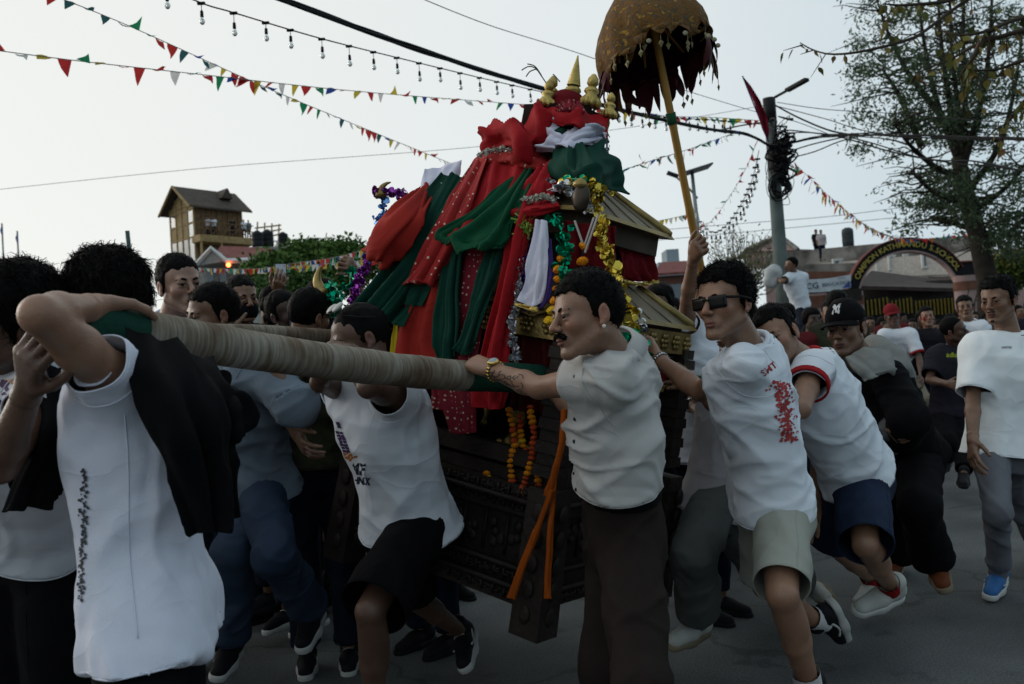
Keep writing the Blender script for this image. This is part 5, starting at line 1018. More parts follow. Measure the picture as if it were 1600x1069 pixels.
o = thing('coconut', 'round brownish coconut offering on the chamber floor', 'coconut', onf(748, 764, -.02)); v, q = mesh_sdf([ellp(onf(748, 764, -.02), (.034, .034, .037))], .007, lambda p, d: d + .002 * vnoise(p * 90)); obj('husk', v, q, mat('coconut_husk', (.13, .04, .02), .9, var=.4, vscale=30), o); MB().tube([onf(748, 764, -.02) + V3(0, 0, .03), onf(749, 756, -.02)], [.006, .002], 5).build('stalk', mat('coconut_husk', None), o)
def idol():
    c = onf(792, 770, -.3); o = thing('idol', 'dark brass idol with tall crown half hidden inside the shrine chamber', 'statue', c)
    R = SR; D = BRASS; q = lambda x, z: c + V_ * x + N_ * z
    v, f = mesh_sdf([ellp(q(0, .05), (.11, .07, .05), R), rcone(q(0, .06), q(0, .2), .06, .05), ellp(q(0, .3), (.038, .04, .048), R), rcone(q(0, .33), q(0, .44), .035, .012), rcone(q(-.07, .2), q(-.12, .1), .02, .018), rcone(q(.07, .2), q(.12, .1), .02, .018), rcone(q(-.12, .1), q(-.04, .12), .018, .015), rcone(q(.12, .1), q(.04, .12), .018, .015)], .012); obj('figure', v, f, D, o)
    m = MB()
    for k in range(13): a = math.pi * k / 12; m.ell(q(.17 * math.cos(a), .26 + .2 * math.sin(a)), (.02, .012, .02), R, 8, 5)
    m.tube([q(.17 * math.cos(a), .24 + .2 * math.sin(a)) for a in np.linspace(0, math.pi, 16)], .012, 6); m.build('halo', D, o, True)
idol()
# ---- tinsel
def foil(name, c, r=.28): return mat(name, c, r, metal=.9, var=.25, vscale=30)
def tinsel(label, pts, m, rad, dens, size, seed, proj_=onf, strip=False):
    rs = np.random.default_rng(seed); w = smooth_pts([proj_(*q) for q in pts], 80); L = np.sum(np.linalg.norm(np.diff(w, axis=0), axis=1)); o = thing('tinsel_garland', label, 'tinsel', w[0]); MB().tube(w[::4], .004, 4).build('cord', m, o)
    n = int(L * dens); t = rs.uniform(0, 79, n); i = t.astype(int); c = w[i] + (w[np.minimum(i + 1, 79)] - w[i]) * (t - i)[:, None]
    dr = rs.normal(size=(n, 3)); dr /= np.linalg.norm(dr, axis=1)[:, None]; c = c + dr * rad * rs.uniform(.2, 1, n)[:, None] * (1 + .4 * np.sin(t * .5 + seed))[:, None]
    a = rs.normal(size=(n, 3)); a /= np.linalg.norm(a, axis=1)[:, None]; b = np.cross(a, rs.normal(size=(n, 3))); b /= np.linalg.norm(b, axis=1)[:, None]; nn = np.cross(a, b); s = size * rs.uniform(.6, 1.15, n)[:, None]
    if strip: v = np.stack([c - b * s * .12, c + b * s * .12, c + a * s + b * s * .12 + nn * s * .2, c + a * s - b * s * .12 + nn * s * .2], 1).reshape(-1, 3); f = np.arange(4 * n).reshape(-1, 4)
    else:
        k = 8; v = np.stack([c + a * s * .5 * math.cos(2 * math.pi * j / k) + b * s * .5 * math.sin(2 * math.pi * j / k) + nn * s * .12 * math.cos(4 * math.pi * j / k) for j in range(k)], 1).reshape(-1, 3); f = np.arange(k * n).reshape(-1, k)
    obj('foil_pieces', v, f, m, o, False, 'stuff')
GF = foil('gold_foil', (.60, .44, .07)); GRF = foil('green_foil', (.0, .26, .14)); PF = foil('purple_foil', (.34, .06, .42)); SF = foil('silver_foil', (.52, .54, .58)); VF = foil('violet_foil', (.07, .03, .24)); BF = foil('blue_foil', (.15, .3, .6))
tinsel('gold foil tinsel falling from the upper roof past the moustached man hair', [(925, 300, -.06), (938, 340, .02), (945, 380, .05), (958, 420, .03), (975, 470, .02), (985, 495, .02), (988, 520, .0)], GF, .030, 330, .032, 1)
tinsel('gold foil tinsel bunched at the upper roof corner', [(880, 285, -.02), (900, 290, .02), (925, 292, .0), (945, 300, -.04)], GF, .03, 330, .03, 2)
tinsel('gold foil tinsel strand across the dark red curtain', [(905, 440, .08), (925, 448, .08), (950, 440, .06)], GF, .016, 240, .026, 3)
tinsel('silver foil tinsel at the upper roof above the twisted red rope', [(855, 298, .02), (880, 292, .04), (905, 300, .03), (920, 325, .02)], SF, .03, 300, .026, 4)
tinsel('emerald foil tinsel at the upper roof edge under the dark green cloth', [(882, 280, .02), (915, 282, .02), (940, 290, -.05)], GRF, .02, 120, .026, 5)
tinsel('emerald foil tinsel hanging beside the white sash', [(865, 335, .08), (880, 365, .1), (885, 395, .11), (880, 420, .12), (895, 440, .11)], GRF, .030, 300, .030, 6)
tinsel('emerald foil tinsel hanging behind the moustached man collar', [(968, 510, .04), (985, 530, .03), (1000, 545, .02), (1012, 575, .0), (1016, 600, .0)], GRF, .028, 320, .032, 7)
tinsel('silver foil tinsel running down the edge of the long red cloth', [(818, 350, .10), (812, 400, .11), (806, 460, .12), (802, 520, .12), (806, 570, .11)], SF, .022, 420, .024, 8)
tinsel('violet foil tinsel behind the white sash', [(828, 370, .07), (820, 410, .08), (815, 450, .08), (815, 475, .08)], VF, .028, 420, .026, 9)
tinsel('silver foil bunch beside the brass roof ridge', [(990, 490, -.02), (1003, 505, -.02), (1005, 520, -.02)], SF, .028, 420, .026, 10)
lf = lambda px, py, o: P(px, py, o)
tinsel('green foil tinsel bunch behind the shaded runner, near the brass leaf', [(522, 448, 4.1), (512, 470, 4.1), (528, 478, 4.1), (505, 492, 4.1), (492, 505, 4.1)], GRF, .060, 620, .03, 11, lf)
tinsel('green foil tinsel strand along the far edge of the dark green cloth', [(550, 420, 4.05), (548, 440, 4.05), (540, 455, 4.05)], GRF, .03, 320, .028, 12, lf)
tinsel('purple foil tinsel strand at the far edge of the dark green cloth', [(578, 392, 4.0), (568, 420, 4.0), (558, 445, 4.0), (550, 468, 4.0)], PF, .022, 620, .026, 13, lf)
tinsel('purple foil tinsel on the upper roof corner towards the tower', [(588, 300, 3.9), (602, 300, 3.9), (622, 302, 3.9), (640, 310, 3.9)], PF, .026, 420, .026, 14, lf)
tinsel('blue foil tinsel dangling from the upper roof corner', [(602, 310, 3.9), (598, 330, 3.9), (592, 345, 3.9)], BF, .022, 420, .024, 15, lf)
tinsel('pale paper frill on the shoulder of the shrine', [(748, 242, 3.6), (762, 236, 3.6), (778, 233, 3.6), (800, 234, 3.6)], mat('paper_frill', (.38, .37, .32), .8), .014, 900, .014, 16, lf)
tinsel('pale paper frill above the twisted red rope', [(815, 312, .08), (832, 310, .1), (850, 308, .09), (868, 312, .08)], mat('paper_frill', None), .014, 900, .014, 17, onf)
tinsel('lime green paper frill under the twisted red rope', [(818, 340, .11), (824, 352, .12), (820, 365, .12)], mat('paper_lime', (.16, .26, .04), .8), .026, 700, .03, 18, onf, True)
tinsel('silver foil strand down the umbrella side of the shrine top', [(936, 195, -.4), (948, 225, -.4), (946, 255, -.38), (958, 285, -.36)], SF, .012, 380, .02, 19)
# roof corner ornaments
def horn(label, pts, r, m=BRASS):
    o = thing('roof_horn', label, 'ornament', P(*pts[0])); w = smooth_pts([P(*q) for q in pts], 14); MB().tube(w, list(np.linspace(r, r * .12, 14)), 8).build('horn', m, o, True); MB().lathe(w[0] - V3(0, 0, .02), [(0, 0), (r * 1.3, 0), (r * 1.4, .02), (r, .03)], n=10).build('socket', m, o, True)
horn('curved dark brass horn on the upper roof corner towards the tower', [(595, 302, 3.9), (597, 293, 3.9), (604, 287, 3.9), (611, 285, 3.9)], .018)
horn('brass leaf horn standing at the lower roof corner above the green tinsel', [(502, 455, 4.1), (496, 440, 4.1), (498, 425, 4.1), (502, 415, 4.1)], .03)
horn('pale cloth tail and horn hooked at the shrine top by the umbrella', [(940, 180, 3.8), (950, 190, 3.8), (948, 205, 3.8), (953, 215, 3.8)], .012)
o = thing('brass_bell', 'dark round brass bell mask among the gold tinsel at the roof corner', 'ornament', onf(906, 308, .06)); v, f = mesh_sdf([ellp(onf(908, 308, .06), (.036, .02, .048), SR), ellp(onf(908, 322, .05), (.024, .02, .022), SR)], .008); obj('face', v, f, mat('dark_bronze', (.06, .05, .04), .4, metal=.7), o); MB().lathe(onf(906, 296, .06), [(0, .0), (.03, .01), (.02, .03), (.004, .04)], SR, 10).build('crown', BRASS, o, True)
cr = thing('crossed_strings', 'pale strings crossed above the short marigold garland', 'string', onf(912, 350, .08)); m = MB()
for pts in ([(898, 345), (912, 385)], [(928, 340), (912, 388)], [(935, 335), (914, 395)]): m.tube([onf(x, y, .09) for x, y in pts], .004, 4)
m.build('string', mat('pale_string', (.4, .38, .36), .8), cr)
# ================================================================== UMBRELLA
def umbrella():
    p1 = P(1110, 495, 4.45); p0 = P(1036, 118, 4.15); ax = nrm(p0 - p1); c = P(1020, 74, 4.15); o = thing('ceremonial_umbrella', 'brown brocade ceremonial umbrella with hanging fringe on a yellow bamboo pole', 'umbrella', p1)
    BAM = mat('bamboo_yellow', (.36, .19, .035), .5, var=.2, vscale=5, spec=.4); tip = p0 + ax * .3
    pm = MB(); ss = np.linspace(0, 1, 60); q = [p1 + (tip - p1) * s for s in ss]; pm.tube(q, [.020 * (1 + .10 * (abs((s * 7.0) % 1 - .5) < .04)) - .003 * s for s in ss], 12); pm.build('pole', BAM, o, True)
    for px, py in ((1045, 187), (1101, 452)):
        t = np.argmin([np.hypot(*(np.array(proj(x)[:2]) - (px, py))) for x in q]); MB().tube([q[t] - ax * .026, q[t] + ax * .026], .0235, 12).build('band', mat('band_green', (.02, .09, .045), .6), o, True)
    z = nrm(ax * .5 + V3(-.12, .52, .9) * .6); x = nrm(np.cross(V3(0, 1, 0), z)); y = np.cross(z, x); R = np.column_stack([x, y, z])
    BRO = mat('brocade', (.10, .052, .018), .75, vscale=34, col2=(.36, .21, .045), bump=.7, bscale=40); t = BRO.node_tree
    r = [n for n in t.nodes if n.type == 'VALTORGB'][0]; e = r.color_ramp.elements.new(.46); e.color = (.16, .075, .02, 1); e = r.color_ramp.elements.new(.56); e.color = (.06, .055, .04, 1); e = r.color_ramp.elements.new(.60); e.color = (.18, .085, .018, 1)
    LIN = mat('maroon_lining', (.03, .004, .006), .85, var=.2)
    prof = [(.004, .40), (.03, .395), (.075, .375), (.10, .33), (.14, .275), (.195, .205), (.235, .135), (.260, .07), (.268, .01), (.266, -.04), (.258, -.065)]
    prof = [(r_, h_ * .86) for r_, h_ in prof]
    def dev(a, k, rr, h):
        w = 1 + (.05 * math.sin(7 * a) + .03 * math.sin(16 * a + 2)) * k ** 2 + .03 * math.sin(3 * a + 1) * k
        return rr * w, h - .018 * k ** 3 * math.sin(5 * a + 1) - .014 * k ** 4 * math.sin(11 * a) - .055 * k ** 2 * max(0, -math.cos(a)) + .02 * k * max(0, math.cos(a)) - .02 * (1 - k) * math.sin(3 * a)
    def skin(off, nm, m, pr):
        n = 96; v = []; f = []
        for j, (rr, h) in enumerate(pr):
            for i in range(n):
                a = 2 * math.pi * i / n; k = j / (len(pr) - 1); r2, hh = dev(a, k, rr - off, h); v.append(c + R @ V3(r2 * math.cos(a), r2 * math.sin(a), hh - off * (k < .6)))
        for j in range(len(pr) - 1):
            for i in range(n): f.append((j * n + i, (j + 1) * n + i, (j + 1) * n + (i + 1) % n, j * n + (i + 1) % n))
        return obj(nm, v, f, m, o)
    can = skin(0, 'canopy', BRO, prof); skin(.008, 'lining', LIN, prof)
    for k in range(8):
        a = k * .785; MB().tube([c + R @ V3(.02 * math.cos(a), .02 * math.sin(a), .22), c + R @ V3(.255 * math.cos(a), .255 * math.sin(a), .03)], .006, 5).build('rib', BAM, o)
    rs = random.Random(4); FR = mat('maroon_fringe', (.06, .007, .010), .85, var=.2, sheen=.2)
    for k in range(56):
        a = 2 * math.pi * (k + rs.uniform(-.3, .3)) / 56; rr, hz = dev(a, .95, .258 - (.012 if k % 2 else 0), -.035); b0 = c + R @ V3(rr * math.cos(a), rr * math.sin(a), hz); tg = R @ V3(-math.sin(a), math.cos(a), 0); od = R @ V3(math.cos(a), math.sin(a), 0); L = rs.uniform(.12, .18) if math.sin(a) > -.25 else rs.uniform(.03, .06); wd = rs.uniform(.018, .028); v = []; sw = rs.gauss(0, .03); tw = rs.gauss(0, .5)
        prf = [.7, 1, 1.05, 1.0, .85, .6, .08]
        for j, w in enumerate(prf):
            s = j / 6; p = b0 + V3(0, 0, -L * s) + od * (.015 * math.sin(3 * s) + sw * s * s) + tg * (sw * s); ta = tg * math.cos(tw * s) + od * math.sin(tw * s)
            v += [p - ta * wd * w, p + od * .006 * w, p + ta * wd * w]
        f = [(j * 3 + i, j * 3 + i + 1, j * 3 + i + 4, j * 3 + i + 3) for j in range(6) for i in range(2)]
        fs = obj('fringe_strip', v, f, (FR if rs.random() < .8 else BRO) if math.sin(a) > -.25 else BRO, o); e = V3(*v[-2])
        if k % 2 == 0:
            m = MB().tube([e, e - V3(0, 0, .02)], .0015, 4); lp = e - V3(0, 0, .02); w = .012
            m.add([lp, lp + tg * w - V3(0, 0, .014), lp - V3(0, 0, .036), lp - tg * w - V3(0, 0, .014), lp + od * .007 - V3(0, 0, .016), lp - od * .007 - V3(0, 0, .016)], [(0, 1, 4), (1, 2, 4), (2, 3, 4), (3, 0, 4), (1, 0, 5), (2, 1, 5), (3, 2, 5), (0, 3, 5)])
            m.build('pendant', mat('pendant_brass', (.22, .19, .10), .45, metal=.6), fs)
    for k in range(6):
        a = rs.uniform(3.4, 6.0); p = c + R @ V3(.275 * math.cos(a), .275 * math.sin(a), -.10); MB().lathe(p, [(0, -.003), (.010, -.003), (.0115, 0), (.010, .003), (0, .003)], np.column_stack([R[:, 0], R[:, 2], -R[:, 1]]), 12).build('disc', mat('pendant_pale', (.26, .24, .16), .5, metal=.3), o, True)
umbrella()
# ================================================================== PEOPLE: builder
from mathutils.bvhtree import BVHTree
SK = {k: mat('skin_' + k, c, .43, var=.14, vscale=14, bump=.16, bscale=200, spec=.42) for k, c in dict(light=(.30, .175, .125), mid=(.25, .133, .084), tan=(.18, .096, .058), dark=(.10, .052, .034), deep=(.055, .030, .021)).items()}
for _k, _m in SK.items():
    t = _m.node_tree; b = t.nodes['Principled BSDF']; at = t.nodes.new('ShaderNodeAttribute'); at.attribute_name = 'tint'; x = t.nodes.new('ShaderNodeMix'); x.data_type = 'RGBA'; x.blend_type = 'MULTIPLY'; x.inputs['Factor'].default_value = 1
    t.links.new(b.inputs['Base Color'].links[0].from_socket, x.inputs['A']); t.links.new(at.outputs['Color'], x.inputs['B']); t.links.new(x.outputs['Result'], b.inputs['Base Color'])
    b.inputs['Subsurface Weight'].default_value = 0.0
HAIR = mat('hair_black', (.0045, .0040, .0038), .6, var=.3, vscale=60, spec=.05); BROW = mat('brow_black', (.010, .008, .007), .8); EYEW = mat('eye_white', (.13, .115, .105), .5, var=.05); IRIS = mat('iris_dark', (.008, .006, .005), .2, var=.05)
LIPS = mat('lips', (.19, .085, .068), .5, var=.1); LIPSD = mat('lips_dark', (.115, .050, .042), .5, var=.1)
LEN = dict(head=.205, spine=.50, sh=.185, ua=.28, fa=.25, th=.42, sn=.41)
def ortho(v, u): v = V3(v); return nrm(v - (v @ u) * u)
def pose(sc=1.0, **k):
    """joints from photo pixels; each limb joint is (px, py, 'n'|'f') relative to its parent, so bones keep their length"""
    J = {'sc': sc}; b = lambda par, q, L: bone(par, q[0], q[1], L * sc * (q[3] if len(q) > 3 else 1), q[2])
    J['neck'] = P(*k['neck']); J['head'] = b(J['neck'], k['head'], LEN['head']); J['pelvis'] = b(J['neck'], k['pelvis'], LEN['spine'])
    for s in 'LR': J['sh' + s] = b(J['neck'], k['sh' + s], LEN['sh'])
    ax = nrm(J['shR'] - J['shL']); J['ax'] = ax; up = nrm(J['neck'] - J['pelvis']); hx = ortho(k.get('hip', ax), up); J['hx'] = hx; J['up'] = up; J['front'] = np.cross(up, ortho(ax, up)); J['hfront'] = np.cross(up, hx)
    for s, sg in (('L', -1), ('R', 1)):
        J['hip' + s] = J['pelvis'] + hx * .095 * sc * sg - up * .05 * sc
        if 'el' + s in k: J['el' + s] = b(J['sh' + s], k['el' + s], LEN['ua'])
        else: J['el' + s] = J['sh' + s] + (nrm(V3(0, 0, -1) + ax * sg * .18 - J['front'] * .1)) * LEN['ua'] * sc
        if 'wr' + s in k: J['wr' + s] = b(J['el' + s], k['wr' + s], LEN['fa'])
        else: J['wr' + s] = J['el' + s] + nrm(V3(0, 0, -1) + J['front'] * k.get('bend', .25)) * LEN['fa'] * sc
        if 'hd' + s in k: J['hd' + s] = nrm(b(J['wr' + s], k['hd' + s], .17) - J['wr' + s])
        else: J['hd' + s] = nrm(J['wr' + s] - J['el' + s])
        J['pn' + s] = V3(k['pn' + s]) if 'pn' + s in k else -ax * sg
        J['hp' + s] = k.get('hp' + s, 'relax')
        if 'kn' + s in k: J['kn' + s] = b(J['hip' + s], k['kn' + s], LEN['th'])
        if 'an' + s in k: J['an' + s] = b(J['kn' + s], k['an' + s], LEN['sn'])
        if 'an' + s not in J:
            h = J['hip' + s]; a = V3(h[0], h[1], max(h[2] - .83 * sc, .085)) if 'kn' + s not in J else J['kn' + s] - V3(0, 0, .40 * sc); J['an' + s] = a
            if 'kn' + s not in J: J['kn' + s] = (h + a) / 2 + J['hfront'] * .03
        if 'toe' + s in k: J['td' + s] = nrm(b(J['an' + s], k['toe' + s], .2) - J['an' + s])
        else: J['td' + s] = nrm(J['hfront'] * V3(1, 1, 0) + V3(0, 0, -.05))
    J['look'] = nrm(k.get('look', J['front'])); J['hup'] = k.get('hup', nrm(J['head'] - J['neck']) * .5 + V3(0, 0, .6)); return J
def stand(x, y, ang=0., sc=1.0, lean=0., arms='down'):
    """a standing figure at x, y facing angle ang (0 = towards -Y)"""
    f = V3(math.sin(ang), -math.cos(ang), 0); r = V3(-f[1] * -1, 0, 0); r = np.cross(f, V3(0, 0, 1)); z = V3(0, 0, 1); B = V3(x, y, 0); J = {'sc': sc}
    q = lambda a, b, c: B + (r * a + f * b + z * c) * sc
    J['pelvis'] = q(0, 0, .93); J['neck'] = q(0, lean, 1.43); J['head'] = q(0, lean + .03, 1.63); J['ax'] = r; J['hx'] = r; J['up'] = nrm(J['neck'] - J['pelvis']); J['front'] = J['hfront'] = np.cross(J['up'], r)
    for s, g_ in (('L', -1), ('R', 1)):
        J['sh' + s] = q(.18 * g_, lean, 1.40); J['hip' + s] = q(.095 * g_, 0, .88); J['kn' + s] = q(.10 * g_, .03, .47); J['an' + s] = q(.11 * g_, -.02, .085); J['td' + s] = f
        if arms == 'up' and s == 'R': J['el' + s] = q(.25, .12, 1.6); J['wr' + s] = q(.2, .2, 1.84)
        elif arms == 'phone': J['el' + s] = q(.2 * g_, .12, 1.18); J['wr' + s] = q(.06 * g_, .3, 1.38)
        else: J['el' + s] = q(.24 * g_, -.02, 1.13); J['wr' + s] = q(.24 * g_, .07, .90)
        J['hd' + s] = nrm(J['wr' + s] - J['el' + s]); J['pn' + s] = -r * g_; J['hp' + s] = 'relax'
    J['look'] = f; J['hup'] = z; return J
def hand_prims(w, a, n, side, sc, kind):
    a = nrm(a); n = ortho(n, a); s = np.cross(n, a) if side == 'L' else np.cross(a, n); o = []; kn = []
    for i, (x, y) in enumerate(((.029, .088), (.010, .092), (-.009, .088), (-.026, .080))):
        k = w + (a * y + s * x) * sc; kn.append(k); o.append(rcone(w + s * x * .55 * sc, k, .0150 * sc, .0115 * sc, .016))
    o.append(ellp(w + a * .045 * sc + n * .004 * sc, V3(.036, .048, .0155) * sc, np.column_stack([s, a, n]), .012))
    curl = dict(grip=(.75, .85, .5), relax=(.35, .45, .3), flat=(.08, .1, .08), fist=(1.35, 1.6, .9), drape=(.55, .35, .2))[kind]
    L = ((.043, .026, .020), (.047, .029, .021), (.043, .027, .020), (.034, .020, .018))
    for i in range(4):
        p = kn[i]; th = 0; sp = (.12, .02, -.07, -.16)[i]
        for j in range(3):
            th += curl[j] * (1 + .08 * (i - 1)); d = nrm(a * math.cos(th) + n * math.sin(th) + s * sp * (1 if j == 0 else .4)); q = p + d * L[i][j] * sc
            o.append(rcone(p, q, (.0098, .0088, .0080)[j] * sc, (.0090, .0081, .0068)[j] * sc, .004)); p = q
    p = w + (a * .018 + s * .024) * sc
    for j, (dd, l) in enumerate(((s * .62 + a * .75 + n * .30, .044), (s * .35 + a * .85 + n * .45, .033), (s * .1 + a * .85 + n * .55, .026))):
        q = p + nrm(dd) * l * sc; o.append(rcone(p, q, (.0150, .0108, .0095)[j] * sc, (.0112, .0098, .0075)[j] * sc, .010 if j == 0 else .004)); p = q
    return o
def head_frame(J):
    f = J['look']; r = nrm(np.cross(f, J['hup'])); u = np.cross(r, f); return np.column_stack([r, f, u])
def head_prims(c, R, s, neck, full=True):
    L = lambda x, y, z: c + R @ (V3(x, y, z) * s); q = lambda *r: V3(*r) * s; o = []
    o.append(ellp(L(0, -.016, .032), q(.0745, .094, .090), R)); o.append(ellp(L(0, .03, .040), q(.062, .056, .055), R, .02)); o.append(ellp(L(0, .030, -.030), q(.0565, .057, .078), R, .02))
    for g_ in (-1, 1):
        o.append(rcone(L(.052 * g_, -.004, -.052), L(.017 * g_, .073, -.099), .018 * s, .0155 * s, .022)); o.append(ellp(L(.037 * g_, .058, -.020), q(.025, .026, .024), R, .02))
    o.append(ellp(L(0, .079, -.099), q(.019, .016, .016), R, .015))
    if full:
        o.append(rcone(L(-.034, .079, .022), L(.034, .079, .022), .0125 * s, .0125 * s, .016))
        for g_ in (-1, 1): o.append(ellp(L(.031 * g_, .096, .003), q(.0175, .015, .0115), R, .008, 's'))
        o.append(rcone(L(0, .084, .014), L(0, .109, -.022), .0085 * s, .0115 * s, .010)); o.append(ellp(L(0, .111, -.026), q(.0115, .011, .0095), R, .006))
        for g_ in (-1, 1): o.append(ellp(L(.0125 * g_, .099, -.030), q(.0085, .0105, .0075), R, .005)); o.append(ellp(L(.031 * g_, .0795, .0098), q(.0170, .0132, .0068), R, .004)); o.append(ellp(L(.031 * g_, .0785, -.0045), q(.0160, .0122, .0052), R, .004))
        o.append(ellp(L(0, .078, -.062), q(.029, .020, .025), R, .014)); o.append(rcone(L(-.022, .0945, -.0625), L(.022, .0945, -.0625), .0018 * s, .0018 * s, .004)[:0] or ellp(L(0, .101, -.0635), q(.024, .008, .0022), R, .004, 's')); o.append(ellp(L(0, .098, -.080), q(.018, .008, .004), R, .008, 's'))
    for g_ in (-1, 1):
        o.append(ellp(L(.077 * g_, -.014, -.004), q(.0080, .0175, .029), R, .005)); 
        if full: o.append(ellp(L(.0855 * g_, -.010, .000), q(.0065, .0105, .017), R, .003, 's')); o.append(ellp(L(.078 * g_, -.002, -.030), q(.007, .008, .010), R, .005))
    o.append(rcone(L(0, -.026, -.055), neck, .0535 * s, .060 * s, .025)); return o
HSTY = dict(short=(.009, .005, .0035), curly=(.014, .007, .006), long=(.018, .016, .006), crop=(.005, .003, .003), buzz=(.003, .003, .001), fade=(.013, .004, .004), big=(.019, .013, .006))
def hair_mesh(c, R, s, style, h, seed):
    t, side, nz = HSTY[style]
    lc = V3(0, -.016, .034); r = V3(.0745 + side, .096 + (t + side) * .5, .091 + t)
    zf = {'long': ([-.14, -.05, -.01, .03, .06, .10], [-.12, -.115, -.06, .035, .055, .060]), 'big': ([-.14, -.05, -.01, .03, .06, .10], [-.12, -.11, -.05, .02, .045, .055])}.get(style, ([-.14, -.06, -.025, .012, .03, .058, .10], [-.075, -.066, -.030, -.008, .052, .066, .070]))
    def fn(p):
        q = (p - c) @ R / s; x = q - lc; rr = np.broadcast_to(r, x.shape).copy()
        rr[:, 0] = .0745 + side + (t * .6) * np.clip((x[:, 2] - .02) / .05, 0, 1); rr[:, 1] += t * .5 * np.clip((x[:, 1] - .02) / .06, 0, 1) * np.clip((x[:, 2]) / .05, 0, 1)
        k0 = np.sqrt(((x / rr) ** 2).sum(1)); k1 = np.sqrt(((x / (rr * rr)) ** 2).sum(1)); d = k0 * (k0 - 1) / np.maximum(k1, 1e-6)
        d = d + nz * vnoise(q * V3(55, 55, 38), seed) * .8 + nz * .7 * vnoise(q * 22, seed + 5)
        z = np.interp(q[:, 1], zf[0], zf[1]) + .010 * vnoise(q * V3(70, 70, 30), seed + 2) + .006 * vnoise(q * V3(25, 25, 10), seed + 4); return np.maximum(d, (z - q[:, 2]) * .8) * s
    m = r.max() * s * 1.25; v, f = mesh_sdf([('u', fn, .0, c - m, c + m + V3(0, 0, .03))], h)
    return v, f
def tufts(v, f, c, s, n, L, seed, comb=V3(0, 0, 0), wid=.0010):
    rs = np.random.default_rng(seed); N = vnormals(v, f); i = rs.integers(0, len(v), n); p = v[i]; T0 = rs.normal(size=(n, 3)) * .55 + comb * 2.2; T0 -= N[i] * (T0 * N[i]).sum(1)[:, None]; d = N[i] * (.14 if L > .03 else .30) + T0 * .8 + rs.normal(size=(n, 3)) * .12; d /= np.linalg.norm(d, axis=1)[:, None]; u = np.cross(d, rs.normal(size=(n, 3))); u /= np.linalg.norm(u, axis=1)[:, None]
    l = L * s * rs.uniform(.4, 1.25, n)[:, None]; w = wid * s; k = p - d * .004 + 0; m = p + d * l * .55 + u * l * .08; e = p + d * l + (comb * .2 - N[i] * .25 - V3(0, 0, .15)) * l * .8
    b2 = np.cross(d, u); V = np.stack([k - u * w, k + u * w, m + u * w * .7, e, m - u * w * .7, k + b2 * w], 1).reshape(-1, 3); F0 = np.arange(n)[:, None] * 6
    return V, np.concatenate([F0 + np.array([[0, 1, 2, 4]]), F0 + np.array([[4, 2, 3, 3]]), F0 + np.array([[1, 5, 2, 2]])])
def quads_clean(f): return [tuple(dict.fromkeys(map(int, q))) for q in f]
PAGE = {}
def wrinkle(v, f, J, amp, mode, seed, h):
    R = np.column_stack([ortho(J['ax'], J['up']), J['front'], J['up']]); q = (v - J['pelvis']) @ R / J['sc']; n = vnormals(v, f); a = V3(seed * 7.1, seed * 3.3, seed * 1.7)
    q2 = q + .05 * np.stack([vnoise(q * 5 + a, 1), vnoise(q * 5 + a, 2), vnoise(q * 5 + a, 3)], 1); x, y, z = q2.T
    def ridge(P_, s): return np.clip(1 - np.abs(vnoise(P_ + a, s)) * 3.2, 0, 1) ** 1.2
    if mode == 'hang': w = .9 * vnoise(np.stack([x * 13, y * 13, z * 1.8], 1) + a, 4) * np.clip(.95 - z * 1.1, .25, 1.4) + .5 * ridge(np.stack([x * 6 + z * 3, y * 6, z * 3 - x * 2], 1), 5) + .25 * vnoise(q * 9, 6) + .55 * ridge(np.stack([x * 11, y * 11, z * 2.2 + x * 2], 1), 12)
    elif mode == 'horiz': w = 1.1 * ridge(np.stack([x * 2.5, y * 2.5, z * 11 + x * 4 + y * 5], 1), 4) + .6 * ridge(np.stack([x * 4 + z * 6, y * 4, z * 9 - y * 7], 1), 5) + .3 * vnoise(q * V3(5, 5, 16), 7) + .6 * ridge(np.stack([x * 4 + y * 2, y * 5, z * 19 + x * 9 - y * 5], 1), 13)
    elif mode == 'leg': w = .8 * ridge(np.stack([x * 4, y * 5, z * 8 + y * 4], 1), 4) + .7 * vnoise(np.stack([x * 11, y * 11, z * 3.5], 1) + a, 5) + .4 * ridge(np.stack([x * 8 + z * 7, y * 6, z * 7 - x * 7], 1), 6)
    else: w = .9 * ridge(np.stack([x * 3 + z * 6, y * 4 - z * 2, z * 5 - x * 5], 1), 4) + .7 * ridge(np.stack([x * 4 - z * 5, y * 5 + z * 3, z * 6 + x * 3], 1), 5) + .5 * vnoise(np.stack([x * 9, y * 9, z * 2.4], 1) + a, 6) + .45 * ridge(np.stack([x * 7 + z * 12, y * 8 - z * 4, z * 9 - x * 9], 1), 11)
    w = w + .18 * vnoise(q * 26 + a, 9)
    return v + n * (1.25 * amp * J['sc'] * (w - .3))[:, None]
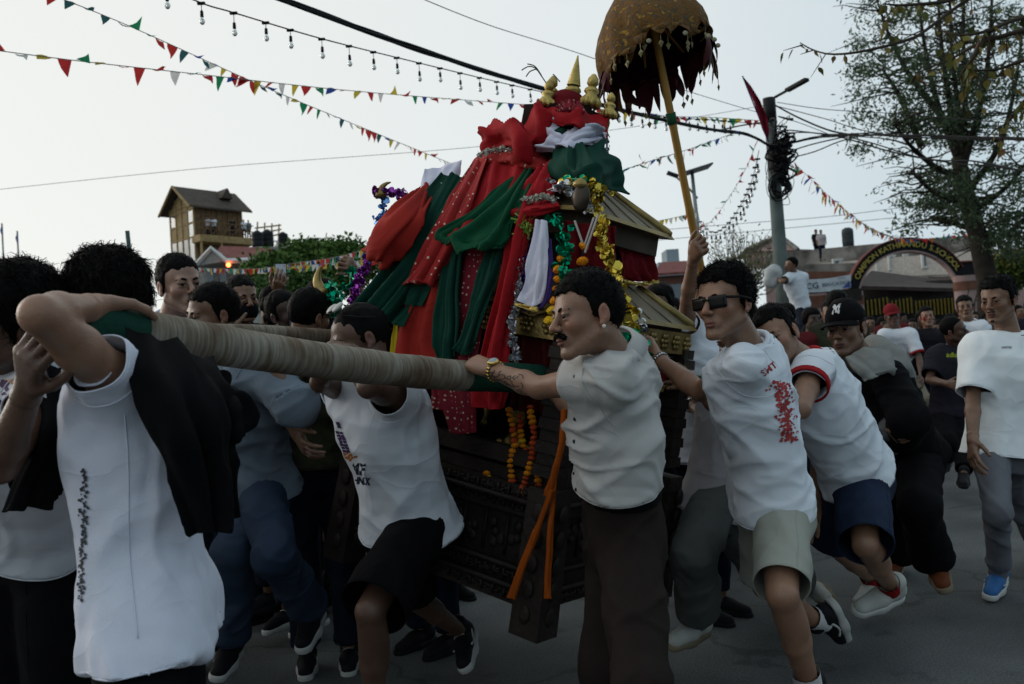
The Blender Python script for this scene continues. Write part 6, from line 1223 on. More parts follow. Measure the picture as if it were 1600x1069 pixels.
def person(label, J, skin='tan', h=.0075, hh=.0045, hair='short', hseed=1, hat=None, head=True, face=True, shirt=None, legs=None, shoes=None, cat='person', group=None, hs=1.0, hands=True, tuft=350, beard=None, fine=True, name='person'):
    sc = J['sc']; base = (J['anL'] + J['anR']) / 2; base[2] = min(max(J['anL'][2], 0) - .08, max(J['anR'][2], 0) - .08) if True else 0
    o = thing(name, label, cat, base, group); sk = SK[skin] if isinstance(skin, str) else skin; out = {'o': o, 'J': J}
    up, ax, fr = J['up'], J['ax'], J['front']; nk = J['neck']
    for s in 'LR': J['an' + s] = V3(J['an' + s][0], J['an' + s][1], max(J['an' + s][2], .088))
    # --- skin body (one continuous mesh)
    A = [rcone(J['pelvis'] + up * .05 * sc, nk - up * .14 * sc, .105 * sc, .105 * sc, .03), rcone(nk - up * .05 * sc, nk + nrm(J['head'] - nk) * .06 * sc, .058 * sc, .055 * sc, .03), rcone(J['shL'], J['shR'], .050 * sc, .050 * sc, .04), rcone(J['hipL'], J['hipR'], .075 * sc, .075 * sc, .03)]
    for s in 'LR':
        S_, E, Wr, H_, K, An = (J[k + s] for k in ('sh', 'el', 'wr', 'hip', 'kn', 'an'))
        A += [rcone(S_, S_ + (E - S_) * .5, .044 * sc, .0415 * sc, .02), rcone(S_ + (E - S_) * .5, E, .0405 * sc, .0325 * sc, .02), rcone(E, E + (Wr - E) * .3, .0330 * sc, .0360 * sc, .012), rcone(E + (Wr - E) * .28, Wr, .0360 * sc, .0235 * sc, .012)]
        A += [rcone(H_, K, .072 * sc, .0475 * sc, .02), rcone(K, K + (An - K) * .5, .0455 * sc, .043 * sc, .012), rcone(K + (An - K) * .5, An, .042 * sc, .030 * sc, .015)]
        ld = nrm(An - K); bk = ortho(-J['td' + s] if abs(J['td' + s] @ ld) < .97 else -J['hfront'], ld); A.append(ellp(K + (An - K) * .30 + bk * .022 * sc, V3(.038, .034, .11) * sc, np.column_stack([np.cross(bk, ld), bk, ld]), .03))
    if hands:
        Hs = []
        for s in 'LR':
            HP = hand_prims(J['wr' + s], J['hd' + s], J['pn' + s], s, sc * 1.02, J['hp' + s])
            if fine: Hs.append((s, HP))
            else: A += HP
    R = head_frame(J); hsz = sc * hs * (.965 if fine else 1.0)
    if not fine and head: A += head_prims(J['head'], R, hsz, nk, face)
    bv, bf = mesh_sdf(A, h); parts = [(bv, bf)]
    if fine and hands:
        for s, HP in Hs: parts.append(mesh_sdf(HP + [rcone(J['wr' + s] + (J['el' + s] - J['wr' + s]) * .14, J['wr' + s], .029 * sc, .0255 * sc, .012)], .0040))
    if fine and head: parts.append(mesh_sdf(head_prims(J['head'], R, hsz, nk + up * .0, face), hh))
    n0 = 0; V = []; Fc = []
    for v, f in parts: V.append(v); Fc.append(f + n0); n0 += len(v)
    allv = np.concatenate(V); out['body'] = obj('body', allv, np.concatenate(Fc), sk, o)
    ql = ((allv - J['head']) @ R) / hsz; tint = np.ones((len(allv), 4)); blob = lambda c_, r_: np.exp(-(((ql - V3(*c_)) / V3(*r_)) ** 2).sum(1))
    if head:
        fz = blob((0, .07, -.085), (.05, .05, .032)) + .8 * blob((0, .10, -.047), (.026, .02, .010)) + .6 * (blob((.055, .01, -.06), (.03, .05, .035)) + blob((-.055, .01, -.06), (.03, .05, .035)))
        st = np.clip(fz, 0, 1) * (.65 + .5 * vnoise(ql * 160, 3)); ey = blob((.031, .088, .002), (.020, .02, .012)) + blob((-.031, .088, .002), (.020, .02, .012)); rd = blob((.042, .065, -.02), (.022, .03, .018)) + blob((-.042, .065, -.02), (.022, .03, .018)) + blob((0, .115, -.025), (.016, .016, .014)) + blob((.08, -.01, 0), (.02, .03, .04)) + blob((-.08, -.01, 0), (.02, .03, .04))
        tint[:, :3] *= (1 - .34 * st - .30 * np.clip(ey, 0, 1))[:, None]; tint[:, 0] *= 1 + .12 * np.clip(rd, 0, 1); tint[:, 1:3] *= (1 - .12 * np.clip(rd, 0, 1))[:, None]
    tint[:, :3] *= (1 + .10 * fbm(allv * 28, 5, 2))[:, None]
    ca = out['body'].data.color_attributes.new('tint', 'FLOAT_COLOR', 'POINT'); ca.data.foreach_set('color', tint.astype(np.float32).ravel())
    c = J['head']; L = lambda x, y, z: c + R @ (V3(x, y, z) * hsz)
    if head:
        if hair and hair != 'none':
            hv, hf = hair_mesh(c, R, hsz, hair, hh * (1.0 if fine else .9), hseed)
            if hat is not None:
                pass
            if tuft:
                tv, tf = tufts(hv, hf, c, hsz, tuft, {'curly': .022, 'long': .06, 'big': .034, 'fade': .014, 'crop': .008, 'buzz': .004}.get(hair, .018), hseed, R @ V3(0, .15 if hair in ('fade', 'curly') else -.05, .05 if hair in ('curly', 'fade') else -.3)); fl = quads_clean(hf) + [tuple(i + len(hv) for i in q) for q in quads_clean(tf)]; hv = np.concatenate([hv, tv]); obj('hair', hv, fl, HAIR, o)
            else: obj('hair', hv, hf, HAIR, o)
        if face:
            m = MB()
            for g_ in (-1, 1): m.ell(L(.031 * g_, .0775, .0025), V3(1, 1, 1) * .0127 * hsz, R, 12, 8)
            e = m.build('eyes', EYEW, o, True); m = MB()
            for g_ in (-1, 1): m.ell(L(.031 * g_, .0860, .0026), V3(.0082, .0052, .0080) * hsz, R, 12, 7)
            m.build('iris', IRIS, e, True); m = MB()
            for g_ in (-1, 1): m.tube(smooth_pts([L(.013 * g_, .0925, .0195), L(.030 * g_, .0905, .0250), L(.050 * g_, .0745, .0205)], 8), [a * hsz for a in (.0030, .0044, .0048, .0046, .0042, .0036, .0026, .001)], 6)
            m.build('eyebrow', BROW, o, True); m = MB(); lm = LIPSD if skin in ('dark', 'deep', 'tan') else LIPS
            m.tube(smooth_pts([L(-.024, .0865, -.0635), L(-.010, .0975, -.0585), L(0, .0985, -.0595), L(.010, .0975, -.0585), L(.024, .0865, -.0635)], 11), [a * hsz for a in (.0008, .003, .0042, .0048, .0045, .0042, .0045, .0048, .0042, .003, .0008)], 8)
            m.tube(smooth_pts([L(-.022, .0865, -.0655), L(0, .0975, -.0700), L(.022, .0865, -.0655)], 11), [a * hsz for a in (.0008, .003, .0045, .0052, .0058, .006, .0058, .0052, .0045, .003, .0008)], 8); m.build('lips', lm, o, True)
            if beard == 'moustache':
                v, f = mesh_sdf([ellp(L(.015 * g_, .0935, -.0495), V3(.020, .0095, .0068) * hsz, R @ np.array(Matrix.Rotation(.30 * g_, 3, 'Y')), .006) for g_ in (-1, 1)], .003); v = v + vnormals(v, f) * (.0016 * vnoise(v * 300))[:, None]; tv, tf = tufts(v, f, c, hsz, 160, .009, 3, R @ V3(0, .1, -.8), .0012); obj('moustache', np.concatenate([v, tv]), quads_clean(f) + [tuple(i + len(v) for i in q) for q in quads_clean(tf)], HAIR, o)
            elif beard == 'light':
                v, f = mesh_sdf([rcone(L(-.018, .0935, -.049), L(.018, .0935, -.049), .0045 * hsz, .0045 * hsz, .004), ellp(L(0, .0905, -.098), V3(.014, .007, .010) * hsz, R, .004)], .0035); obj('beard', v, f, mat('stubble', (.025, .016, .012), .9), o)
    # --- shirt
    if shirt:
        t0 = shirt.get('hem', -.30); lo = shirt.get('loose', .012); fl = shirt.get('flare', .02); ts = [t0, -.12, .08, .3, .6, .8, .9, .97, 1.03]; top = shirt.get('top', 1.0)
        Aw = [.178 + fl, .176 + fl * .5, .166, .164, .182, .178, .150, .105, .078]; Bw = [.122 + fl, .122 + fl * .5, .116, .116, .130, .122, .100, .082, .070]
        if t0 > -.12: ts = ts[2:] if t0 > .08 else ts[1:]; Aw = Aw[-len(ts):]; Bw = Bw[-len(ts):]; ts = [t0] + ts[1:]
        bd = shirt.get('belly', .0); cen = [bd * (1.0 if .0 <= t <= .45 else .4) + .012 * (t > .5) - .015 * (t > .88) for t in ts]
        pr = [loft(J['pelvis'], nk, ts, [x * sc for x in cen], [(a + lo) * sc for a in Aw], [(b_ + lo) * sc for b_ in Bw], J['hx'], ax, .03)]
        tors = pr[0]; pls = [(J['pelvis'] + up * (t0 * np.linalg.norm(nk - J['pelvis'])), up, .6), (nk + up * .03 * np.linalg.norm(nk - J['pelvis']), up, .11 * sc)]
        pr.append(rcone(J['shL'], J['shR'], (.052 + lo * .5) * sc, (.052 + lo * .5) * sc, .09)); sl = shirt.get('sleeve', .62)
        for s in 'LR':
            S_, E, Wr = J['sh' + s], J['el' + s], J['wr' + s]; d = nrm(E - S_); rw = shirt.get('sw', .014)
            if isinstance(sl, dict): k_ = sl[s]
            else: k_ = sl
            if k_ <= 0: continue
            if k_ <= 1:
                e = S_ + (E - S_) * k_; pr.append(cutp(rcone(S_ - d * .01, e + d * .1, (.057 + lo * .5) * sc, (.056 + rw) * sc, .05), e, d)); pls.append((e, d, .13 * sc))
            else:
                e = E + (Wr - E) * (k_ - 1); d2 = nrm(Wr - E); pr.append(rcone(S_, E, (.057 + lo * .5) * sc, (.054 + rw) * sc, .05)); pr.append(cutp(rcone(E, e + d2 * .06, (.054 + rw) * sc, (.040 + rw) * sc, .02), e, d2)); pls.append((e, d2, .1 * sc))
        if shirt.get('hips') and legs:
            hc = J['pelvis'] + up * (t0 * np.linalg.norm(nk - J['pelvis'])); lw = legs.get('w', 0) + shirt['hips']
            for s in 'LR': pr.append(cutp(rcone(J['hip' + s], J['hip' + s] + (J['kn' + s] - J['hip' + s]) * .45, (.092 + lw) * sc, (.084 + lw) * sc, .07), hc, -up))
        pr += shirt.get('extra', [])
        v, f = mesh_sdf(pr, shirt.get('h', h * 1.15)); v = relax(v, f, 1, .4); v, f = open_ends(v, f, pls, h * .55)
        v = wrinkle(v, f, J, shirt.get('wr', .006), shirt.get('mode', 'diag'), hseed, h); hl = []; v0 = v; so = obj(shirt.get('name', 'shirt'), v if not fine else hem_lines(v, f, [pls[0]] + pls[2:], h, 'hem', None, None), f, shirt['m'], o)
        if fine and 'trim' not in shirt: hem_lines(v, f, [pls[0]] + pls[2:], h, 'hem', shirt['m'], so)
        out['shirt'] = so; out['bvh'] = BVHTree.FromPolygons([tuple(q) for q in v], [tuple(map(int, q)) for q in f]); out['pls'] = pls
        sm = so.modifiers.new('thickness', 'SOLIDIFY'); sm.thickness = .003; sm.offset = -1
        if shirt.get('trim') is not None:
            for (pc, pd, r_) in pls[2:]:
                rr = (.058 + shirt.get('sw', .014)) * sc; x = nrm(np.cross(pd, V3(0, .3, 1))); y = np.cross(pd, x)
                ring = [pc - pd * .004 + (x * math.cos(t) + y * math.sin(t)) * rr * .99 for t in np.linspace(0, 2 * math.pi, 24)]
                mm = MB()
                for dz in (0, .008, .016): mm.tube([p - pd * dz for p in ring], .0065, 6, False)
                mm.build('sleeve_trim', shirt['trim'], so, True)
        cm = shirt.get('collar', shirt['m'])
        if cm is not None:
            nd = nrm(J['head'] - nk); nd = nrm(nd + up); x = ortho(ax, nd); y = np.cross(nd, x); cc = nk + up * .016 * sc
            MB().tube([cc + (x * math.cos(t) * .079 + y * math.sin(t) * .072) * sc + nd * (-.012 * math.sin(t)) * sc for t in np.linspace(0, 2 * math.pi, 28)], .0105 * sc, 8, False).build('collar', cm, so, True)
        if fine and head:
            for s in 'LR':
                S_, E = J['sh' + s], J['el' + s]; d = nrm(E - S_); x = nrm(np.cross(d, up)); y = np.cross(d, x); ring = []; c0 = S_ + (E - S_) * .06
                for t in np.linspace(0, 2 * math.pi, 26):
                    dr = x * math.cos(t) + y * math.sin(t); hit = out['bvh'].ray_cast(Vector(c0 + dr * .16), Vector(-dr))
                    if hit[0] is not None and (V3(*hit[0]) - c0) @ dr > .03: ring.append(V3(*hit[0]) + dr * .0004)
                    else: ring.append(None)
                run = []; mb = MB()
                for q in ring + [None]:
                    if q is not None and (not run or np.linalg.norm(q - run[-1]) < .05): run.append(q)
                    else:
                        if len(run) > 5 and not mb.v: mb.tube(smooth_pts(run, len(run) * 2), .0017 * sc, 5, False)
                        run = [q] if q is not None else []
                if mb.v: mb.build('seam', shirt['m'], so, True)
    # --- legs
    if legs:
        w = legs.get('w', .0); hem = legs.get('hem', 1.9); ft = legs.get('flare', .0); pr = [loft(J['pelvis'], nk, [-.30, -.22, -.05, .10, legs.get('waist', .16)], [-.01 * sc, -.012 * sc, -.01 * sc, 0, 0], [(.12 + w * .7) * sc, (.150 + w * .7) * sc, (.158 + w * .6) * sc, (.154 + w * .4) * sc, .152 * sc], [(.09 + w * .7) * sc, (.108 + w * .7) * sc, (.117 + w * .6) * sc, (.112 + w * .4) * sc, .108 * sc], J['hx'], J['hx'], .04)]; pls = []
        for s in 'LR':
            H_, K, An = J['hip' + s], J['kn' + s], J['an' + s]
            if hem <= 1:
                e = H_ + (K - H_) * hem; d = nrm(K - H_); pr.append(cutp(rcone(H_, e + d * .1, (.084 + w * .8) * sc, (.066 + w * .9 + ft) * sc, .04), e, d)); pls.append((e, d, .16 * sc))
            else:
                e = K + (An - K) * (hem - 1); d = nrm(An - K); pr.append(rcone(H_, K, (.084 + w * .8) * sc, (.058 + w * .9) * sc, .04)); pr.append(cutp(rcone(K, e + d * .1, (.058 + w * .9) * sc, (.046 + w + ft) * sc, .03), e, d)); pls.append((e, d, .14 * sc))
        v, f = mesh_sdf(pr, legs.get('h', h * 1.15)); v = relax(v, f, 1, .4); v, f = open_ends(v, f, pls, h * .55)
        if shirt and shirt.get('hem', -.3) < 0:
            tt = ((v[f].mean(1) - J['pelvis']) @ up) / np.linalg.norm(nk - J['pelvis']); fc_ = v[f].mean(1); v, f = compact(v, f[~((tt > shirt.get('hem', -.3) + (.035 if shirt.get('hips') else .05)) & ((tors[1](fc_) < -.004) | bool(shirt.get('hips'))))])
        v = wrinkle(v, f, J, legs.get('wr', .006), 'leg', hseed + 3, h)
        if fine: v = hem_lines(v, f, pls, h, 'hem', None, None)
        lo_ = obj(legs.get('name', 'trousers'), v, f, legs['m'], o)
        if fine: hem_lines(v, f, pls, h, 'hem', legs['m'], lo_); out['legs'] = lo_; out['lbvh'] = BVHTree.FromPolygons([tuple(q) for q in v], [tuple(map(int, q)) for q in f])
        sm = lo_.modifiers.new('thickness', 'SOLIDIFY'); sm.thickness = .003; sm.offset = -1
        if fine and head:
            for s, g_ in (('L', -1), ('R', 1)):
                for ang in (0., 1.35):
                    H_, K, An = J['hip' + s], J['kn' + s], J['an' + s]; pts = []
                    for t in np.linspace(.12, min(hem, 1.97) - .03, 18):
                        c0 = H_ + (K - H_) * t if t <= 1 else K + (An - K) * (t - 1); ld = nrm(K - H_) if t <= 1 else nrm(An - K); xo = ortho(J['hx'] * g_ * math.cos(ang) + J['hfront'] * math.sin(ang), ld); hit = out['lbvh'].ray_cast(Vector(c0 + xo * .18), Vector(-xo))
                        if hit[0] is not None and .02 < (V3(*hit[0]) - c0) @ xo < .16: pts.append(V3(*hit[0]))
                    if len(pts) > 8 and max(np.linalg.norm(np.diff(pts, axis=0), axis=1)) < .09: MB().tube(smooth_pts(pts, 40), (.0018 if ang == 0 else .0013) * sc, 5, False).build('seam', legs['m'], lo_, True)
                p2 = []
                for t in np.linspace(0, 1, 9):
                    o0 = J['pelvis'] + up * (.05 - .13 * t) * sc; xo = nrm(J['hx'] * g_ * (.55 + .45 * t) + J['hfront'] * (1 - .75 * t)); hit = out['lbvh'].ray_cast(Vector(o0 + xo * .4), Vector(-xo))
                    if hit[0] is not None: p2.append(V3(*hit[0]))
                if len(p2) > 5 and max(np.linalg.norm(np.diff(p2, axis=0), axis=1)) < .06: MB().tube(smooth_pts(p2, 20), .0020 * sc, 5).build('pocket_edge', legs['m'], lo_, True)
        if legs.get('belt') is not None:
            bl = loft(J['pelvis'], nk, [legs.get('waist', .16) - .075, legs.get('waist', .16)], [0, 0], [.160 * sc, .157 * sc], [.118 * sc, .114 * sc], J['hx'], J['hx']); v, f = mesh_sdf([bl], .009); b_ = obj('belt', v, f, legs['belt'], o)
            MB().box(J['pelvis'] + up * (legs.get('waist', .16) - .037) * .5 * sc + J['hfront'] * .124 * sc, (.022, .004, .016), np.column_stack([J['hx'], J['hfront'], up])).build('buckle', mat('buckle_steel', (.3, .3, .3), .35, metal=.9), b_)
    if shoes:
        for s in 'LR':
            if shoes.get('skip') == s: continue
            K, An = J['kn' + s], J['an' + s]; y = J['td' + s]; z = ortho(K - An, y); x = np.cross(y, z); g0 = An - z * .078 * sc
            q = lambda a, b, c_: g0 + (x * a + y * b + z * c_) * sc
            bot = lambda pr_: cutp(pr_, q(0, 0, .012), -z)
            hs_ = .006 if fine else .011
            v, f = mesh_sdf([bot(rcone(q(0, -.045, .045), q(0, .05, .032), .037 * sc, .039 * sc, .02)), bot(rcone(q(0, .05, .032), q(0, .140, .020), .041 * sc, .033 * sc, .02)), rcone(q(0, -.035, .045), q(0, -.02, .095), .040 * sc, .041 * sc, .02)], hs_)
            sh = obj('shoe', v, f, shoes['m'], o)
            f1 = lambda pr_: cutp(cutp(pr_, q(0, 0, .018), z), q(0, 0, -.012), -z)
            v, f = mesh_sdf([f1(rcone(q(0, -.048, .003), q(0, .05, .003), .042 * sc, .046 * sc, .02)), f1(rcone(q(0, .05, .003), q(0, .143, .003), .046 * sc, .037 * sc, .02))], hs_); obj('sole', v, f, shoes['sole'], sh)
            if fine:
                m = MB()
                for k in range(4): t = .028 + .022 * k; m.tube([q(-.022, t, .071 - .006 * k), q(0, t + .004, .078 - .007 * k), q(.022, t, .071 - .006 * k)], .0035 * sc, 5)
                m.build('laces', shoes.get('lace', shoes['sole']), sh, True)
                if shoes.get('stripe') is not None:
                    m = MB()
                    for g_ in (-1, 1): m.tube(smooth_pts([q(.040 * g_, -.02, .05), q(.043 * g_, .03, .030), q(.043 * g_, .07, .040)], 8), .005 * sc, 6)
                    m.build('stripe', shoes['stripe'], sh, True)
            if shoes.get('sock') is not None: MB().tube([An + (K - An) * .0 - z * .02, An + (K - An) * shoes.get('sockh', .14), ], [.043 * sc, .045 * sc], 14, False).build('sock', shoes['sock'], sh, True)
    return out
def cast(bvh, px, py, off=.003):
    r = nrm(P(px, py, 1) - CAMP); loc, n, i, d = bvh.ray_cast(Vector(CAMP), Vector(r))
    return None if loc is None else V3(*loc) - r * off
def decal(out, name, verts2d, faces, m, parent=None, off=.004, key='bvh'):
    """flat print whose outline is given in photo pixels, laid on the garment's surface"""
    ps = [cast(out[key], x, y, off) for x, y in verts2d]; fs = [f for f in faces if all(ps[i] is not None for i in f)]
    if not fs: return None
    fs = [f for f in fs if max(np.linalg.norm(ps[f[0]] - ps[i]) for i in f) < .12]
    return obj(name, [p if p is not None else V3(0, 0, 0) for p in ps], fs, m, parent or out['shirt'], True) if fs else None
def decal_text(out, txt, px, py, size, ang, m, shear=0., sx=1.0, bold=.015, key='bvh'):
    tv, tf = text_mesh(txt, 1.0, 0, bold); ca, sa = math.cos(math.radians(ang)), math.sin(math.radians(ang)); q = []
    for t in tv: x, y = t[0] * size * sx + t[1] * size * shear, -t[1] * size; q.append((px + x * ca - y * sa, py + x * sa + y * ca))
    return decal(out, 'print', q, tf, m, key=key)
def decal_blobs(out, pts, m, key='bvh'):
    v = []; f = []
    for x, y, r in pts:
        n = len(v); a0 = random.random() * 6; v += [(x + r * math.cos(a0 + k * 1.047) * random.uniform(.5, 1.2), y + r * math.sin(a0 + k * 1.047) * random.uniform(.5, 1.2)) for k in range(6)]; f.append(tuple(range(n, n + 6)))
    return decal(out, 'print', v, f, m, key=key)
# ================================================================== PEOPLE in the photo
TEEW = mat('white_tee', (.66, .70, .76), .85, var=.05, vscale=3, bump=.12, bscale=300, folds=.28); TEEG = mat('grey_shirt_cloth', (.47, .46, .445), .85, var=.06, vscale=3, bump=.15, bscale=300, folds=.28); TEEP = mat('pinkish_tee', (.36, .33, .34), .85, var=.06, folds=.28)
TEEB = mat('black_tee', (.012, .012, .015), .85, var=.15); TEEN = mat('navy_black_tee', (.016, .015, .022), .85, var=.15); DENS = mat('pale_denim_shirt', (.15, .19, .235), .85, var=.18, vscale=4, bump=.25, bscale=260, folds=.28)
JEANS = mat('blue_jeans', (.022, .036, .068), .85, vscale=3, col2=(.045, .066, .105), bump=.25, bscale=260, folds=.28); JEAND = mat('dark_jeans', (.010, .014, .026), .85, var=.3, bump=.2, bscale=240); TRB = mat('brown_trousers', (.019, .0135, .0115), .85, var=.12, bump=.15, bscale=260, folds=.28)
BLK = mat('black_cloth', (.0035, .0035, .0045), .9, var=.2, bump=.2, bscale=200, folds=.28); BEIGE = mat('beige_cotton', (.30, .31, .27), .85, var=.08, vscale=3, bump=.15, bscale=260, folds=.28); GREYP = mat('grey_trousers', (.085, .088, .085), .85, var=.12, bump=.15, bscale=260, folds=.28); JOG = mat('grey_jogger', (.125, .13, .15), .9, var=.1, bump=.2, bscale=200, folds=.28)
SHB = mat('black_shoe', (.010, .010, .012), .6, var=.2); SHW = mat('white_shoe', (.40, .40, .37), .6, var=.12, vscale=12); SOLW = mat('white_sole', (.45, .45, .43), .6, var=.1); SOLG = mat('gum_sole', (.18, .15, .10), .7, var=.15); SHO = mat('rust_shoe', (.12, .035, .015), .6, var=.2); SHBL = mat('blue_shoe', (.035, .12, .30), .6, var=.2)
SOCKW = mat('white_sock', (.50, .50, .50), .9, var=.06, bump=.3, bscale=200); SOCKR = mat('red_sock', (.22, .01, .012), .9); SOCKG = mat('grey_sock', (.16, .16, .20), .9)
PRB = mat('print_black', (.012, .012, .016), .8); PRP = mat('print_purple', (.055, .025, .09), .8); PRR = mat('print_red', (.36, .05, .05), .8); PRO = mat('print_orange', (.40, .15, .03), .8); PRN = mat('print_navy', (.02, .022, .05), .8); PRY = mat('print_lime', (.30, .34, .03), .8); TRIMR = mat('trim_red', (.34, .018, .022), .85); GOLDW = mat('gold_polished', (.60, .42, .12), .22, metal=1.0, var=.1); SILW = mat('steel_polished', (.5, .5, .52), .25, metal=1.0, var=.1)
def ring_on(par, name, c, d, r, th, m, n=20, beads=0):
    x = nrm(np.cross(d, V3(.3, .2, 1))); y = np.cross(d, x); mb = MB()
    if beads:
        for k in range(beads): a = 2 * math.pi * k / beads; mb.box(c + (x * math.cos(a) + y * math.sin(a)) * r, (th * .55, r * math.pi / beads * .8, th * 1.3), np.column_stack([x * math.cos(a) + y * math.sin(a), -x * math.sin(a) + y * math.cos(a), d]))
    else: mb.tube([c + (x * math.cos(a) + y * math.sin(a)) * r for a in np.linspace(0, 2 * math.pi, n)], th, 8, False)
    return mb.build(name, m, par, True)
# ---- moustached man in the grey shirt, pushing the pole
J = pose(1.01, neck=(962, 562, 2.66), head=(918, 494, 'n', 1.06), pelvis=(972, 812, 'f'), shL=(945, 590, 'n'), shR=(965, 590, 'f'), elL=(842, 606, 'f', 1.0), wrL=(768, 578, 'f', .92), hdL=(712, 556, 'f'), pnL=(.05, .55, -.85), hpL='grip', elR=(900, 640, 'f'), wrR=(850, 600, 'f'), hdR=(830, 590, 'f'), pnR=(0, 0, -1), hpR='grip',
         knL=(1002, 1066, 'n'), anL=(1036, 1290, 'f'), knR=(945, 1050, 'f'), anR=(982, 1270, 'f'), look=(-.93, -.36, -.06), hip=(-.05, .99, 0), hup=V3(-.16, 0, .98))
m9 = person('moustached man in a grey short sleeved shirt pushing the rope pole with a gold watch', J, 'mid', .0065, .0038, 'fade', 2, shirt=dict(m=TEEG, hem=.24, sleeve=.44, loose=.006, wr=.0115, mode='horiz', collar=None, sw=.016, belly=.01), legs=dict(m=TRB, w=.020, flare=.02, hem=1.95, waist=.25, belt=BLK, wr=.011), shoes=dict(m=SHB, sole=SHB), beard='moustache', hs=1.0, tuft=1800)
def watch(out, s, m, face, beads=18):
    J = out['J']; d = nrm(J['wr' + s] - J['el' + s]); c = J['wr' + s] - d * .020; sc = J['sc']; w = ring_on(out['o'], 'wristwatch', c, d, .0315 * sc, .0045, m, beads=beads); bk = -ortho(J['pn' + s], d); x = np.cross(d, bk); R = np.column_stack([x, d, bk])
    MB().lathe(c + bk * .030 * sc, [(0, 0), (.0185, 0), (.0195, .004), (.0185, .009), (.0150, .010), (0, .0095)], R, 18).build('watch_case', m, w, True); MB().lathe(c + bk * (.030 * sc + .0096), [(0, .001), (.0145, .001), (.0148, 0)], R, 18).build('dial', face, w, True)
watch(m9, 'L', GOLDW, mat('dial_grey', (.35, .4, .42), .3))
def collar_flaps(out, m):
    J = out['J']; nk, up, ax, fr = J['neck'], J['up'], J['ax'], J['front']; nd = nrm(nrm(J['head'] - nk) + up); x = ortho(ax, nd); y = np.cross(nd, x); v = []; n = 28; sc = J['sc']
    for k in range(n + 1):
        t = math.pi * .5 + .12 + (2 * math.pi - .24) * k / n; c, s = math.cos(t), math.sin(t)
        v += [nk + (x * c * .066 + y * s * .062) * sc + nd * (.072 - .018 * max(s, 0)) * sc, nk + (x * c * .080 + y * s * .076) * sc + nd * (.066 - .018 * max(s, 0)) * sc, nk + (x * c * .104 + y * s * (.102 + .02 * max(s, 0) ** 6)) * sc - nd * (-.030 + .03 * max(s, 0) ** 8) * sc]
    f = [(k * 3 + i, k * 3 + i + 1, k * 3 + i + 4, k * 3 + i + 3) for k in range(n) for i in range(2)]; c_ = obj('collar', v, f, m, out['shirt']); sm = c_.modifiers.new('thickness', 'SOLIDIFY'); sm.thickness = .004
collar_flaps(m9, TEEG)
# buttons on the placket, ear stud, tattoo
m = MB()
for px, py in ((894, 655), (893, 690), (893, 740), (896, 765)):
    q = cast(m9['bvh'], px + 4, py, .002)
    if q is not None: m.ell(q, (.005, .005, .006), None, 8, 5)
if m.v: m.build('button', mat('button_dark', (.03, .03, .035), .4), m9['shirt'], True)
Rh = head_frame(m9['J']); c = m9['J']['head']; MB().ell(c + Rh @ (V3(-.083, .000, -.036) * 1.08), (.0055, .0055, .0055)).build('ear_stud', mat('pearl', (.6, .58, .5), .2), m9['o'], True)
bb = BVHTree.FromPolygons([tuple(v.co) for v in m9['body'].data.vertices], [tuple(p.vertices) for p in m9['body'].data.polygons]); m9['skb'] = bb
random.seed(11)
def tattoo():
    tv = []; tf = []
    for k in range(34):
        x0, y0 = random.uniform(768, 812), random.uniform(582, 616); a = random.uniform(0, 6.28); n0 = len(tv); pts = []
        for i in range(7): a += random.uniform(-.2, .75); x0 += 2.2 * math.cos(a); y0 += 1.8 * math.sin(a); pts.append((x0, y0, a))
        for x, y, a in pts: tv += [(x + .7 * math.sin(a), y - .7 * math.cos(a)), (x - .7 * math.sin(a), y + .7 * math.cos(a))]
        tf += [(n0 + 2 * i, n0 + 2 * i + 1, n0 + 2 * i + 3, n0 + 2 * i + 2) for i in range(6)]
    decal(m9, 'tattoo', tv, tf, mat('tattoo_ink', (.055, .050, .046), .6), m9['body'], .0012, 'skb')
tattoo()
# ---- man in sunglasses, beige shorts
J = pose(1.05, neck=(1168, 548, 3.12), head=(1133, 474, 'n', 1.08), pelvis=(1204, 770, 'f'), shL=(1158, 574, 'n'), shR=(1186, 562, 'f'), elL=(1094, 612, 'f', 1.0), wrL=(1026, 560, 'f', .95), hdL=(1002, 520, 'f'), pnL=(-.5, .6, .5), hpL='grip', elR=(1130, 640, 'f'), wrR=(1080, 600, 'f'), hdR=(1050, 590, 'f'), hpR='grip',
         knL=(1222, 930, 'n', .80), anL=(1266, 1075, 'f', 1.0), toeL=(1225, 1110, 'n'), knR=(1195, 915, 'f'), anR=(1282, 975, 'f'), toeR=(1300, 1020, 'f'), look=(-.74, -.66, -.02), hip=(.1, .99, 0), hup=V3(-.05, 0, 1))
m10 = person('man in dark sunglasses with a white tee shirt and beige shorts leaning on the shrine', J, 'mid', .0065, .0038, 'curly', 3, shirt=dict(m=TEEW, hem=-.10, sleeve=.48, loose=.010, wr=.010, mode='diag', sw=.020, flare=.012), legs=dict(m=BEIGE, name='shorts', w=.012, hem=.88, flare=.010, wr=.008), shoes=dict(m=SHB, sole=SOLW, stripe=SOLW, sock=SOCKW, sockh=.18), hs=1.0, tuft=3500)
watch(m10, 'L', SILW, mat('dial_white', (.5, .5, .5), .3))
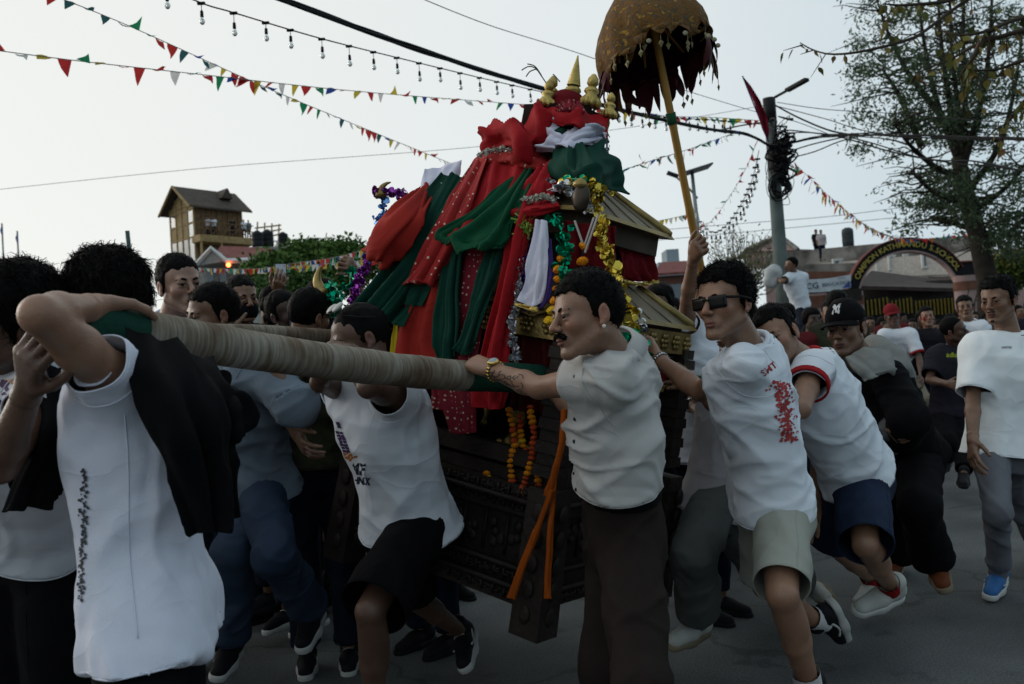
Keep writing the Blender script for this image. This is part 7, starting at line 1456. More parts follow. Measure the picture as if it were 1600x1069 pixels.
def sunglasses(out, s=1.0, up=False):
    J = out['J']; R = head_frame(J); c = J['head']; s = J['sc'] * s; L = lambda x, y, z: c + R @ (V3(x, y, z) * s); LN = mat('lens_black', (.003, .003, .004), .15, spec=.22, var=.05); g = None
    fm = MB()
    fm.tube([L(-.012, .098, .010), L(0, .100, .012), L(.012, .098, .010)], .003 * s, 6); g = fm.build('sunglasses', SHB, out['o'], True)
    for g_ in (-1, 1): MB().tube([L(.062 * g_, .078, .014), L(.079 * g_, .03, .012), L(.084 * g_, -.012, .004), L(.082 * g_, -.026, -.006)], .0045 * s, 6).build('temple_arm', SHB, g, True)
    for g_ in (-1, 1):
        v, f = mesh_sdf([rbox(L(.034 * g_, .086, .003), V3(.030, .0065, .020) * s, .006 * s, R @ np.array(Matrix.Rotation(-.20 * g_, 3, 'Z')))], .0035); obj('lens', v, f, LN, g)
sunglasses(m10)
random.seed(5); decal_blobs(m10, [(random.gauss(1226, 7) + (y - 640) * .20, y + random.uniform(-2, 2), random.uniform(1.2, 3.4)) for y in np.linspace(596, 690, 260)], PRR); decal_text(m10, 'SMT', 1202, 577, 15, -38, PRR)
# ---- man in grey trousers behind the sunglasses man
J = pose(1.0, neck=(1165, 580, 4.05), head=(1150, 510, 'n'), pelvis=(1118, 768, 'n'), shL=(1140, 602, 'n'), shR=(1178, 606, 'f'), elL=(1120, 662, 'f'), wrL=(1078, 632, 'f', 1.0), hdL=(1046, 610, 'f'), hpL='grip', pnL=(0, .4, -.8), knL=(1086, 868, 'n'), anL=(1092, 968, 'f'), toeL=(1045, 990, 'n'), knR=(1180, 880, 'f'), anR=(1258, 912, 'f', 1.0), toeR=(1285, 935, 'n'), look=(-1, -.2, -.1), hip=(.2, .9, 0))
m11 = person('man bent forward in a pale tee shirt and loose grey trousers behind the beige shorts', J, 'tan', .008, .005, 'short', 4, shirt=dict(m=TEEP, hem=-.2, sleeve=.6, loose=.02, wr=.008, mode='hang'), legs=dict(m=GREYP, w=.03, hem=1.85, flare=.02, wr=.009), shoes=dict(m=SHW, sole=SOLG, sock=SOCKG, sockh=.16), tuft=300)
ring_on(m11['o'], 'bracelet', m11['J']['wrL'] - nrm(m11['J']['wrL'] - m11['J']['elL']) * .01, nrm(m11['J']['wrL'] - m11['J']['elL']), .034, .005, SILW, beads=14)
decal_text(m11, 'THE', 1136, 652, 18, 84, PRB)
# ---- man with red trimmed sleeves, denim shorts
J = pose(1.04, neck=(1262, 572, 3.75), head=(1214, 525, 'n', 1.0), pelvis=(1332, 728, 'f'), shL=(1268, 578, 'n', 1.15), shR=(1268, 592, 'f'), elL=(1252, 640, 'n', .9), wrL=(1170, 640, 'f'), hdL=(1140, 630, 'f'), hpL='relax', knL=(1352, 852, 'n', .78), anL=(1392, 916, 'f', 1.02), toeL=(1335, 940, 'n'), knR=(1300, 850, 'f'), anR=(1365, 905, 'f'), toeR=(1330, 930, 'n'), look=(-.60, -.78, -.20), hip=(.3, .9, 0), hup=V3(-.35, 0, .9))
m12 = person('man in white tee with red sleeve trim and torn denim shorts', J, 'mid', .007, .0042, 'short', 6, shirt=dict(m=TEEW, hem=-.08, sleeve=.42, loose=.028, wr=.009, mode='diag', trim=TRIMR, collar=TRIMR, sw=.016), legs=dict(m=mat('denim_shorts', (.014, .022, .045), .85, var=.25, vscale=4, bump=.2, bscale=240, folds=.28), name='shorts', w=.03, hem=.98, flare=.012, wr=.007), shoes=dict(m=SHW, sole=SOLW, sock=SOCKR, sockh=.12), tuft=1200)
# ---- man in the cap and the black jacket with grey hood
J = pose(1.08, neck=(1352, 572, 4.55), head=(1322, 515, 'n', 1.05), pelvis=(1412, 700, 'f', .92), shL=(1388, 590, 'n', 1.25), shR=(1330, 590, 'f'), elL=(1420, 655, 'n', .9), wrL=(1410, 690, 'f'), elR=(1345, 640, 'n'), wrR=(1392, 672, 'n', .9), hdR=(1402, 690, 'n'), knL=(1436, 790, 'n', 1.0), anL=(1458, 872, 'f', 1.05), toeL=(1472, 905, 'n'), knR=(1405, 790, 'f'), anR=(1402, 880, 'f'), toeR=(1390, 893, 'n'), look=(-.66, -.72, -.04))
m13 = person('man in a black baseball cap and black jacket with a big grey hood', J, 'tan', .008, .0042, 'buzz', 7, hat=1, shirt=dict(m=BLK, name='jacket', hem=-.12, sleeve={'L': 1.85, 'R': 1.9}, loose=.035, wr=.009, sw=.026, collar=None), legs=dict(m=BLK, w=.028, hem=1.95, flare=.02, wr=.009), shoes=dict(m=SHO, sole=SOLG), hs=1.06, tuft=0)
HOODG = mat('grey_hood_cloth', (.21, .215, .205), .9, var=.08, vscale=4, bump=.25, bscale=220, folds=.28)
def cap(out, m, logo=None, s=1.0, face=None):
    J = out['J']; R = head_frame(J); c = J['head']; s = J['sc'] * s; L = lambda x, y, z: c + R @ (V3(x, y, z) * s); q = lambda *r: V3(*r) * s; cm = None
    v, f = mesh_sdf([cutp(ellp(L(0, -.012, .040), q(.087, .109, .106), R), L(0, 0, .040), -(R @ V3(0, .18, 1)))], .006); v = v + vnormals(v, f) * (.0015 * vnoise(v * 60))[:, None]; cm = obj('cap', v, f, m, out['o'])
    br = []; n = 16; fc = []
    for j in range(5):
        for i in range(n + 1):
            a = math.pi * (i / n) ; x = .078 * math.cos(a); y = .055 + .03 * math.sin(a) + (.075 * math.sin(a) ** .8) * j / 4; br.append(L(x, y, .040 - .012 * (x / .078) ** 2 - .018 * j / 4))
    fc = [(j * (n + 1) + i, j * (n + 1) + i + 1, (j + 1) * (n + 1) + i + 1, (j + 1) * (n + 1) + i) for j in range(4) for i in range(n)]
    b = obj('peak', br, fc, m, cm); sm = b.modifiers.new('thickness', 'SOLIDIFY'); sm.thickness = .006
    MB().ell(L(0, -.012, .147), q(.008, .008, .005)).build('cap_button', m, cm, True)
    if logo is not None:
        bv = BVHTree.FromPolygons([tuple(x) for x in v], [tuple(map(int, x)) for x in f]); V_l = []; F_l = []
        for ch, dx, dz in logo:
            tv, tf = text_mesh(ch, .050 * s, 0, .0016)
            n0 = len(V_l)
            for t in tv:
                o_ = L(0, .25, .092) + R @ V3(-(t[0] + dx * s) , 0, t[1] + dz * s); hit = bv.ray_cast(Vector(o_), Vector(-(R @ V3(0, 1, 0)))); V_l.append(V3(*hit[0]) + R @ V3(0, .002, 0) if hit[0] is not None else o_)
            F_l += [tuple(i + n0 for i in x) for x in tf]
        obj('cap_emblem', V_l, F_l, mat('emblem_white', (.6, .6, .6), .8), cm)
    return cm
cap(m13, BLK, (('N', 0, 0), ('Y', .002, .006)))
def hood(out):
    J = out['J']; nk, up, ax, fr = J['neck'], J['up'], J['ax'], J['front']; sc = J['sc']; q = lambda a, b, c: nk + (ax * a + fr * b + up * c) * sc
    pr = [rcone(q(-.075, -.02, .02), q(.075, -.02, .02), .055, .055, .04), rcone(q(-.08, .0, .01), q(-.045, .10, -.06), .042, .03, .03), rcone(q(.08, .0, .01), q(.045, .10, -.06), .042, .03, .03), ellp(q(-.02, -.10, -.03), V3(.14, .075, .11) * sc, np.column_stack([ax, fr, up]), .04), rcone(q(-.16, -.02, -.02), q(-.10, -.09, -.12), .05, .05, .04)]
    v, f = mesh_sdf(pr, .009); v = wrinkle(v, f, J, .010, 'diag', 3, .009); h_ = obj('hood', v, f, HOODG, out['o'])
hood(m13)
# grey lapel panel and sleeve of the jacket: laid as shaped cloth on the near side
def jacket_bits():
    cloth('lapel', '', [[(1322, 560, 4.28), (1350, 545, 4.25), (1390, 545, 4.3)], [(1335, 580, 4.2), (1365, 575, 4.15), (1402, 575, 4.22)], [(1348, 600, 4.2), (1375, 592, 4.15), (1394, 560, 4.26)]][:2] + [[(1346, 596, 4.2), (1368, 590, 4.14), (1398, 578, 4.22)]], HOODG, 1.6, .012, 51, 30, 30, plane=False, parent=m13['o'])
jacket_bits()
for o_ in list(m13['o'].children):
    if o_.name.startswith('lapel'): o_.name = 'hood_flap'
J_ = m13['J']; v, f = mesh_sdf([rcone(J_['elR'] + (J_['shR'] - J_['elR']) * .55, J_['elR'], .088, .078, .02), rcone(J_['elR'], J_['wrR'] - (J_['wrR'] - J_['elR']) * .05, .078, .060, .02)], .009); v = wrinkle(v, f, J_, .008, 'horiz', 5, .009); obj('sleeve', v, f, mat('grey_sleeve', (.17, .17, .165), .9, var=.1, bump=.2, bscale=200, folds=.28), m13['o'])
m = MB(); rs_ = random.Random(2)
for k in range(9): m.box(P(1410 + 2.6 * k, 651 + rs_.uniform(-.6, .6) - .1 * k, 4.30), (.0032, .003, .007))
m.build('print', mat('print_pale', (.4, .4, .4), .8), m13['o'])
# ---- young man in a white tee and grey joggers at the far side of the road
J = pose(1.05, neck=(1578, 532, 4.85), head=(1560, 470, 'n', 1.05), pelvis=(1568, 690, 'n', 1.0), shR=(1527, 546, 'n', 1.05), shL=(1628, 540, 'f', 1.0), elR=(1520, 625, 'n'), wrR=(1520, 690, 'n', 1.0), knR=(1558, 800, 'n', 1.0), anR=(1560, 892, 'f', 1.0), toeR=(1545, 915, 'n'), knL=(1600, 800, 'f'), anL=(1625, 890, 'f'), look=(-.80, -.58, -.10), hip=(-.85, -.4, 0))
mA = person('young man in plain white tee and grey joggers walking with his arm straight down', J, 'tan', .0075, .0042, 'curly', 9, shirt=dict(m=mat('white_tee_warm', (.74, .78, .80), .85, var=.05, bump=.12, bscale=300, folds=.28), hem=-.14, sleeve=.86, loose=.038, wr=.008, mode='hang', sw=.034, flare=.012), legs=dict(m=JOG, w=.006, hem=1.88, wr=.007), shoes=dict(m=SHBL, sole=SOLW, stripe=SOLW, sock=JOG, sockh=.1), beard='light', tuft=1800)
decal_text(mA, 'UNITED', 1573, 543, 4.6, 0, PRB)
# ---- runner between the poles: print tee, black shorts, shades pushed up on the head
J = pose(1.0, neck=(590, 592, 3.18), head=(562, 532, 'n', 1.0), pelvis=(632, 790, 'f'), shL=(622, 618, 'n', 1.0), shR=(545, 608, 'f'), elL=(575, 606, 'n', .8), wrL=(560, 556, 'f', .7), hdL=(545, 540, 'f'), elR=(500, 598, 'n', .9), wrR=(520, 545, 'n', .8), hdR=(545, 552, 'n'), pnR=(.2, .35, -.9), hpR='grip', knL=(578, 955, 'n', 1.0), anL=(588, 1120, 'f', 1.0), knR=(640, 930, 'f', .95), anR=(718, 985, 'f', 1.0), toeR=(712, 1035, 'n'), look=(-.86, -.42, -.25), hip=(-.55, .8, 0), hup=V3(-.2, -.1, 1))
m8 = person('running man in printed white tee and black shorts with white sunglasses on his hair', J, 'dark', .0068, .0042, 'crop', 12, shirt=dict(m=TEEW, hem=-.18, sleeve=.34, loose=.024, wr=.010, mode='hang', flare=.03, sw=.022), legs=dict(m=BLK, name='shorts', w=.028, hem=.96, flare=.025, wr=.009), shoes=dict(m=SHB, sole=SOLW, stripe=SOLW, sock=None), tuft=300)
random.seed(3)
def decal_cells(out, poly, cell, drop, m, seed):
    rs = random.Random(seed); v = []; f = []; a, b, c_, d_ = [V3(*q) for q in poly]; nu = int(np.linalg.norm(b - a) / cell); nv = int(np.linalg.norm(d_ - a) / cell)
    for j in range(nv):
        for i in range(nu):
            if rs.random() < drop: continue
            n = len(v); g = .06
            for uu, ww in ((i + g, j + g), (i + 1 - g, j + g), (i + 1 - g, j + 1 - g), (i + g, j + 1 - g)):
                x, y = uu / nu, ww / nv; p = (a * (1 - x) + b * x) * (1 - y) + (d_ * (1 - x) + c_ * x) * y; v.append((p[0] + rs.uniform(-.6, .6), p[1] + rs.uniform(-.6, .6)))
            f.append((n, n + 1, n + 2, n + 3))
    return decal(out, 'print', v, f, m)
decal_cells(m8, ((506, 658), (530, 660), (548, 708), (524, 706)), 5, .2, PRP, 4); decal_cells(m8, ((526, 706), (549, 708), (552, 720), (530, 716)), 4.5, .45, PRO, 6)
0 and decal_blobs(m8, [(random.uniform(508, 536) + (y - 670) * .25, y, random.uniform(2, 5)) for y in np.linspace(655, 716, 60)], PRP); decal_blobs(m8, [(random.gauss(545, 6), random.gauss(713, 2.0), random.uniform(1.5, 3)) for k in range(14)] + [(random.gauss(512, 2), random.uniform(655, 664), 2.5) for k in range(6)], PRO)
decal_text(m8, 'REME', 549, 733, 24, 5, PRN, sx=.75, bold=.05); decal_text(m8, 'TATHNIK', 555, 751, 15, 6, PRN, sx=.72, bold=.05)
def shades_up(out):
    J = out['J']; R = head_frame(J); c = J['head']; s = J['sc']; L = lambda x, y, z: c + R @ (V3(x, y, z) * s); m = MB()
    m.tube([L(-.02, .066, .118), L(0, .070, .118), L(.02, .066, .118)], .003, 6); g = m.build('sunglasses', SHB, out['o'], True)
    for g_ in (-1, 1): MB().ell(L(.036 * g_, .048, .126), V3(.029, .023, .009) * s, R @ np.array(Matrix.Rotation(-.5, 3, 'X')), 12, 7).build('lens', mat('lens_white', (.42, .42, .40), .35), g, True)
    m = MB()
    for g_ in (-1, 1): m.tube([L(.062 * g_, .05, .098), L(.080 * g_, .0, .075), L(.082 * g_, -.05, .06)], .003, 6)
    m.build('temple_arm', SHB, g, True)
shades_up(m8)
# ---- man in the long white tee, arm bent over the pole end
J = pose(1.06, neck=(205, 552, 2.06), head=(166, 484, 'f', .9), pelvis=(236, 916, 'f', 1.0), shL=(175, 590, 'n', 1.0), shR=(225, 575, 'f'), elL=(62, 492, 'n', .88), wrL=(148, 480, 'f', .95), hdL=(205, 498, 'f', 1.0), pnL=(.35, .4, -.8), hpL='drape', elR=(215, 680, 'f'), wrR=(180, 620, 'f'), knL=(224, 1330, 'n'), anL=(236, 1640, 'f'), knR=(262, 1290, 'f'), anR=(290, 1500, 'f'), look=(-.75, .64, -.10), hip=(-.12, .97, 0), hup=V3(.0, 0, 1))
m1 = person('man in long white tee with one arm bent over the green pole end', J, 'mid', .0065, .005, 'big', 14, shirt=dict(m=mat('white_mesh_tee', (.66, .68, .78), .85, var=.05, vscale=3, bump=.3, bscale=420, folds=.28), hem=-.21, hips=.012, sleeve=.26, loose=.002, wr=.015, mode='hang', flare=.006, sw=.022), legs=dict(m=BLK, w=.01, hem=1.9, wr=.006), shoes=dict(m=SHB, sole=SOLW), hs=1.03, tuft=5000)
decal_blobs(m1, [(random.gauss(128, 3) - (y - 880) * .03, y, random.uniform(1.5, 3.5)) for y in np.linspace(735, 938, 120)], mat('print_dark_grey', (.06, .06, .065), .8))
m = MB(); sp = [cast(m1['bvh'], x, y, .001) for x, y in [(193 + (y - 640) * .055 + 3 * math.sin(y * .02), y) for y in range(650, 1010, 12)]]; sp = [q for q in sp if q is not None]
if len(sp) > 4: m.tube(sp, .0016, 5).build('seam', MATS['white_mesh_tee'], m1['shirt'], True)
# black jacket draped over his shoulder
cloth('black_jacket', 'black jacket slung over the shoulder of the man in the long white tee shirt', [[(205, 520, 1.93), (235, 525, 1.90), (280, 545, 1.95), (330, 572, 2.02)], [(212, 585, 1.84), (255, 590, 1.80), (310, 605, 1.86), (360, 610, 1.95)], [(235, 660, 1.82), (280, 670, 1.78), (330, 672, 1.84), (392, 650, 1.95)], [(280, 740, 1.86), (310, 742, 1.83), (332, 738, 1.86), (352, 700, 1.93)], [(312, 828, 1.90), (328, 830, 1.88), (345, 828, 1.90), (358, 808, 1.94)]], BLK, 2.2, .016, 61, 60, 80, plane=False, cat='jacket', crease=1.0, ramp=(.15, 1.2))
cloth('black_jacket', 'empty sleeve of the black jacket sticking out towards the denim shirt', [[(325, 580, 1.99), (345, 590, 1.96), (362, 604, 2.0)], [(345, 640, 1.94), (365, 645, 1.90), (388, 628, 1.96)], [(352, 684, 1.95), (370, 690, 1.92), (397, 662, 1.98)]], BLK, 1.3, .014, 62, 30, 40, plane=False, cat='jacket', crease=1.2)
# ---- man at the far edge: black jacket open on a printed white tee
J = pose(1.05, neck=(8, 590, 2.22), head=(14, 502, 'n', 1.0), pelvis=(45, 815, 'f', .96), shL=(70, 615, 'n', 1.05), shR=(-60, 610, 'f'), elL=(0, 730, 'n', .8), wrL=(48, 600, 'n', .9), hdL=(42, 520, 'n'), pnL=(.5, -.2, .5), hpL='grip', elR=(-100, 740, 'n'), wrR=(-90, 850, 'n'), look=(-.72, -.65, -.02), hip=(-.8, .5, 0))
m0 = person('man at the edge with black jacket open over a printed white tee', J, 'dark', .0075, .0045, 'big', 15, shirt=dict(m=mat('dim_white_tee', (.55, .57, .62), .85, var=.05, folds=.28), hem=-.04, sleeve=.30, loose=.016, wr=.009, mode='hang', flare=.03), legs=dict(m=BLK, w=.02, hem=1.9, wr=.006), shoes=dict(m=SHB, sole=SHB), hs=1.0, tuft=3500)
decal_blobs(m0, [(random.uniform(-2, 12), random.uniform(596, 632), random.uniform(2, 5)) for k in range(26)], PRP); decal_blobs(m0, [(random.uniform(8, 20), random.uniform(588, 602), random.uniform(2, 3.4)) for k in range(8)], PRO)
cloth('black_jacket', 'black jacket worn open by the man at the edge beside the long white tee shirt', [[(50, 560, 2.10), (90, 575, 2.04), (130, 600, 2.08), (150, 610, 2.2)], [(60, 650, 2.04), (100, 660, 1.98), (135, 670, 2.05), (150, 680, 2.2)], [(20, 730, 2.04), (60, 735, 2.0), (90, 730, 2.06), (135, 715, 2.2)], [(15, 800, 2.05), (35, 795, 2.02), (60, 792, 2.06), (85, 775, 2.15)]], BLK, 2, .016, 63, 50, 60, plane=False, cat='jacket', crease=1.4)
# ---- left cluster behind the poles
J = pose(1.08, neck=(270, 503, 4.25), head=(281, 447, 'n', 1.0), pelvis=(275, 680, 'f'), shL=(325, 520, 'n'), shR=(222, 525, 'f'), look=(.70, -.70, -.05))
person('tall man with side swept black hair looking towards the shrine over the pole', J, 'light', .011, .0048, 'short', 16, shirt=dict(m=mat('lilac_white_tee', (.5, .5, .6), .85), hem=-.2, sleeve=.7, loose=.02, wr=.006, mode='hang'), legs=dict(m=JEAND, w=.015, hem=1.9), shoes=dict(m=SHB, sole=SOLW), hs=1.08, tuft=1200)
J = pose(1.04, neck=(372, 556, 3.85), head=(332, 492, 'n', 1.05), pelvis=(402, 740, 'f', 1.0), shL=(398, 580, 'n'), shR=(345, 575, 'f'), elL=(462, 630, 'n', .9), wrL=(420, 560, 'f', .8), hdL=(380, 510, 'f'), hpL='grip', pnL=(-.4, .3, -.8), elR=(330, 580, 'f'), wrR=(350, 512, 'f'), knL=(430, 868, 'n', 1.0), anL=(484, 950, 'f', 1.0), toeL=(462, 1000, 'n'), knR=(362, 868, 'n', 1.0), anR=(362, 1000, 'f', 1.0), toeR=(335, 1040, 'n'), look=(-.72, -.62, -.15), hip=(-.3, .95, 0))
person('man in pale denim shirt and blue jeans behind the near pole', J, 'tan', .0075, .0045, 'short', 17, shirt=dict(m=DENS, hem=-.16, sleeve=1.2, loose=.03, wr=.010, sw=.028, mode='diag'), legs=dict(m=JEANS, w=.020, hem=1.95, wr=.010, flare=.01), shoes=dict(m=SHB, sole=SOLW), tuft=1200)
J = pose(1.05, neck=(372, 515, 5.0), head=(378, 468, 'n'), pelvis=(385, 660, 'f'), shL=(410, 530, 'n'), shR=(335, 530, 'f'), look=(.6, -.75, -.1))
mk = person('man wearing a black face mask behind the denim shirt man', J, 'tan', .012, .0055, 'short', 18, shirt=dict(m=BLK, hem=-.15, sleeve=.8, loose=.02), legs=dict(m=JEAND, w=.015, hem=1.9), shoes=dict(m=SHB, sole=SHB), tuft=250)
def mask(out, m):
    J = out['J']; R = head_frame(J); c = J['head']; s = J['sc']; L = lambda x, y, z: c + R @ (V3(x, y, z) * s); v, f = mesh_sdf([cutp(ellp(L(0, .035, -.055), V3(.064, .072, .062) * s, R), L(0, 0, -.014), R @ V3(0, 0, 1))], .006); o_ = obj('face_mask', v, f, m, out['o'])
    mm = MB()
    for g_ in (-1, 1): mm.tube([L(.058 * g_, .05, -.03), L(.078 * g_, .0, .0), L(.08 * g_, -.015, .02)], .002, 5)
    mm.build('ear_loop', m, o_, True)
mask(mk, BLK)
J = pose(.98, neck=(452, 532, 4.75), head=(446, 490, 'n'), pelvis=(455, 690, 'f'), shL=(490, 548, 'n'), shR=(415, 548, 'f'), look=(.80, -.55, .05))
wm = person('woman with tied back braided hair turned towards the shrine', J, 'deep', .011, .0048, 'short', 19, shirt=dict(m=TEEB, hem=-.2, sleeve=.7, loose=.015), legs=dict(m=JEAND, w=.012, hem=1.9), shoes=dict(m=SHB, sole=SOLW), tuft=300)
R_ = head_frame(wm['J']); c_ = wm['J']['head']; v, f = mesh_sdf([ellp(c_ + R_ @ V3(0, -.10, .06), (.045, .045, .045)), rcone(c_ + R_ @ V3(.02, -.10, 0), c_ + R_ @ V3(.03, -.09, -.16), .03, .015)], .006); v = v + vnormals(v, f) * (.006 * vnoise(v * 70))[:, None]; obj('hair_bun', v, f, HAIR, wm['o'])
J = pose(1.0, neck=(490, 548, 4.2), head=(484, 494, 'n'), pelvis=(495, 715, 'f'), shL=(525, 565, 'n'), shR=(450, 568, 'n'), elR=(445, 640, 'n'), wrR=(466, 680, 'n', .8), look=(.55, .8, -.1))
cam_ = mat('camouflage_cloth', (.030, .034, .022), .9, vscale=14, col2=(.10, .095, .055)); person('man in a camouflage shirt seen from behind between the poles', J, 'tan', .009, .005, 'short', 20, shirt=dict(m=cam_, hem=-.05, sleeve=.8, loose=.025, wr=.008), legs=dict(m=JEAND, w=.018, hem=1.95, wr=.008), shoes=dict(m=SHB, sole=SOLW), tuft=400)
J = pose(1.0, neck=(655, 600, 4.5), head=(650, 540, 'n'), pelvis=(665, 760, 'f'), shL=(700, 615, 'n'), shR=(620, 615, 'f'), look=(-.6, -.7, -.2))
person('man in dark navy clothes half hidden between the runner and the shrine', J, 'tan', .011, .006, 'short', 21, shirt=dict(m=JEAND, hem=-.1, sleeve=1.8, loose=.02), legs=dict(m=JEAND, w=.015, hem=1.95), shoes=dict(m=SHB, sole=SHB), tuft=100)
J = pose(1.02, neck=(165, 502, 3.1), head=(150, 452, 'n'), pelvis=(165, 720, 'f'), shL=(215, 530, 'n'), shR=(110, 530, 'f'), look=(-.3, -.9, 0))
person('person whose black hair pokes up behind the long white tee man', J, 'tan', .012, .005, 'big', 22, shirt=dict(m=TEEB, hem=-.2, sleeve=.7, loose=.02), legs=dict(m=JEAND, w=.015, hem=1.9), shoes=dict(m=SHB, sole=SHB), tuft=1800)
# phone held up, hand on tinsel
J = pose(1.05, neck=(425, 520, 6.0), head=(428, 478, 'n'), pelvis=(425, 650, 'f'), shL=(390, 532, 'f'), shR=(460, 532, 'n'), elR=(447, 500, 'n'), wrR=(434, 455, 'f', 1.0), hdR=(440, 430, 'n'), pnR=(-.2, .9, 0), hpR='grip', look=(.4, .9, 0))
pm_ = person('person holding a phone up above the crowd before the green trees', J, 'tan', .012, .006, 'short', 23, shirt=dict(m=TEEB, hem=-.2, sleeve=.7, loose=.02), legs=dict(m=JEAND, hem=1.9), shoes=dict(m=SHB, sole=SHB), tuft=120)
def phone(label, px, py, d, hh, scr):
    o = thing('phone', label, 'phone', P(px, py, d)); c = P(px, py, d); R = np.column_stack([CX, -FWD, CY]); MB().box(c, (hh * .48, .004, hh), R).build('case', SHB, o); MB().box(c - FWD * .0046, (hh * .44, .001, hh * .93), R).build('screen', scr, o); MB().lathe(c - FWD * .006 + CX * hh * .3 + CY * hh * .75, [(0, 0), (.006, 0), (.007, .002)], None, 10).build('lens', mat('lens_black', None), o)
SCR = mat('phone_screen', (.12, .15, .18), .2, emit=(.35, .42, .5, .25)); phone('phone raised high in one hand before the green trees', 439, 430, 5.75, .075, SCR); phone('phone held level at face height by the braided woman', 463, 497, 4.5, .07, mat('phone_back', (.10, .10, .11), .3))
J = pose(1.0, neck=(520, 500, 5.2), head=(505, 470, 'n'), pelvis=(520, 660, 'f'), shL=(490, 512, 'f'), shR=(545, 512, 'n'), elR=(560, 470, 'n', .9), wrR=(552, 420, 'n', .9), hdR=(540, 405, 'n'), hpR='fist', look=(.5, .8, 0))
person('person reaching a fist up beside the purple tinsel', J, 'tan', .011, .006, 'short', 24, shirt=dict(m=TEEB, hem=-.2, sleeve=.5, loose=.02), legs=dict(m=JEAND, hem=1.9), shoes=dict(m=SHB, sole=SHB), tuft=120)
# ---- umbrella carrier
J = pose(1.0, neck=(1092, 520, 4.7), head=(1098, 462, 'n'), pelvis=(1095, 690, 'f'), shL=(1125, 535, 'f'), shR=(1072, 515, 'n', .9), elR=(1074, 470, 'n', .9), wrR=(1084, 402, 'n', .95), hdR=(1094, 372, 'n'), pnR=(.6, .4, .2), hpR='fist', look=(-.5, -.8, -.1))
person('person holding the bamboo umbrella pole with a raised bare arm', J, 'mid', .008, .005, 'short', 25, shirt=dict(m=TEEW, hem=-.2, sleeve=.25, loose=.02, sw=.02), legs=dict(m=JEAND, hem=1.9), shoes=dict(m=SHB, sole=SHB), tuft=300)
# ---- road side people on the right
J = pose(1.0, neck=(1494, 546, 7.8), head=(1490, 516, 'n'), pelvis=(1490, 640, 'f'), shR=(1462, 556, 'n'), shL=(1520, 556, 'f'), elR=(1452, 594, 'n'), wrR=(1482, 600, 'n'), knR=(1478, 690, 'n'), anR=(1480, 716, 'f', 1.0), toeR=(1472, 726, 'n'), knL=(1508, 690, 'n'), anL=(1506, 738, 'n', 1.0), toeL=(1506, 748, 'n'), look=(.75, -.6, 0))
mB = person('stocky man with a shaved head in a dark tee shirt with lime lettering', J, 'dark', .011, .0065, 'buzz', 26, shirt=dict(m=TEEN, hem=-.12, sleeve=.8, loose=.035, sw=.03), legs=dict(m=BLK, w=.02, hem=1.9), shoes=dict(m=SHB, sole=SHB), tuft=0, fine=True)
decal_text(mB, 'adidas', 1492, 555, 11, 2, PRY)
J = pose(1.03, neck=(1400, 519, 10.6), head=(1394, 494, 'n'), pelvis=(1408, 586, 'f'), shR=(1382, 526, 'n'), shL=(1422, 524, 'n'), elL=(1436, 560, 'n'), wrL=(1440, 590, 'n'), knR=(1412, 630, 'n'), anR=(1420, 662, 'f'), knL=(1446, 628, 'n'), anL=(1452, 662, 'f'), look=(-.2, -.95, 0))
mR = person('smiling man in red cap and white tee with red trimmed sleeves', J, 'dark', .013, .0075, 'crop', 27, hat=1, shirt=dict(m=TEEW, hem=-.1, sleeve=.8, loose=.03, trim=TRIMR, collar=TRIMR), legs=dict(m=mat('khaki_cloth', (.22, .20, .15), .85), w=.02, hem=1.9), shoes=dict(m=SHW, sole=SOLW), tuft=0); cap(mR, mat('cap_red', (.16, .012, .016), .85))
v, f = mesh_sdf([ellp(mR['J']['pelvis'] + V3(.12, -.24, .10), (.10, .06, .12))], .012); b_ = obj('waist_bag', v, f, BLK, None); tag(b_, 'black bag hanging at the hip of the man in the red cap', 'bag')
J = pose(1.02, neck=(1452, 518, 11.0), head=(1448, 495, 'n'), pelvis=(1455, 590, 'f'), shR=(1432, 526, 'n'), shL=(1472, 526, 'n'), look=(-.2, -.95, 0))
mP = person('man with a red painted cheek in a black tee shirt behind the red cap man', J, 'mid', .014, .0075, 'curly', 28, shirt=dict(m=TEEB, hem=-.1, sleeve=.8, loose=.03), legs=dict(m=JEAND, w=.02, hem=1.9), shoes=dict(m=SHB, sole=SHB), tuft=120)
Rp = head_frame(mP['J']); MB().ell(mP['J']['head'] + Rp @ V3(.042, .072, -.018), (.022, .012, .028), Rp).build('face_paint', mat('face_paint_red', (.30, .012, .02), .6), mP['o'], True)
J = pose(1.04, neck=(1514, 507, 9.6), head=(1508, 481, 'n', 1.0), pelvis=(1518, 580, 'f'), shR=(1494, 514, 'n'), shL=(1534, 514, 'n'), look=(-.4, -.9, .05))
person('smiling man with swept hair in a white tee shirt behind the shaved headed man', J, 'tan', .012, .006, 'curly', 29, shirt=dict(m=TEEW, hem=-.1, sleeve=.8, loose=.03), legs=dict(m=JEAND, w=.02, hem=1.9), shoes=dict(m=SHB, sole=SHB), tuft=250)
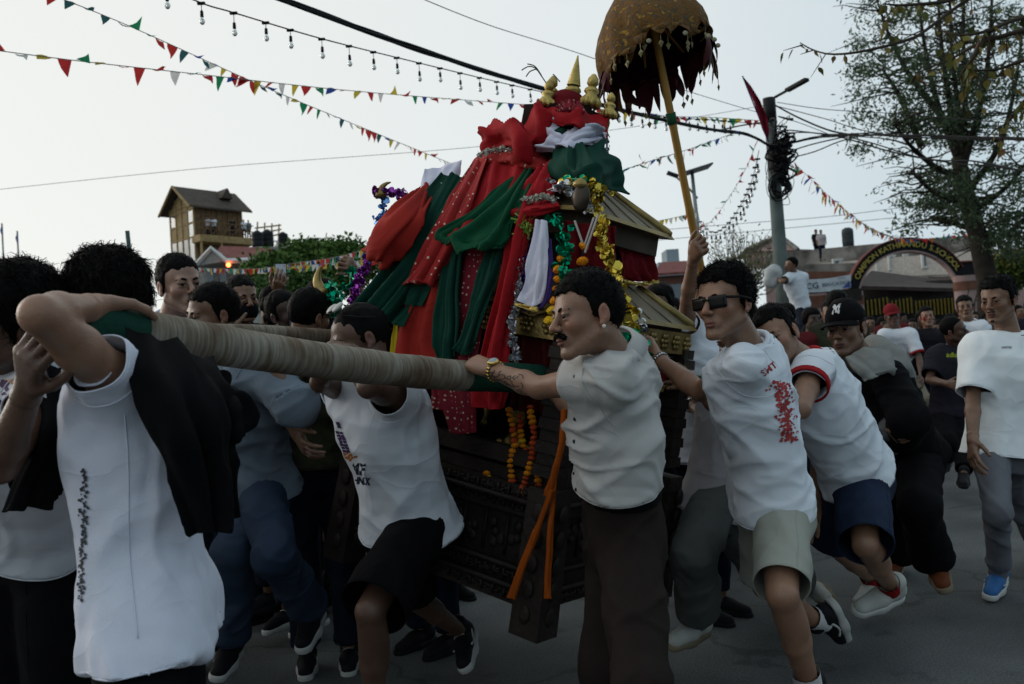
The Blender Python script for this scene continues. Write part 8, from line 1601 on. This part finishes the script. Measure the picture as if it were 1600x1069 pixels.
# ---- man clinging to the utility pole
J = pose(1.0, neck=(1240, 428, 14.6), head=(1236, 414, 'n'), pelvis=(1250, 474, 'f'), shL=(1234, 434, 'n'), shR=(1254, 434, 'f'), elL=(1222, 440, 'n'), wrL=(1212, 434, 'f'), elR=(1240, 446, 'f'), wrR=(1225, 440, 'f'), knL=(1252, 512, 'n'), anL=(1248, 548, 'n'), knR=(1258, 512, 'n'), anR=(1260, 550, 'n'), look=(-.9, -.3, 0), hip=(.3, .9, 0))
person('man in a white tee shirt standing raised above the crowd holding the utility pole', J, 'tan', .016, .009, 'short', 30, shirt=dict(m=TEEW, hem=-.12, sleeve=.7, loose=.035), legs=dict(m=JEAND, w=.02, hem=1.9), shoes=dict(m=SHB, sole=SHB), tuft=0, fine=False)
o_ = thing('plinth_block', 'low concrete block at the foot of the utility pole under the climbing man', 'block', P(1252, 660, 14.6) * V3(1, 1, 0)); z_ = max(min(J['anL'][2], J['anR'][2]) - .09, .2); cb = P(1254, 600, 14.7); MB().box((cb[0], cb[1], z_ / 2), (.4, .4, z_ / 2)).build('block', CONC, o_); MB().box((cb[0], cb[1], z_ * .35), (.43, .43, .05)).build('ledge', CONC, o_)
b_ = thing('plastic_bundle', 'pale plastic bundle held up beside the utility pole', 'bag', P(1210, 432, 14.5)); v, f = mesh_sdf([ellp(P(1209, 430, 14.5), (.14, .13, .16)), ellp(P(1204, 440, 14.5), (.11, .1, .1))], .025); v = v + vnormals(v, f) * (.03 * vnoise(v * 9))[:, None]; obj('bag', v, f, mat('plastic_pale', (.4, .42, .42), .4), b_)
# ---- two people on the school roof, people on the tower balcony: small standing figures
def small(label, pos, ang, sc, top, bot, seed, group=None, arms='down', skin='tan', hair='short'):
    J = stand(pos[0], pos[1], ang, sc, arms=arms)
    for k in list(J):
        if isinstance(J[k], np.ndarray) and k[:2] in ('pe', 'ne', 'he', 'sh', 'hi', 'el', 'wr', 'kn', 'an'): J[k] = J[k] + V3(0, 0, pos[2])
    return person(label, J, skin, .022, .011, hair, seed, shirt=dict(m=top, hem=-.12, sleeve=.8, loose=.03, h=.022, collar=None), legs=dict(m=bot, w=.015, hem=1.9, h=.022), shoes=dict(m=SHB, sole=SHB), tuft=0, fine=False, face=False, hands=False, group=group)
pr_ = P(1276, 386, 52); pr2 = P(1284, 386, 51.6)
small('figure in dark clothes standing on the school roof, the one nearer the utility pole', pr_ - V3(0, 0, .75), .3, 1.0, TEEN, BLK, 41); small('figure in a paler top standing on the school roof next to the dark one', pr2 - V3(0, 0, .78), -.2, 1.0, TEEP, JEAND, 42)
T, zB, L1 = TOWER
for i, (a, c_) in enumerate(((.9, TEEP), (1.5, TEEW), (3.4, TEEB), (4.6, TEEW), (5.1, mat('teal_tee', (.10, .16, .18), .85)))):
    p = T(a, -.9, zB - .1); small(('person in a lilac top leaning on the tower balcony nearest its glazed gable', 'person in a white top second from the gable on the tower balcony', 'person in black standing alone mid way along the tower balcony', 'person in a white top near the stair end of the tower balcony', 'person in a teal top last before the stair on the tower balcony')[i], p, .2 * i - .3, 1.0, c_, JEAND, 50 + i)
# ================================================================== CROWD: low detail standing figures, copied
DKR = mat('dark_red_tee', (.09, .012, .014), .85); MAR = mat('maroon_top', (.045, .012, .016), .85); NAV = mat('navy_top', (.014, .018, .035), .85); OLV = mat('olive_top', (.035, .035, .022), .85); GRT = mat('grey_top', (.09, .09, .095), .85); BLU = mat('blue_top', (.03, .05, .13), .85)
CROWD = []; random.seed(77)
def proto(k, skin, hair, arms):
    J = stand(0, -60, 0, 1.0, arms=arms)
    r = person('onlooker', J, skin, .018, .010, hair, 60 + k, shirt=dict(m=TEEB, hem=-.14, sleeve=.8, loose=.03, h=.022, collar=None, wr=.007), legs=dict(m=JEAND, w=.02, hem=1.9, h=.022), shoes=dict(m=SHB, sole=SHB), tuft=0 if k else 0, fine=False, hands=True, name='person')
    CROWD.append(r['o']); return r['o']
for k, (s_, h_, a_) in enumerate((('dark', 'short', 'down'), ('tan', 'curly', 'down'), ('dark', 'big', 'down'), ('tan', 'short', 'phone'), ('deep', 'long', 'down'), ('tan', 'crop', 'up'))): proto(k, s_, h_, a_)
PLACED = []
def crowd_at(px, d, label, group, top, k=None, sc=1.0, ang=None, dy=0):
    q = P(px, 540, d); pos = (q[0], q[1])
    for p in PLACED:
        if (p[0] - pos[0]) ** 2 + (p[1] - pos[1]) ** 2 < .34 ** 2: return None
    PLACED.append(pos); k = random.randrange(5) if k is None else k; src = CROWD[k]; o = copy_tree(src); o.location = (pos[0], pos[1], 0); o.scale = (sc, sc, sc * random.uniform(.97, 1.02)); a = random.uniform(-.7, .7) if ang is None else ang; o.rotation_euler = (0, 0, a); o['label'] = label; o['group'] = group
    for ch in o.children:
        if ch.name.startswith('shirt'):
            ch.material_slots[0].link = 'OBJECT'; ch.material_slots[0].material = top
    return o
# each prototype stands with its origin under its feet
for o_ in CROWD:
    L0 = o_.location.copy()
    o_.location = (0, 0, 0)
    for ch in o_.children:
        pass
TOPS = [(TEEB, 'black'), (TEEN, 'near black'), (NAV, 'navy'), (MAR, 'maroon'), (OLV, 'olive'), (GRT, 'grey'), (DKR, 'dark red'), (BLU, 'blue'), (TEEW, 'white')]
def pick(w=(6, 5, 4, 2, 2, 2, 2, 1, 1)): return random.choices(TOPS, w)[0]
HW = ('short haired', 'curly haired', 'bushy haired', 'phone holding', 'long haired', 'arm raising')
def spot(px, d, where):
    rank = 'front rank' if d < 17 else 'mid crowd' if d < 23 else 'far back'
    zone = 'by the utility pole' if px < 1262 else 'under the banner' if px < 1335 else 'before the gate, banner half' if px < 1420 else 'before the gate, tree half' if px < 1505 else 'by the gate column under the tree'
    return '%s %s' % (rank, zone)
def fill(n, x0, x1, d0, d1, where, group, w=(6, 5, 4, 2, 2, 2, 2, 1, 1), sc=(.94, 1.06), ang=None, k=None):
    c = 0
    for t in range(n * 6):
        if c >= n: break
        px = random.uniform(x0, x1); d = random.uniform(d0 ** .5, d1 ** .5) ** 2; m, nm = pick(w); kk = random.randrange(5) if k is None else k
        if crowd_at(px, d, '%s onlooker in %s top %s' % (HW[kk], nm, spot(px, d, where) if 'gate' in group else where), group, m, kk, random.uniform(*sc), ang): c += 1
# far crowd before the gate
fill(105, 1150, 1640, 13, 30, 'in the packed crowd before the school gate', 'onlookers before the school gate')
fill(14, 1150, 1330, 8, 13, 'between the sunglasses man and the capped man', 'onlookers behind the pushing men')
fill(16, 1000, 1110, 5.6, 12, 'squeezed between the shrine and the umbrella pole', 'onlookers beside the umbrella pole', sc=(1.0, 1.12), w=(6, 5, 4, 2, 2, 1, 3, 1, 0))
fill(30, 330, 640, 6.2, 14, 'behind the poles under the low bunting', 'onlookers under the low bunting', sc=(1.0, 1.12))
fill(9, 250, 470, 5.2, 6.2, 'close behind the denim shirt man', 'onlookers behind the denim shirt man', w=(6, 5, 4, 0, 1, 0, 0, 0, 0), sc=(.92, .98))
fill(10, -60, 170, 3.4, 7, 'behind the black jackets at the edge', 'onlookers behind the black jackets', w=(6, 5, 3, 0, 0, 0, 0, 0, 0), sc=(.9, .97))
fill(5, 420, 700, 5.2, 6.5, 'behind the runner in black shorts', 'onlookers behind the runner', w=(6, 5, 4, 0, 0, 0, 0, 0, 0), sc=(.9, 1.0))
crowd_at(1560, 12.5, 'onlooker with hand raised near the pink gate column', 'onlookers with raised hands', GRT, 5, 1.0, .3)
for o_ in CROWD:
    for ch in list(o_.children):
        for g2 in list(ch.children): bpy.data.objects.remove(g2)
        bpy.data.objects.remove(ch)
    bpy.data.objects.remove(o_)
